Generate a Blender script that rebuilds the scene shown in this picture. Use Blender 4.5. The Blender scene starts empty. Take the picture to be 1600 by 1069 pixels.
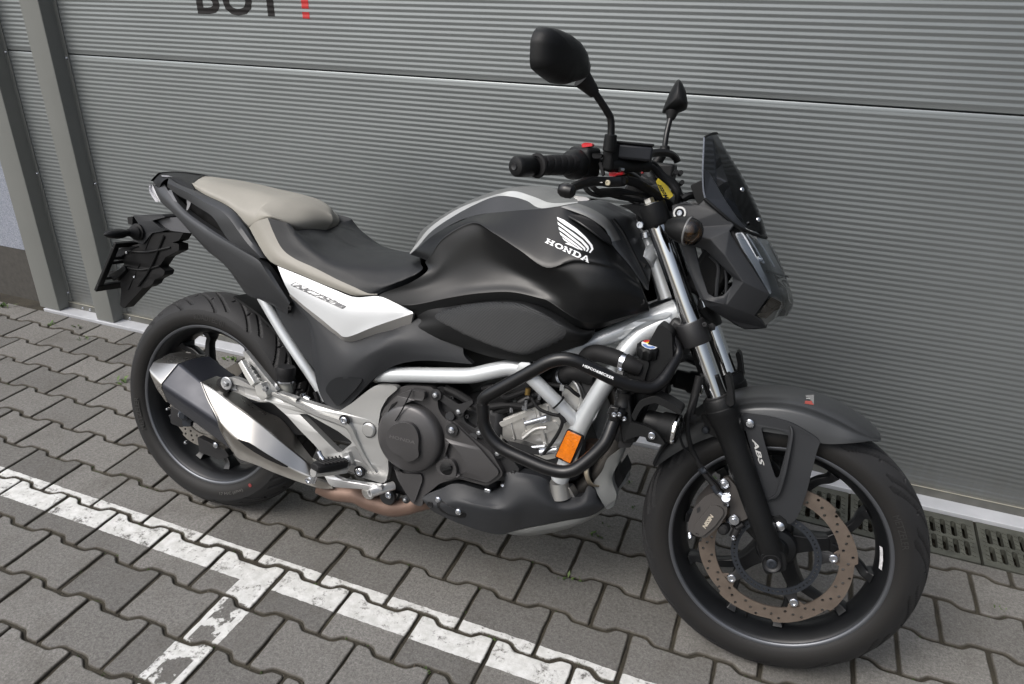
import bpy, bmesh, math, random
import numpy as np
from mathutils import Vector, Matrix
from mathutils.geometry import tessellate_polygon
from mathutils.bvhtree import BVHTree
random.seed(7)
S = bpy.context.scene
# ---------------------------------------------------------------- camera, sky, sun, exposure
cam = bpy.data.cameras.new('camera'); camo = bpy.data.objects.new('camera', cam); S.collection.objects.link(camo)
cam.sensor_width = 36; cam.lens = 1194.9/1600*36; cam.clip_end = 500; cam.clip_start = .02
CAMF = Vector((-0.341072,0.833714,-0.434271)); CAMR = Vector((0.923550,0.383331,0.010573)); CAMU = Vector((-0.175284,0.397465,0.900720))
camo.matrix_world = Matrix(((CAMR.x,CAMU.x,-CAMF.x,2.1211),(CAMR.y,CAMU.y,-CAMF.y,-1.3596),(CAMR.z,CAMU.z,-CAMF.z,1.4169),(0,0,0,1)))
S.camera = camo
w = bpy.data.worlds.new('World'); S.world = w; w.use_nodes = True
nt = w.node_tree; nt.nodes.clear()
SUN_EL, SUN_AZ = math.radians(50), math.radians(212)
sky = nt.nodes.new('ShaderNodeTexSky'); sky.sky_type = 'NISHITA'; sky.sun_disc = False
sky.sun_elevation = SUN_EL; sky.sun_rotation = SUN_AZ; sky.dust_density = 4; sky.air_density = 1.2; sky.ozone_density = 1.5
hs = nt.nodes.new('ShaderNodeHueSaturation'); hs.inputs['Saturation'].default_value = .52
bg = nt.nodes.new('ShaderNodeBackground'); bg.inputs['Strength'].default_value = .15
wo = nt.nodes.new('ShaderNodeOutputWorld')
# overcast sky: brighter overhead than at the horizon
tcw = nt.nodes.new('ShaderNodeTexCoord'); spw = nt.nodes.new('ShaderNodeSeparateXYZ'); ml = nt.nodes.new('ShaderNodeMapRange')
nt.links.new(tcw.outputs['Generated'], spw.inputs[0]); nt.links.new(spw.outputs[2], ml.inputs[0])
for k_, v_ in zip((1,2,3,4), (0.,1.,.58,1.55)): ml.inputs[k_].default_value = v_
# and brighter round the veiled sun, on the left, than on the right
mlx = nt.nodes.new('ShaderNodeMapRange'); nt.links.new(spw.outputs[0], mlx.inputs[0]); mm = nt.nodes.new('ShaderNodeMath'); mm.operation = 'MULTIPLY'
for k_, v_ in zip((1,2,3,4), (-1.,1.,1.65,.28)): mlx.inputs[k_].default_value = v_
nt.links.new(ml.outputs[0], mm.inputs[0]); nt.links.new(mlx.outputs[0], mm.inputs[1])
vm = nt.nodes.new('ShaderNodeVectorMath'); vm.operation = 'SCALE'
nt.links.new(sky.outputs[0], hs.inputs['Color']); nt.links.new(hs.outputs[0], vm.inputs[0]); nt.links.new(mm.outputs[0], vm.inputs['Scale']); nt.links.new(vm.outputs[0], bg.inputs[0]); nt.links.new(bg.outputs[0], wo.inputs[0])
sun = bpy.data.lights.new('sun', 'SUN'); sun.energy = 1.0; sun.angle = math.radians(22); sun.color = (1,.98,.955)
suno = bpy.data.objects.new('sun', sun); S.collection.objects.link(suno)
# towards the sun: behind the camera and to its left
sd = Vector((math.sin(SUN_AZ)*math.cos(SUN_EL), math.cos(SUN_AZ)*math.cos(SUN_EL), math.sin(SUN_EL)))
suno.rotation_euler = sd.to_track_quat('Z','Y').to_euler()
S.view_settings.view_transform = 'Standard'; S.view_settings.look = 'None'; S.view_settings.gamma = 1
S.view_settings.exposure = .37
try:
    S.cycles.samples = 160
except Exception: pass

# ---------------------------------------------------------------- materials
MATS = {}
def N(t, kind, **kw):
    n = t.nodes.new(kind)
    for k, v in kw.items():
        if k in n.inputs.keys() if hasattr(n.inputs,'keys') else False: n.inputs[k].default_value = v
        else: setattr(n, k, v)
    return n
def mat(name, col, rough=.5, metal=0., spec=.5, bump=0., bscale=200., var=0., vscale=8., rvar=0., coat=0., aniso=None, dirt=0.):
    if name in MATS: return MATS[name]
    m = bpy.data.materials.new(name); m.use_nodes = True; t = m.node_tree; b = t.nodes['Principled BSDF']
    b.inputs['Base Color'].default_value = (*col, 1); b.inputs['Roughness'].default_value = rough
    b.inputs['Metallic'].default_value = metal; b.inputs['Specular IOR Level'].default_value = spec
    if coat: b.inputs['Coat Weight'].default_value = coat; b.inputs['Coat Roughness'].default_value = .1
    tc = t.nodes.new('ShaderNodeTexCoord')
    if var or rvar:
        n = t.nodes.new('ShaderNodeTexNoise'); n.inputs['Scale'].default_value = vscale; n.inputs['Detail'].default_value = 6
        n.inputs['Roughness'].default_value = .6
        t.links.new(tc.outputs['Object'], n.inputs['Vector'])
        if var:
            mr = t.nodes.new('ShaderNodeMapRange'); mr.inputs[1].default_value=.3; mr.inputs[2].default_value=.7
            mr.inputs[3].default_value = 1-var; mr.inputs[4].default_value = 1+var
            t.links.new(n.outputs[0], mr.inputs[0])
            mx = t.nodes.new('ShaderNodeVectorMath'); mx.operation = 'SCALE'; mx.inputs[0].default_value = col
            t.links.new(mr.outputs[0], mx.inputs['Scale']); t.links.new(mx.outputs[0], b.inputs['Base Color'])
        if rvar:
            mr = t.nodes.new('ShaderNodeMapRange'); mr.inputs[1].default_value=.3; mr.inputs[2].default_value=.7
            mr.inputs[3].default_value = rough-rvar; mr.inputs[4].default_value = rough+rvar
            t.links.new(n.outputs[0], mr.inputs[0]); t.links.new(mr.outputs[0], b.inputs['Roughness'])
    if bump:
        n = t.nodes.new('ShaderNodeTexNoise'); n.inputs['Scale'].default_value = bscale; n.inputs['Detail'].default_value = 3
        if aniso:
            mp = t.nodes.new('ShaderNodeMapping'); mp.inputs['Scale'].default_value = aniso
            t.links.new(tc.outputs['Object'], mp.inputs[0]); t.links.new(mp.outputs[0], n.inputs['Vector'])
        else: t.links.new(tc.outputs['Object'], n.inputs['Vector'])
        bp = t.nodes.new('ShaderNodeBump'); bp.inputs['Strength'].default_value = bump; bp.inputs['Distance'].default_value = .001
        t.links.new(n.outputs[0], bp.inputs['Height']); t.links.new(bp.outputs[0], b.inputs['Normal'])
    MATS[name] = m; return m
M_TANK = mat('satin black paint', (.0045,.0048,.0052), .35, 0, .32, rvar=.05, vscale=12)
M_GREY = mat('satin grey paint', (.15,.152,.15), .36, .55, .5, bump=.05, bscale=900)
M_DGREY = mat('dark grey satin paint', (.026,.028,.031), .42, .2, .5, bump=.05, bscale=900)
M_PLAST = mat('black plastic', (.0045,.0048,.0052), .5, 0, .26, bump=.15, bscale=1500, rvar=.06, vscale=20)
M_PLG = mat('grained grey plastic', (.017,.0182,.0205), .52, 0, .38, bump=.25, bscale=1600, rvar=.05)
M_BLK = mat('deep black plastic', (.004,.004,.0045), .6, 0, .3)
M_FRAME = mat('silver frame paint', (.52,.54,.55), .34, .35, .5, bump=.08, bscale=60, var=.03, vscale=9)
M_WHITE = mat('pearl silver paint', (.42,.43,.435), .34, .2, .5)
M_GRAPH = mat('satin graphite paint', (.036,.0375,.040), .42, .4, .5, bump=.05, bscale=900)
M_FEND = mat('satin graphite mudguard', (.042,.044,.046), .38, .35, .5, bump=.06, bscale=900)
M_LIDSTRIP = mat('light satin silver', (.44,.445,.44), .3, .5)
M_WHITED = mat('greyer cover edge', (.33,.32,.305), .4, .1, .5)
M_BEIGE = mat('beige seat vinyl', (.255,.243,.213), .58, 0, .4, bump=.25, bscale=700, var=.07, vscale=6)
M_SEAT = mat('black seat vinyl', (.0105,.0115,.013), .5, 0, .28, bump=.35, bscale=900, rvar=.05)
M_STEEL = mat('brushed steel', (.50,.48,.445), .30, 1, .5, bump=.05, bscale=90, aniso=(1,12,12), rvar=.05, vscale=7)
M_SLEEVE = mat('black anodised sleeve', (.022,.024,.032), .42, .35, .5, rvar=.05, vscale=14)
M_CHROME = mat('chrome', (.86,.87,.88), .045, 1)
M_ZINC = mat('zinc bolt', (.62,.64,.68), .25, 1, bump=.1, bscale=400)
M_ALU = mat('cast aluminium', (.62,.61,.585), .36, .92, bump=.25, bscale=500, var=.12, vscale=14)
M_HANG = mat('silver cast bracket paint', (.43,.43,.42), .4, .75, bump=.2, bscale=700, var=.04)
M_ENG = mat('dark engine paint', (.066,.064,.065), .38, .5, bump=.2, bscale=700, var=.06, vscale=10)
M_ENG2 = mat('black engine paint', (.014,.014,.015), .5, .1, bump=.2, bscale=600)
M_RUB = mat('black rubber', (.008,.008,.0085), .65, 0, .25, bump=.2, bscale=500)
M_RIM = mat('black rim paint', (.006,.0065,.0075), .36, .1, .42, rvar=.06, vscale=15)
M_RIML = mat('rim lip bare metal', (.10,.105,.115), .35, .7)
M_BRONZE = mat('weathered brake disc', (.135,.108,.088), .48, .55, bump=.15, bscale=300, var=.18, vscale=30)
M_DISC = mat('bare steel disc', (.38,.36,.33), .35, .9, var=.1)
M_COPPER = mat('heat stained pipe', (.155,.10,.076), .55, .4, var=.25, vscale=14, bump=.15, bscale=200)
M_RED = mat('red plastic', (.50,.012,.018), .3)
M_REDF = mat('faded red dot', (.16,.02,.02), .6)
M_YEL = mat('yellow sticker', (.72,.56,.03), .5)
M_LETW = mat('white lettering', (.78,.79,.8), .4)
M_LETD = mat('dark lettering', (.06,.06,.065), .45)
M_CAL = mat('brake caliper', (.062,.057,.054), .5, .3, bump=.2, bscale=400)
M_PIPE = mat('matt black tube', (.004,.004,.0045), .33, 0, .38, rvar=.05)
M_ORANGE = mat('orange reflector', (.60,.15,.004), .12, 0, .6, bump=1., bscale=260, var=.22, vscale=90, coat=.6)
M_BLUEG = mat('dark blue grey metal', (.026,.03,.037), .42, .5)
def glass(name, col, alpha, rough=.04):
    m = bpy.data.materials.new(name); m.use_nodes = True; b = m.node_tree.nodes['Principled BSDF']
    b.inputs['Base Color'].default_value = (*col,1); b.inputs['Roughness'].default_value = rough; b.inputs['Alpha'].default_value = alpha
    b.inputs['Specular IOR Level'].default_value = .6; b.inputs['Coat Weight'].default_value = 0
    MATS[name] = m; return m
def tinted(name, tint, rough=.02, ior=1.5, add=0.):
    """thin clear sheet: tinted transparency under a real Fresnel reflection"""
    m = bpy.data.materials.new(name); m.use_nodes = True; t = m.node_tree; t.nodes.clear(); L = t.links
    o = t.nodes.new('ShaderNodeOutputMaterial'); mx = t.nodes.new('ShaderNodeMixShader'); tr = t.nodes.new('ShaderNodeBsdfTransparent')
    gl = t.nodes.new('ShaderNodeBsdfGlossy'); fr = t.nodes.new('ShaderNodeFresnel'); ad = t.nodes.new('ShaderNodeMath')
    tr.inputs[0].default_value = (*tint,1); gl.inputs['Roughness'].default_value = rough; fr.inputs[0].default_value = ior
    ad.inputs[1].default_value = add; L.new(fr.outputs[0], ad.inputs[0]); L.new(ad.outputs[0], mx.inputs[0]); L.new(tr.outputs[0], mx.inputs[1]); L.new(gl.outputs[0], mx.inputs[2]); L.new(mx.outputs[0], o.inputs[0])
    MATS[name] = m; return m
M_SMOKE = tinted('smoked screen', (.012,.012,.014), .05, ior=1.40)
M_SMOKE2 = tinted('smoked screen edge', (.10,.105,.12), .06, add=.02)
M_LENS = tinted('clear lens', (.80,.82,.83), .03, add=.05)
M_INDL = tinted('smoked indicator lens', (.62,.55,.42), .05, add=.03)

# ---------------------------------------------------------------- object helpers
def tag(o, label=None, cat=None, group=None, kind=None):
    if label: o['label'] = label
    if cat: o['category'] = cat
    if group: o['group'] = group
    if kind: o['kind'] = kind
    return o
def empty(name, loc=(0,0,0), parent=None):
    o = bpy.data.objects.new(name, None); S.collection.objects.link(o); o.location = loc; o.empty_display_size = .05
    if parent: o.parent = parent
    return o
def obj(name, data, m, parent=None, sharp=35, bevel=0, seg=2):
    """data = (verts, faces) or bmesh; links ONE mesh object"""
    me = bpy.data.meshes.new(name)
    if isinstance(data, tuple):
        me.from_pydata([tuple(v) for v in data[0]], [], data[1])
    else:
        data.to_mesh(me); data.free()
    me.validate(); me.update()
    bm = bmesh.new(); bm.from_mesh(me); bmesh.ops.recalc_face_normals(bm, faces=bm.faces)
    a = math.radians(sharp)
    for e in bm.edges:
        e.smooth = not (len(e.link_faces) == 2 and e.calc_face_angle(0) > a)
    for f in bm.faces: f.smooth = True
    bm.to_mesh(me); bm.free()
    for k in (m if isinstance(m, (list,tuple)) else [m]): me.materials.append(k)
    o = bpy.data.objects.new(name, me); S.collection.objects.link(o)
    if parent: o.parent = parent
    if bevel:
        b = o.modifiers.new('bevel','BEVEL'); b.width = bevel; b.segments = seg; b.limit_method = 'ANGLE'; b.angle_limit = math.radians(30)
        b.harden_normals = False
    return o
class MB:
    """collects verts and faces of ONE object"""
    def __init__(s): s.v = []; s.f = []
    def add(s, vf):
        n = len(s.v); s.v += [Vector(p) for p in vf[0]]; s.f += [tuple(i+n for i in f) for f in vf[1]]; return s
    def get(s): return (s.v, s.f)
def xform(vf, M): return ([M @ Vector(p) for p in vf[0]], vf[1])
def mir(vf): return ([(p[0],-p[1],p[2]) for p in vf[0]], [tuple(reversed(f)) for f in vf[1]])
def cr(p0,p1,p2,p3,t):
    return p1*(1) + (p2-p0)*(.5*t) + (p0*2-p1*5+p2*4-p3)*(.5*t*t) + (p1*3-p0-p2*3+p3)*(.5*t*t*t)
def spline(pts, n=6, closed=False, lin=False):
    P = [Vector(p) for p in pts]; out = []; L = len(P)
    if n <= 1 or L < 2: return P
    rng = range(L if closed else L-1)
    for i in rng:
        if closed: a,b,c,d = P[(i-1)%L],P[i],P[(i+1)%L],P[(i+2)%L]
        else:
            b,c = P[i],P[i+1]; a = P[i-1] if i > 0 else b*2-c; d = P[i+2] if i+2 < L else c*2-b
        for k in range(n):
            t = k/n; out.append(b.lerp(c,t) if lin else cr(a,b,c,d,t))
    if not closed: out.append(P[-1])
    return out
def grid(rows, nu=4, nv=4, linu=False, linv=False, skirt=0., skv=(0,1,0)):
    """rows: control rows; nv = subdivisions along a row, nu = between rows"""
    R = [spline(r, nv, lin=linv) for r in rows]
    cols = [spline([r[j] for r in R], nu, lin=linu) for j in range(len(R[0]))]
    nc = len(cols); nr = len(cols[0])
    V = [cols[j][i] for i in range(nr) for j in range(nc)]
    F = [(i*nc+j, i*nc+j+1, (i+1)*nc+j+1, (i+1)*nc+j) for i in range(nr-1) for j in range(nc-1)]
    if skirt:
        loop = [j for j in range(nc)] + [i*nc+nc-1 for i in range(1,nr)] + [(nr-1)*nc+j for j in range(nc-2,-1,-1)] + [i*nc for i in range(nr-2,0,-1)]
        n0 = len(V); d = Vector(skv)*skirt
        cen = sum((V[i] for i in loop), Vector())/len(loop)
        for i in loop: V.append(V[i] + d + (cen-V[i])*.01)
        for k in range(len(loop)):
            a,b = loop[k], loop[(k+1)%len(loop)]; F.append((a, n0+k, n0+(k+1)%len(loop), b))
    return (V, F)
def frames(P, closed=False):
    n = len(P); T = []
    for i in range(n):
        a = P[(i-1)%n] if (closed or i>0) else P[i]; b = P[(i+1)%n] if (closed or i<n-1) else P[i]
        T.append((b-a).normalized())
    up = Vector((0,1,0)) if abs(T[0].y) < .9 else Vector((0,0,1))
    u = (up - T[0]*up.dot(T[0])).normalized(); out = []
    for i in range(n):
        u = (u - T[i]*u.dot(T[i])).normalized(); out.append((T[i], u, T[i].cross(u)))
    return out
def tube(path, r, n=14, sm=6, closed=False, cap=True, lin=False, sec=None):
    """r: number or list per control point; sec: optional cross-section [(a,b)] scaled by r"""
    P = spline(path, sm, closed, lin); L = len(path)
    if isinstance(r, (list,tuple)):
        R = [v.x for v in spline([(k,0,0) for k in r], sm, closed, True)]
    else: R = [r]*len(P)
    fr = frames(P, closed); V = []; F = []
    if sec is None: sec = [(math.cos(2*math.pi*k/n), math.sin(2*math.pi*k/n)) for k in range(n)]
    n = len(sec)
    for p,(t,u,v),rr in zip(P,fr,R):
        for a,b in sec: V.append(p + u*(a*rr) + v*(b*rr))
    m = len(P)
    for i in range(m if closed else m-1):
        j = (i+1)%m
        for k in range(n): F.append((i*n+k, i*n+(k+1)%n, j*n+(k+1)%n, j*n+k))
    if cap and not closed: F.append(tuple(range(n-1,-1,-1))); F.append(tuple((m-1)*n+k for k in range(n)))
    return (V,F)
def lathe(prof, o, ax, n=40, ref=None, closed=False):
    """prof: [(radius, distance along axis)]"""
    ax = Vector(ax).normalized(); o = Vector(o)
    u = Vector(ref) if ref else (Vector((0,0,1)) if abs(ax.z)<.9 else Vector((1,0,0)))
    u = (u-ax*u.dot(ax)).normalized(); v = ax.cross(u); V=[]; F=[]; L=len(prof)
    for r,t in prof:
        for k in range(n):
            a = 2*math.pi*k/n; V.append(o+ax*t+(u*math.cos(a)+v*math.sin(a))*r)
    for i in range(L if closed else L-1):
        j=(i+1)%L
        for k in range(n): F.append((i*n+k, i*n+(k+1)%n, j*n+(k+1)%n, j*n+k))
    if not closed:
        if prof[0][0] > 1e-5: F.append(tuple(range(n-1,-1,-1)))
        if prof[-1][0] > 1e-5: F.append(tuple((L-1)*n+k for k in range(n)))
    return (V,F)
def cyl(p0, p1, r0, r1=None, n=20, b=0.):
    p0=Vector(p0); p1=Vector(p1); d=p1-p0; L=d.length; r1 = r0 if r1 is None else r1
    return lathe([(r0-b,0),(r0,b),(r1,L-b),(r1-b,L)] if b else [(r0,0),(r1,L)], p0, d, n)
def box(c, s, ex=(1,0,0), ey=(0,1,0), ez=(0,0,1)):
    c=Vector(c); X=Vector(ex).normalized()*s[0]/2; Y=Vector(ey).normalized()*s[1]/2; Z=Vector(ez).normalized()*s[2]/2
    V=[c+X*i+Y*j+Z*k for i in (-1,1) for j in (-1,1) for k in (-1,1)]
    return (V, [(0,1,3,2),(4,6,7,5),(0,4,5,1),(2,3,7,6),(0,2,6,4),(1,5,7,3)])
def rounded(pts, r, n=3, closed=True):
    P=[Vector(p) for p in pts]; out=[]; L=len(P)
    for i in range(L):
        a,b,c=P[i-1],P[i],P[(i+1)%L]; d1=(a-b); d2=(c-b)
        k1=min(r,d1.length*.45); k2=min(r,d2.length*.45)
        s=b+d1.normalized()*k1; e=b+d2.normalized()*k2
        for j in range(n+1):
            t=j/n; out.append(s*(1-t)**2+b*(2*t*(1-t))+e*t*t)
    return out
def plate(outer, th, holes=(), r=.004, rn=3, inward=(0,1,0), hr=None):
    """polygon (each vertex has its own lateral offset) with real thickness"""
    hr = r if hr is None else hr
    loops=[rounded(outer,r,rn)]+[rounded(h,hr,rn) for h in holes]
    flat=[[Vector((p.x,p.z,0)) for p in l] for l in loops]
    tri=tessellate_polygon(flat); A=[p for l in loops for p in l]; n=len(A); d=Vector(inward)*th
    V=A+[p+d for p in A]; F=[tuple(t) for t in tri]+[tuple(i+n for i in reversed(t)) for t in tri]
    o=0
    for l in loops:
        m=len(l)
        for k in range(m): F.append((o+k, o+(k+1)%m, n+o+(k+1)%m, n+o+k))
        o+=m
    return (V,F)
def text2d(s, size=1., bold=0., shear=0., spacing=1.):
    c=bpy.data.curves.new('t','FONT'); c.body=s; c.size=size; c.offset=bold; c.shear=shear; c.space_character=spacing
    c.resolution_u=3
    o=bpy.data.objects.new('t',c); S.collection.objects.link(o); dg=bpy.context.evaluated_depsgraph_get()
    me=bpy.data.meshes.new_from_object(o.evaluated_get(dg)); V=[tuple(v.co) for v in me.vertices]; F=[tuple(p.vertices) for p in me.polygons]
    bpy.data.objects.remove(o); bpy.data.curves.remove(c); bpy.data.meshes.remove(me)
    xs=[v[0] for v in V]; ys=[v[1] for v in V]; x0,x1,y0,y1=min(xs),max(xs),min(ys),max(ys)
    return ([((v[0]-x0)/(x1-x0),(v[1]-y0)/(y1-y0)) for v in V], F)
def cut2d(uv, F, n=14):
    bm=bmesh.new(); vs=[bm.verts.new((u,v,0)) for u,v in uv]
    for f in F:
        try: bm.faces.new([vs[i] for i in f])
        except ValueError: pass
    for k in range(1,n): bmesh.ops.bisect_plane(bm,geom=bm.verts[:]+bm.edges[:]+bm.faces[:],plane_co=(k/n,0,0),plane_no=(1,0,0))
    bmesh.ops.bisect_plane(bm,geom=bm.verts[:]+bm.edges[:]+bm.faces[:],plane_co=(0,.5,0),plane_no=(0,1,0))
    bm.verts.index_update(); r=([(v.co.x,v.co.y) for v in bm.verts],[tuple(v.index for v in f.verts) for f in bm.faces]); bm.free(); return r
def place2d(uv, F, p00, p10, p01, target=None, off=.0009, inward=(0,1,0)):
    if target is not None: uv,F=cut2d(uv,F)
    p00,p10,p01=Vector(p00),Vector(p10),Vector(p01); d=Vector(inward).normalized()
    V=[p00+(p10-p00)*u+(p01-p00)*v for u,v in uv]
    if target is not None:
        bv=BVHTree.FromPolygons([Vector(p) for p in target[0]], [tuple(f) for f in target[1]])
        out=[]
        for p in V:
            h=bv.ray_cast(p-d*.3, d)
            out.append((h[0]-d*off) if h[0] is not None and (h[0]-p).length<.08 else p-d*off)
        V=out
    # give the lettering a hair of thickness
    n=len(V); V=V+[v+d*off*.5 for v in V]
    return (V, list(F)+[tuple(i+n for i in reversed(f)) for f in F])
def bolt(p, r=.005, h=.004, ax=(0,-1,0), hexd=True):
    pr=[(r*.82,-.004),(r,0),(r,h*.7),(r*.8,h),(r*.5,h),(r*.45,h*.35),(0.00001,h*.35)] if hexd else [(r,-.003),(r,h*.5),(r*.7,h*.9),(0.00001,h)]
    return lathe(pr, p, ax, 16)

# ---------------------------------------------------------------- the place: paving
PU, PR, PANG = .1982, .13955, -.0336
def paver_material():
    m=bpy.data.materials.new('concrete pavers'); m.use_nodes=True; t=m.node_tree; b=t.nodes['Principled BSDF']; L=t.links
    tc=t.nodes.new('ShaderNodeTexCoord'); at=t.nodes.new('ShaderNodeAttribute'); at.attribute_name='tint'
    def noise(s,d=4,r=.6,v=None):
        n=t.nodes.new('ShaderNodeTexNoise'); n.inputs['Scale'].default_value=s; n.inputs['Detail'].default_value=d; n.inputs['Roughness'].default_value=r
        L.new(v or tc.outputs['Object'], n.inputs['Vector']); return n.outputs[0]
    def mr(i,a,b_,c,d,cl=True):
        n=t.nodes.new('ShaderNodeMapRange'); n.clamp=cl
        for k,v in zip((1,2,3,4),(a,b_,c,d)): n.inputs[k].default_value=v
        L.new(i,n.inputs[0]); return n.outputs[0]
    def mth(op,a,b_=None,c=None):
        n=t.nodes.new('ShaderNodeMath'); n.operation=op
        for i,x in enumerate((a,b_,c)):
            if x is None: continue
            if isinstance(x,(int,float)): n.inputs[i].default_value=x
            else: L.new(x,n.inputs[i])
        return n.outputs[0]
    def mix(f,a,b_,ty='MIX'):
        n=t.nodes.new('ShaderNodeMix'); n.data_type='RGBA'; n.blend_type=ty
        if isinstance(f,(int,float)): n.inputs[0].default_value=f
        else: L.new(f,n.inputs[0])
        for i,x in ((6,a),(7,b_)):
            if isinstance(x,tuple): n.inputs[i].default_value=(*x,1)
            else: L.new(x,n.inputs[i])
        return n.outputs[2]
    big=mr(noise(2.2,3),.3,.7,.0,1.); fine=mr(noise(230,6,.8),.3,.7,0,1.); med=mr(noise(26,6,.7),.3,.7,0,1.)
    base=mix(big,(.170,.164,.153),(.225,.218,.206))
    base=mix(mth('MULTIPLY',med,.75),base,(.195,.187,.172))
    g2=mr(noise(120,5,.85),.42,.62,0,1.)
    base=mix(mth('MULTIPLY',g2,.7),base,(.075,.071,.065))
    base=mix(mth('MULTIPLY',fine,.65),base,(.045,.043,.040))
    sp=t.nodes.new('ShaderNodeTexVoronoi'); sp.inputs['Scale'].default_value=300; L.new(tc.outputs['Object'],sp.inputs['Vector'])
    spk=mth('LESS_THAN',sp.outputs['Distance'],.17); rnd=mth('GREATER_THAN',noise(150,2),.56)
    base=mix(mth('MULTIPLY',mth('MULTIPLY',spk,rnd),.55),base,(.36,.34,.3))
    sv=t.nodes.new('ShaderNodeVectorMath'); sv.operation='SCALE'; L.new(base,sv.inputs[0]); L.new(mr(at.outputs['Fac'],0,1,.80,1.2),sv.inputs['Scale'])
    base=sv.outputs[0]
    # stains and moss film
    st=mr(noise(5.5,5,.7),.52,.72,0,.45); base=mix(st,base,(.062,.056,.046))
    # painted parking lines (their own shape, worn)
    sx=t.nodes.new('ShaderNodeSeparateXYZ'); L.new(tc.outputs['Object'],sx.inputs[0]); X,Y=sx.outputs[0],sx.outputs[1]
    wob=mr(noise(35,3),0,1,-.004,.004)
    def band(v,lo,hi): return mth('MULTIPLY',mth('GREATER_THAN',mth('ADD',v,wob),lo),mth('LESS_THAN',mth('ADD',v,wob),hi))
    ln=band(Y,-.2255,-.1245); br=mth('MULTIPLY',band(X,.905,1.003),mth('LESS_THAN',Y,-.20))
    line=mth('MAXIMUM',ln,br)
    wear=mr(mth('ADD',mth('MULTIPLY',noise(17,8,.75),.62),mth('MULTIPLY',noise(95,6,.75),.38)),.525,.60,0,1)
    # bigger flaked patches on the short line
    bw=mr(noise(14,5,.6),.47,.50,0,1); inb=mth('MULTIPLY',mth('LESS_THAN',Y,-.29),mth('MULTIPLY',mth('GREATER_THAN',X,.925),mth('LESS_THAN',X,.985)))
    wear=mth('MAXIMUM',wear,mth('MULTIPLY',bw,inb))
    fl=mth('GREATER_THAN',noise(190,5,.8),.66)
    paint=mth('MULTIPLY',line,mth('SUBTRACT',1.,mth('MAXIMUM',wear,fl)))
    edge=mr(at.outputs['Vector'],0,1,0,1) if False else None
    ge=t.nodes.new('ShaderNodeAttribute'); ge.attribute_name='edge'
    paint=mth('MULTIPLY',paint,mth('LESS_THAN',mth('ADD',ge.outputs['Fac'],mr(noise(120,4),.3,.7,-.25,.25)),.8))
    pc=mix(mr(noise(40,5),.35,.65,0,1),(.44,.44,.42),(.58,.58,.565))
    col=mix(paint,base,pc)
    # dirt that has crept over the chamfered rim of each stone
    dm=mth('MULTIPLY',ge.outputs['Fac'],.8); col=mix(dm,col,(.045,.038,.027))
    L.new(col,b.inputs['Base Color'])
    b.inputs['Roughness'].default_value=.85; b.inputs['Specular IOR Level'].default_value=.35
    bp=t.nodes.new('ShaderNodeBump'); bp.inputs['Strength'].default_value=.55; bp.inputs['Distance'].default_value=.0016
    h=mth('ADD',mth('MULTIPLY',fine,.6),mth('MULTIPLY',med,.8)); L.new(h,bp.inputs['Height']); L.new(bp.outputs[0],b.inputs['Normal'])
    return m
def clip_y(poly, ymax):
    out=[]
    for i in range(len(poly)):
        a,b=poly[i-1],poly[i]; ia,ib=a[1]<=ymax,b[1]<=ymax
        if ia!=ib:
            t=(ymax-a[1])/(b[1]-a[1]); out.append((a[0]+(b[0]-a[0])*t, ymax))
        if ib: out.append(b)
    return out
def inset(poly, d):
    n=len(poly); out=[]
    for i in range(n):
        p,c,q=Vector(poly[i-1]),Vector(poly[i]),Vector(poly[(i+1)%n])
        e1=(c-p).normalized(); e2=(q-c).normalized(); n1=Vector((-e1.y,e1.x)); n2=Vector((-e2.y,e2.x)); b=n1+n2
        k=max(b.dot(n1),.35); out.append(tuple(c+b*(d/k)))
    return out
GX0, GX1, GY0, GY1 = 2.022, 3.37, .602, .802     # the drainage channel cut
def edge_pts(k, c, right):
    """zigzag boundary above row k from the joint at column c to c+1 (k-row joints stand on the high part)"""
    H,Lo=-.015,-.105
    pts=[(0,H),(.19,H),(.29,Lo),(.71,Lo),(.81,H),(1,H)]
    return [((c+a), -k*PR/PU + h) for a,h in pts]
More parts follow.
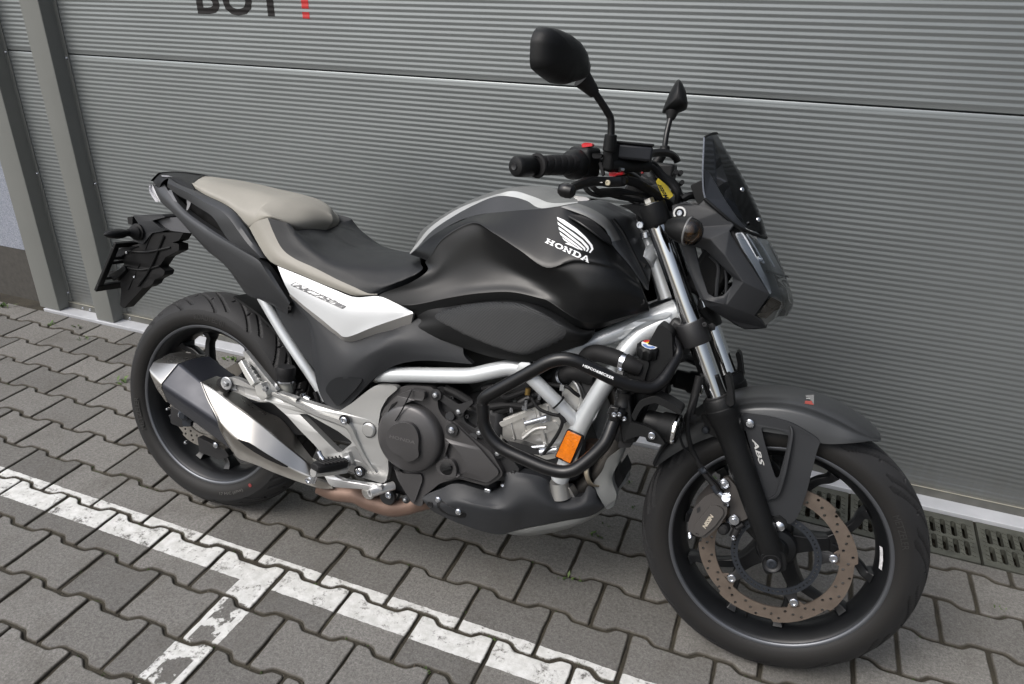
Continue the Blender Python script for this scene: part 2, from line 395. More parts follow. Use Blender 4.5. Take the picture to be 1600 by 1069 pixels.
def build_pavement():
    V=[];F=[];tint=[];edge=[]
    rnd=random.Random(3)
    for k in range(-6, 30):
        off=0. if k%2 else .5
        for c in range(-40, 34):
            top=edge_pts(k, c+off, 0)                     # this row's joints on the high parts
            lowr=[]
            H,Lo=-.015,-.105                              # boundary below: this row's joints end on the low parts
            for a,h in [(1,Lo),(.79,Lo),(.69,H),(.31,H),(.21,Lo),(0,Lo)]:
                lowr.append((c+off+a, -(k+1)*PR/PU + h))
            poly=[(x,y) for x,y in top[::1]]+lowr
            poly=[(x*PU+PANG*y*PU, y*PU) for x,y in poly]  # metres, slight skew of the bond
            poly=poly[::-1]                               # counter-clockwise
            jit=lambda s: rnd.uniform(-s,s)
            dx,dy,rz=jit(.0012),jit(.001),jit(.004)
            cx=sum(p[0] for p in poly)/12; cy=sum(p[1] for p in poly)/12
            j=.0038+rnd.uniform(-.0006,.0008)
            q=inset(poly,j); q=[(p.x,p.y) for p in rounded([Vector((x,y,0)) for x,y in q],.0075,2)]
            q=[(cx+(x-cx)-rz*(y-cy)+dx, cy+(y-cy)+rz*(x-cx)+dy) for x,y in q]
            q=[(x+jit(.0004),y+jit(.0004)) for x,y in q]
            ymax=.797
            if cx>GX0-.05 and cx<GX1: ymax=GY0-.003
            if min(p[1] for p in q)>ymax-.012: continue
            if max(p[1] for p in q)>ymax: q=clip_y(q,ymax)
            if len(q)<3: continue
            P=[Vector(p) for p in q]; P2=[]                # a few extra points so rims can be uneven
            for i in range(len(P)):
                a,b=P[i-1],P[i]; P2.append(a)
                if (b-a).length>.04:
                    for t in (.2,.4,.6,.8): P2.append(a.lerp(b,t)+Vector((jit(.0011),jit(.0011))))
            q=[tuple(p) for p in P2]
            z0=rnd.uniform(-.0012,.0010); tx,ty=jit(.006),jit(.006); tn=rnd.random()
            def zz(x,y,d): return z0+(x-cx)*tx+(y-cy)*ty-d
            r1=inset(q,.0014); r2=inset(q,.0038); b0=len(V); n=len(q)
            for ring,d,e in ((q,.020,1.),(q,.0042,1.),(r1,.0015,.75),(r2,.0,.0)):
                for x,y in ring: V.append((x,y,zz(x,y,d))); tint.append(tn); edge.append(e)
            for r in range(3):
                for i in range(n):
                    i2=(i+1)%n; F.append((b0+r*n+i,b0+r*n+i2,b0+(r+1)*n+i2,b0+(r+1)*n+i))
            for t3 in tessellate_polygon([[Vector((x,y,0)) for x,y in r2]]): F.append(tuple(b0+3*n+i for i in t3))
    me=bpy.data.meshes.new('pavement'); me.from_pydata(V,[],F); me.update()
    for nm,vals in (('tint',tint),('edge',edge)):
        a=me.attributes.new(nm,'FLOAT','POINT'); a.data.foreach_set('value',vals)
    me.materials.append(paver_material()); o=bpy.data.objects.new('pavement',me); S.collection.objects.link(o)
    tag(o,kind='structure'); return o
build_pavement()
# the bed of dirt in the joints, one sheet out to the horizon, dipping under the channel
def dirt():
    m=bpy.data.materials.new('joint dirt'); m.use_nodes=True; t=m.node_tree; b=t.nodes['Principled BSDF']; L=t.links
    tc=t.nodes.new('ShaderNodeTexCoord'); n=t.nodes.new('ShaderNodeTexNoise'); n.inputs['Scale'].default_value=9; n.inputs['Detail'].default_value=8
    n.inputs['Roughness'].default_value=.75
    L.new(tc.outputs['Object'],n.inputs[0]); c=t.nodes.new('ShaderNodeValToRGB'); L.new(n.outputs[0],c.inputs[0])
    e=c.color_ramp.elements; e[0].position=.35; e[0].color=(.016,.0135,.009,1); e[1].position=.62; e[1].color=(.04,.034,.022,1)
    k=c.color_ramp.elements.new(.72); k.color=(.035,.048,.014,1)
    L.new(c.outputs[0],b.inputs['Base Color']); b.inputs['Roughness'].default_value=.95
    n2=t.nodes.new('ShaderNodeTexNoise'); n2.inputs['Scale'].default_value=260; n2.inputs['Detail'].default_value=5; L.new(tc.outputs['Object'],n2.inputs[0])
    bp=t.nodes.new('ShaderNodeBump'); bp.inputs['Distance'].default_value=.004; bp.inputs['Strength'].default_value=.9; L.new(n2.outputs[0],bp.inputs['Height']); L.new(bp.outputs[0],b.inputs['Normal'])
    return m
def ground():
    xs=[-60,-5,GX0,GX1,8,60]; ys=[-60,-5,0,GY0,GY1,1.2,60]; V=[];F=[]
    zs=lambda: -.0062
    xs2=[-60]+list(np.arange(-8,GX0-.01,.05))+[GX0,GX1]+list(np.arange(GX1+.05,8,.3))+[60]
    ys2=[-60]+list(np.arange(-4,GY0-.01,.04))+[GY0,GY1,.9,1.2,60]
    rnd=random.Random(5)
    for y in ys2:
        for x in xs2:
            inner=-7.9<x<7.5 and -3.9<y<.59
            V.append((x,y,-.0066+(rnd.uniform(-.0022,.0022) if inner else 0)))
    nx=len(xs2)
    for j in range(len(ys2)-1):
        for i in range(nx-1):
            cx=(xs2[i]+xs2[i+1])/2; cy=(ys2[j]+ys2[j+1])/2
            if GX0<cx<GX1 and GY0<cy<GY1: continue
            F.append((j*nx+i,j*nx+i+1,(j+1)*nx+i+1,(j+1)*nx+i))
    # channel trough
    b0=len(V)
    for z in (-.0066,-.11):
        for x,y in ((GX0,GY0),(GX1,GY0),(GX1,GY1),(GX0,GY1)): V.append((x,y,z))
    for i in range(4): F.append((b0+i,b0+(i+1)%4,b0+4+(i+1)%4,b0+4+i))
    F.append((b0+4,b0+5,b0+6,b0+7))
    o=obj('ground',(V,F),dirt()); tag(o,kind='structure')
ground()

# ---------------------------------------------------------------- drainage grates
M_GRATE=mat('cast iron grate',(.07,.072,.06),.62,.3,.4,bump=.6,bscale=130,var=.3,vscale=18)
def grate(x0,x1):
    """one cast frame: rim, cross ribs with two rows of slots, diagonal tread ribs"""
    mb=MB(); g=.004; x0+=g; x1-=g; y0,y1=GY0+.003,GY1-.003; zt=-.002; th=.018
    n=11; pitch=(x1-x0-.026)/n; sw=.0142
    outer=[(x0,y0),(x1,y0),(x1,y1),(x0,y1)]; holes=[]
    for i in range(n):
        cx=x0+.013+pitch*(i+.5)
        for a,b in ((y0+.022,y0+.088),(y0+.098,y1-.024)): 
            h=sw/2; holes.append([(cx-h,a+h),(cx-h*.7,a+h*.3),(cx,a),(cx+h*.7,a+h*.3),(cx+h,a+h),(cx+h,b-h),(cx+h*.7,b-h*.3),(cx,b),(cx-h*.7,b-h*.3),(cx-h,b-h)])
    loops=[outer]+holes; tri=tessellate_polygon([[Vector((p[0],p[1],0)) for p in l] for l in loops]); A=[p for l in loops for p in l]; m=len(A)
    V=[(p[0],p[1],zt) for p in A]+[(p[0],p[1],zt-th) for p in A]; F=[tuple(t) for t in tri]+[tuple(i+m for i in reversed(t)) for t in tri]; o=0
    for l in loops:
        q=len(l)
        for k in range(q): F.append((o+k,o+(k+1)%q,m+o+(k+1)%q,m+o+k))
        o+=q
    mb.add((V,F))
    for i in range(n+1):                                   # slanted tread ribs between the slots
        cx=x0+.013+pitch*i
        for k in range(8):
            cy=y0+.026+k*.0195; mb.add(box((cx,cy,zt+.0012),(pitch-sw-.003,.003,.0024),(1,-.55,0),(.55,1,0)))
    return mb.get()
gx=[GX0+.336*i for i in range(5)]
gl=['cast iron drain grate half hidden behind the front tyre, left of the first grate joint','cast iron drain grate seen through and beside the front wheel','cast iron drain grate right of the front tyre, beyond the wide joint','cast iron drain grate farthest right, at the photo edge']
for i in range(4):
    o=obj('drain_grate',grate(gx[i],gx[i+1]),M_GRATE); tag(o,gl[i],'drain grate','drain grates along the sill')

# ---------------------------------------------------------------- the ribbed metal wall
WY=.870; PIT=.0160
RIB=.00125
def ribz(zz,p0,st):
    f=((zz-p0-.010)/st)%1; xs=[0,.09,.41,.5,.59,.91,1]; return -RIB*float(np.interp(f,xs,[0,.1,.9,1,.9,.1,0]))
def prof(z, z0, z1):
    """depth of the sheet at height z inside a panel z0..z1 (towards the viewer is negative)"""
    m=.014
    if z<z0+m or z>z1-m: return 0.
    ph=(z-(z0+m))/PIT; return -.0011*(1-math.cos(2*math.pi*ph))
def panel(x0,x1,z0,z1):
    zs=[z0,z0+.003]; n=int(round((z1-z0-.020)/PIT)); step=(z1-z0-.020)/(n*8)
    zz=[z0+.010+step*i for i in range(n*8+1)]
    mid=[]
    for i in range(n):
        for t,h in ((0,0),(.09,.10),(.41,.90),(.5,1),(.59,.90),(.91,.10)): mid.append((z0+.010+step*8*(i+t), -RIB*h))
    mid.append((z1-.010,0))
    prof_=[(z0-.0,.012),(z0+.0004,.003),(z0+.003,0)]+mid+[(z1-.0016,0),(z1-.0005,.0007),(z1-.0002,.0040),(z1,.012)]
    xs=[x0,x1]; V=[];F=[]
    for z,d in prof_:
        for x in xs: V.append((x,WY+d,z))
    for i in range(len(prof_)-1): F.append((2*i,2*i+1,2*i+3,2*i+2))
    return (V,F)
def wall_material():
    m=bpy.data.materials.new('grey coated sheet metal'); m.use_nodes=True; t=m.node_tree; b=t.nodes['Principled BSDF']; L=t.links
    tc=t.nodes.new('ShaderNodeTexCoord')
    n=t.nodes.new('ShaderNodeTexNoise'); n.inputs['Scale'].default_value=2.2; n.inputs['Detail'].default_value=7; n.inputs['Roughness'].default_value=.65
    mp=t.nodes.new('ShaderNodeMapping'); mp.inputs['Scale'].default_value=(1,1,2.2); L.new(tc.outputs['Object'],mp.inputs[0]); L.new(mp.outputs[0],n.inputs[0])
    c=t.nodes.new('ShaderNodeMix'); c.data_type='RGBA'; c.inputs[6].default_value=(.226,.243,.247,1); c.inputs[7].default_value=(.268,.287,.291,1)
    L.new(n.outputs[0],c.inputs[0])
    # dust and splash dirt low on the sheet, fine vertical runs
    sx=t.nodes.new('ShaderNodeSeparateXYZ'); L.new(tc.outputs['Object'],sx.inputs[0])
    mr=t.nodes.new('ShaderNodeMapRange'); mr.inputs[1].default_value=.03; mr.inputs[2].default_value=.22; mr.inputs[3].default_value=.5; mr.inputs[4].default_value=0
    L.new(sx.outputs[2],mr.inputs[0])
    n2=t.nodes.new('ShaderNodeTexNoise'); n2.inputs['Scale'].default_value=12; n2.inputs['Detail'].default_value=6
    mp2=t.nodes.new('ShaderNodeMapping'); mp2.inputs['Scale'].default_value=(6,1,.5); L.new(tc.outputs['Object'],mp2.inputs[0]); L.new(mp2.outputs[0],n2.inputs[0])
    mu=t.nodes.new('ShaderNodeMath'); mu.operation='MULTIPLY'; L.new(mr.outputs[0],mu.inputs[0]); L.new(n2.outputs[0],mu.inputs[1])
    c2=t.nodes.new('ShaderNodeMix'); c2.data_type='RGBA'; L.new(mu.outputs[0],c2.inputs[0]); L.new(c.outputs[2],c2.inputs[6]); c2.inputs[7].default_value=(.15,.13,.10,1)
    # a few scuffs
    v=t.nodes.new('ShaderNodeTexNoise'); v.inputs['Scale'].default_value=3.1; v.inputs['Detail'].default_value=10; v.inputs['Roughness'].default_value=.8; L.new(tc.outputs['Object'],v.inputs[0])
    m3=t.nodes.new('ShaderNodeMapRange'); m3.inputs[1].default_value=.68; m3.inputs[2].default_value=.74; m3.inputs[3].default_value=0; m3.inputs[4].default_value=.5; L.new(v.outputs[0],m3.inputs[0])
    c3=t.nodes.new('ShaderNodeMix'); c3.data_type='RGBA'; L.new(m3.outputs[0],c3.inputs[0]); L.new(c2.outputs[2],c3.inputs[6]); c3.inputs[7].default_value=(.14,.138,.13,1)
    L.new(c3.outputs[2],b.inputs['Base Color']); b.inputs['Metallic'].default_value=.75
    b.inputs['Roughness'].default_value=.42
    mr4=t.nodes.new('ShaderNodeMapRange'); mr4.inputs[3].default_value=.32; mr4.inputs[4].default_value=.44; L.new(n.outputs[0],mr4.inputs[0]); L.new(mr4.outputs[0],b.inputs['Roughness'])
    # the sheet is not perfectly flat: slow waves in the coating
    n5=t.nodes.new('ShaderNodeTexNoise'); n5.inputs['Scale'].default_value=1.3; n5.inputs['Detail'].default_value=2; L.new(tc.outputs['Object'],n5.inputs[0])
    bp=t.nodes.new('ShaderNodeBump'); bp.inputs['Distance'].default_value=.012; bp.inputs['Strength'].default_value=.5; L.new(n5.outputs[0],bp.inputs['Height']); L.new(bp.outputs[0],b.inputs['Normal'])
    return m
M_WALL=wall_material()
M_POST=mat('grey folded sheet',(.165,.17,.16),.45,.2,.5,bump=.1,bscale=300,var=.05,vscale=4)
M_FLASH=mat('dark base flashing',(.105,.105,.095),.5,.2,.5,var=.25,vscale=14)
wall=empty('metal_wall',(1.0,WY,0)); tag(wall,'grey ribbed sheet metal wall with horizontal seams behind the motorcycle','wall')
def rel(vf,p): 
    q=Vector(p.location); return ([Vector(v)-q for v in vf[0]],vf[1])
WX0,WX1=-1.06,6.5
pan_z=[(.033,1.1183),(1.1208,2.206),(2.2085,3.30)]
for z0,z1 in pan_z: obj('sheet_panel',rel(panel(WX0,WX1,z0,z1),wall),M_WALL,wall,sharp=40)
obj('wall_core',rel(box(((WX0+WX1)/2,WY+.075,1.68),(WX1-WX0,.12,3.3)),wall),M_BLK,wall)
obj('base_flashing',rel((lambda p:( [(x,y,z) for x in (WX0,WX1) for y,z in p], [(i,i+1,len(p)+i+1,len(p)+i) for i in range(len(p)-1)]))([(WY+.004,.040),(WY-.0045,.038),(WY-.006,.0345),(WY-.008,.0335),(WY-.009,.009),(WY-.001,.0085)]),wall),M_FLASH,wall)
edge=mat('bare sheet edge',(.42,.40,.33),.4,.4)
obj('flashing_edge',rel(box(((WX0+WX1)/2,WY-.0075,.0362),(WX1-WX0,.003,.0016)),wall),edge,wall)
# lettering stuck on the upper panel, following the ribs
def ribbed(uvF, x0, x1, z0, z1, m, name):
    uv,F=uvF; bm=bmesh.new(); vs=[bm.verts.new((x0+(x1-x0)*u,0,z0+(z1-z0)*v)) for u,v in uv]
    for f in F:
        try: bm.faces.new([vs[i] for i in f])
        except ValueError: pass
    z=z0
    while z<z1:
        bmesh.ops.bisect_plane(bm, geom=bm.verts[:]+bm.edges[:]+bm.faces[:], plane_co=(0,0,z), plane_no=(0,0,1)); z+=.002
    p0,p1=pan_z[1]; n=int(round((p1-p0-.020)/PIT)); st=(p1-p0-.020)/n
    for v in bm.verts:
        zz=v.co.z; d=ribz(zz,p0,st) if p0+.010<zz<p1-.010 else 0
        v.co.y=WY+d-.0006
    q=Vector(wall.location)
    for v in bm.verts: v.co-=q
    return obj(name,bm,m,wall)
M_SIGN=mat('black vinyl lettering',(.012,.011,.011),.6,0,.2); M_SIGNR=mat('red vinyl lettering',(.42,.02,.02),.5)
ribbed(text2d('BUY',1,bold=.022,spacing=1.08),.028,.405,1.2790,1.392,M_SIGN,'lettering')
ribbed(([(0,0),(1,0),(1,.17),(0,.17),(0,.26),(1,.26),(1,1),(0,1)],[(0,1,2,3),(4,5,6,7)]),.462,.489,1.2775,1.392,M_SIGNR,'exclamation_mark')

# posts (folded omega profiles) with screws
def post(x0,x1,name,label):
    p=empty(name,((x0+x1)/2,.81,0)); tag(p,label,'post','folded metal posts of the wall')
    yf=.8105; yb=WY-.0035; fl=.022; zb,zt=.0125,3.3
    prof_=[(x0-fl,yb+.0025),(x0-fl,yb),(x0-.002,yb),(x0,yb-.003),(x0,yf+.003),(x0+.0012,yf+.0008),(x0+.004,yf),(x1-.004,yf),(x1-.0012,yf+.0008),(x1,yf+.003),(x1,yb-.003),(x1+.002,yb),(x1+fl,yb),(x1+fl,yb+.0025)]
    V=[(x,y,z) for z in (zb,zt) for x,y in prof_]; n=len(prof_); F=[(i,i+1,n+i+1,n+i) for i in range(n-1)]
    obj('post_profile',rel((V,F),p),M_POST,p,sharp=50)
    obj('post_core',rel(box(((x0+x1)/2,(yf+yb)/2+.002,(zb+zt)/2),(x1-x0-.003,yb-yf-.004,zt-zb-.004)),p),M_BLK,p)
    for sx in (x0-.011,x1+.011):
        for z in (.085,.625,1.105,1.66,2.2):
            obj('screw',rel(lathe([(.0065,-.0002),(.0065,.0012),(.0042,.0014),(.0040,.0045),(.0028,.0055),(.00001,.0056)],(sx,yb-.0002,z+random.uniform(-.008,.008)),(0,-1,0),12),p),M_ZINC,p)
post(-.764,-.662,'wall_post','folded grey metal post to the right, passing behind the licence plate holder')
post(-1.117,-.994,'wall_post','folded grey metal post at the left end, next to the granular render')
for i,x in enumerate([-.86,-.905+.0,-.62,-.48,-.2]):
    obj('screw',rel(lathe([(.006,-.0002),(.006,.0012),(.0042,.0014),(.0040,.0045),(.00001,.0056)],(x,WY-.009,.020),(0,-1,0),12),wall),M_ZINC,wall)
# white sill
M_SILL=mat('pale painted sill',(.40,.41,.43),.55,.1,.5,bump=.3,bscale=80,var=.12,vscale=7)
o=obj('door_sill',box((2.65,.842,.0),(7.48,.078,.018)),M_SILL,bevel=.002); tag(o,'long pale grey sill strip along the foot of the metal wall','sill')
o.data.transform(Matrix.Translation((0,0,0)))
# rendered wall with dark plinth at far left
def stucco():
    m=bpy.data.materials.new('granular render'); m.use_nodes=True; t=m.node_tree; b=t.nodes['Principled BSDF']; L=t.links
    tc=t.nodes.new('ShaderNodeTexCoord'); n=t.nodes.new('ShaderNodeTexVoronoi'); n.inputs['Scale'].default_value=420; L.new(tc.outputs['Object'],n.inputs[0])
    c=t.nodes.new('ShaderNodeValToRGB'); L.new(n.outputs['Color'],c.inputs[0]); e=c.color_ramp.elements; e[0].color=(.10,.115,.15,1); e[1].color=(.36,.38,.43,1)
    L.new(c.outputs[0],b.inputs['Base Color']); b.inputs['Roughness'].default_value=.9
    bp=t.nodes.new('ShaderNodeBump'); bp.inputs['Distance'].default_value=.002; bp.inputs['Strength'].default_value=.8; L.new(n.outputs['Distance'],bp.inputs['Height']); L.new(bp.outputs[0],b.inputs['Normal'])
    return m
rw=empty('rendered_wall',(-2.5,.9,0)); tag(rw,'blue grey granular rendered wall with dark plinth at the far left','wall')
obj('render_coat',rel(box((-6.1,1.0,1.78),(10.0,.25,3.06)),rw),stucco(),rw)
obj('plinth',rel(box((-6.1,1.002,.11),(9.99,.25,.30)),rw),mat('dark plinth render',(.048,.045,.04),.9,bump=.5,bscale=200,var=.2,vscale=40),rw)

# ================================================================ the motorcycle
BK = ((0.64293,0.01646,0.00194),(0.999913,0.013170,0.000000),(-0.012830,0.974111,-0.225706),(-0.002973,0.225686,0.974196))
bike = empty('motorcycle'); O_,F_,L_,U_ = BK
bike.matrix_world = Matrix(((F_[0],L_[0],U_[0],O_[0]),(F_[1],L_[1],U_[1],O_[1]),(F_[2],L_[2],U_[2],O_[2]),(0,0,0,1)))
tag(bike,'matte black and silver naked motorcycle leaning towards the ribbed metal wall','motorcycle')
WF, WR = Vector((1.52,0,.300)), Vector((0,0,.312))
def tyre(R, rc, wmax, side, rimr, rimw, NG, seed, gdir, kk=1.):
    """lathe with real grooves; crown radius rc; side = [(w, r)...] below the shoulder"""
    K=60; prof_=[]
    ws=np.linspace(0,wmax,26)
    half=[(w_, R-(rc-math.sqrt(max(rc*rc-w_*w_,0)))) for w_ in ws]+side
    full=[(-w_,r) for w_,r in reversed(half[1:])]+half
    inner=[(rimw*.9,rimr-.004),(-rimw*.9,rimr-.004)]
    full=full+inner; n=900; A=np.arange(n)*2*np.pi/n
    W_=np.array([p[0] for p in full]); R_=np.array([p[1] for p in full])
    ww,aa=np.meshgrid(W_,A); rr=np.tile(R_,(n,1)).astype(float)
    per=2*np.pi/NG; depth=np.zeros_like(rr); arc=aa*R
    a=np.abs(ww)/wmax; sgn=np.sign(ww+1e-9)
    def groove(phase, k, lo, hi, width, curve):
        k=k*kk; th=(aa*gdir - phase - (k*a+curve*a*a) - np.where(sgn>0,per/2,0)); th=(th+per/2)%per-per/2
        dist=np.abs(th)*R/np.sqrt(1+((k+2*curve*a)*R/wmax)**2)
        m=np.clip((width/2-dist)/.0012+.5,0,1)*((a>lo)&(a<hi)); return m
    depth=np.maximum(depth,groove(0,.30,.06,.86,.0060,.10))
    depth=np.maximum(depth,groove(per*.5,.42,.22,1.0,.0052,.02))
    depth=np.maximum(depth,groove(per*.28,-.06,.50,.72,.0034,0))
    depth=np.maximum(depth,groove(per*.74,-.06,.30,.46,.0034,0))
    depth*= (np.abs(ww)<=wmax*1.0)&(rr>R-.06)
    rr=rr-depth*.006
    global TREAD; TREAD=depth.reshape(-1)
    V=np.stack([rr*np.cos(aa), ww, rr*np.sin(aa)],-1).reshape(-1,3); L=len(full); F=[]
    for i in range(n):
        j=(i+1)%n
        for k in range(L):
            k2=(k+1)%L; F.append((i*L+k,i*L+k2,j*L+k2,j*L+k))
    return (V.tolist(),F)
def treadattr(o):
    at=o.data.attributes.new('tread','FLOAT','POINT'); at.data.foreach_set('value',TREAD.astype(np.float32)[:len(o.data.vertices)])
def tyre_mat():
    m=bpy.data.materials.new('tyre rubber'); m.use_nodes=True; t=m.node_tree; b=t.nodes['Principled BSDF']; L=t.links
    tc=t.nodes.new('ShaderNodeTexCoord'); n=t.nodes.new('ShaderNodeTexNoise'); n.inputs['Scale'].default_value=11; n.inputs['Detail'].default_value=7; L.new(tc.outputs['Object'],n.inputs[0])
    # road dust on the tread with groove shade painted in, brownish sidewall
    sx=t.nodes.new('ShaderNodeVectorMath'); sx.operation='LENGTH'; sp=t.nodes.new('ShaderNodeSeparateXYZ'); L.new(tc.outputs['Object'],sp.inputs[0])
    cb=t.nodes.new('ShaderNodeCombineXYZ'); L.new(sp.outputs[0],cb.inputs[0]); L.new(sp.outputs[2],cb.inputs[2]); L.new(cb.outputs[0],sx.inputs[0])
    r=t.nodes.new('ShaderNodeValToRGB'); mr=t.nodes.new('ShaderNodeMapRange'); mr.inputs[1].default_value=.22; mr.inputs[2].default_value=.315; L.new(sx.outputs['Value'],mr.inputs[0])
    ad=t.nodes.new('ShaderNodeMath'); ad.operation='MULTIPLY_ADD'; ad.inputs[1].default_value=.25; L.new(n.outputs[0],ad.inputs[0]); L.new(mr.outputs[0],ad.inputs[2])
    L.new(ad.outputs[0],r.inputs[0]); e=r.color_ramp.elements; e[0].position=.1; e[0].color=(.010,.0098,.0098,1); e[1].position=1.; e[1].color=(.017,.017,.018,1)
    k=e.new(.42); k.color=(.0095,.0088,.0082,1); k=e.new(.72); k.color=(.0105,.0106,.0112,1)
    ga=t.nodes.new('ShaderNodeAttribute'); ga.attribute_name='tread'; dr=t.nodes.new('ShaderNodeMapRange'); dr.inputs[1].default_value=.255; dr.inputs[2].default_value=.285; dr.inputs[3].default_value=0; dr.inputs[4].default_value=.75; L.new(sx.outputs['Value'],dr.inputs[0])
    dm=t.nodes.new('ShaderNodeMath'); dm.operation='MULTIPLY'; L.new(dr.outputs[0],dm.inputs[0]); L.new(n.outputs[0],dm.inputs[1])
    dn=t.nodes.new('ShaderNodeMath'); dn.operation='SUBTRACT'; dn.use_clamp=True; L.new(dm.outputs[0],dn.inputs[0]); L.new(ga.outputs['Fac'],dn.inputs[1])  # groove mask keeps the floors dark: their shade put into the colour
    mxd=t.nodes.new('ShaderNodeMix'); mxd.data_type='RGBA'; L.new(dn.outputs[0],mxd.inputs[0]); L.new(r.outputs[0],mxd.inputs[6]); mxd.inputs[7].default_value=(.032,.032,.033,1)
    L.new(mxd.outputs[2],b.inputs['Base Color']); b.inputs['Roughness'].default_value=.62; b.inputs['Specular IOR Level'].default_value=.3
    n2=t.nodes.new('ShaderNodeTexNoise'); n2.inputs['Scale'].default_value=500; L.new(tc.outputs['Object'],n2.inputs[0])
    bp=t.nodes.new('ShaderNodeBump'); bp.inputs['Distance'].default_value=.0008; bp.inputs['Strength'].default_value=.35; L.new(n2.outputs[0],bp.inputs['Height']); L.new(bp.outputs[0],b.inputs['Normal'])
    return m
M_TYRE=tyre_mat(); M_TLET=mat('raised tyre lettering',(.017,.0165,.016),.5)
def arc_text(s, r, h, a0, wy, m, name, parent, inv=False, bold=0., slope=0.):
    """lettering moulded on the sidewall, each glyph bent round the wheel"""
    uv,F=text2d(s,1,bold=bold); L=h*len(s)*.72; V=[]
    for u,v in uv:
        if inv: a=a0+(u-.5)*L/r; rr=r+(0.5-v)*h
        else:   a=a0-(u-.5)*L/r; rr=r+(v-.5)*h
        V.append((rr*math.cos(a), -(wy-slope*(rr-r)), rr*math.sin(a)))
    n=len(V); V+= [(x,y+.0006,z) for x,y,z in V]
    return obj(name,(V,list(F)+[tuple(i+n for i in reversed(f)) for f in F]),m,parent)
def rimlathe(w, R=.230):
    """barrel with flanges, both sides; profile of (radius, offset)"""
    p=[(R,-w),(R+.0005,-w+.0015),(R-.001,-w+.0035),(R-.010,-w+.008),(R-.017,-w+.016),(R-.020,-w+.026),(R-.024,-.012),(R-.026,0),(R-.024,.012),(R-.020,w-.026),(R-.017,w-.016),(R-.010,w-.008),(R-.001,w-.0035),(R+.0005,w-.0015),(R,w),
       (R-.003,w+.0004),(R-.008,w-.002),(R-.013,w-.008),(R-.022,w-.020),(R-.027,w-.030),(R-.031,.012),(R-.033,0),(R-.031,-.012),(R-.027,-w+.030),(R-.022,-w+.020),(R-.013,-w+.008),(R-.008,-w+.002),(R-.003,-w-.0004)]
    return lathe(p,(0,0,0),(0,1,0),120,closed=True)
SEC=[(-1,-.55),(-.8,-1),(.8,-1),(1,-.55),(1,.55),(.8,1),(-.8,1),(-1,.55)]
def flat_arm(p, ws, ds, sm=5):
    """arm in the wheel plane: width ws (in plane) and depth ds (across), rounded section"""
    P=spline(p,sm); L=len(p); W_=[v.x for v in spline([(k,0,0) for k in ws],sm)]; D_=[v.x for v in spline([(k,0,0) for k in ds],sm)]
    V=[];F=[];n=len(SEC)
    for i,q in enumerate(P):
        a=P[max(i-1,0)]; b=P[min(i+1,len(P)-1)]; t=(b-a).normalized(); y=Vector((0,1,0)); y=(y-t*y.dot(t)).normalized(); u=t.cross(y)
        for s,c in SEC: V.append(q+u*(s*W_[i]/2)+y*(c*D_[i]/2))
    for i in range(len(P)-1):
        for k in range(n): F.append((i*n+k,i*n+(k+1)%n,(i+1)*n+(k+1)%n,(i+1)*n+k))
    F.append(tuple(range(n-1,-1,-1))); F.append(tuple((len(P)-1)*n+k for k in range(n))); return (V,F)
def pol(r,a,y=0): return Vector((r*math.cos(a),y,r*math.sin(a)))
def spokes(a0, rin, rs, rout, spread, d0, d1, woff=0.):
    out=[]
    for k in range(5):
        a=math.radians(a0-72*k); mb=MB()
        mb.add(flat_arm([pol(rin,a,woff),pol((rin+rs)/2,a,woff*.6),pol(rs,a)],[.054,.038,.036],[d0,d0*.85,d1]))
        for s in (-1,1):
            b=math.radians(spread)*s
            mb.add(flat_arm([pol(rs-.012,a+b*.05),pol(rs+.018,a+b*.38),pol((rs+rout)/2+.012,a+b*.72),pol(rout-.012,a+b*.97),pol(rout+.004,a+b)],[.024,.022,.0185,.020,.027],[d1*.85,d1*.8,d1*.75,d1*.95,d1*1.5]))
        out.append(mb.get())
    return out
def perforated(r0,r1,n,rings,hr,wavy=0.,th=.0045,petals=8,seg=240):
    """disc ring with real through holes"""
    outer=[]; inner=[]
    for k in range(seg):
        a=2*math.pi*k/seg; ph=(a*petals/(2*math.pi))%1
        wv=wavy*(1 if ph<.16 else (0 if ph<.30 else (ph-.30)/.70)) if wavy else 0
        outer.append((( r1-wv)*math.cos(a),0,(r1-wv)*math.sin(a))); inner.append((r0*math.cos(a),0,r0*math.sin(a)))
    loops=[[Vector(p) for p in outer],[Vector(p) for p in inner]]
    for k in range(n):
        for j,(rr,da) in enumerate(rings):
            a=2*math.pi*(k+da)/n; c=(rr*math.cos(a),rr*math.sin(a)); loops.append([Vector((c[0]+hr*math.cos(t*math.pi/4),0,c[1]+hr*math.sin(t*math.pi/4))) for t in range(8)])
    tri=tessellate_polygon([[Vector((p.x,p.z,0)) for p in l] for l in loops]); A=[p for l in loops for p in l]; m=len(A)
    V=[p+Vector((0,-th/2,0)) for p in A]+[p+Vector((0,th/2,0)) for p in A]; F=[tuple(t) for t in tri]+[tuple(i+m for i in reversed(t)) for t in tri]; o=0
    for l in loops:
        q=len(l)
        for k in range(q): F.append((o+k,o+(k+1)%q,m+o+(k+1)%q,m+o+k))
        o+=q
    return (V,F)
def shift(vf, d): d=Vector(d); return ([Vector(p)+d for p in vf[0]],vf[1])
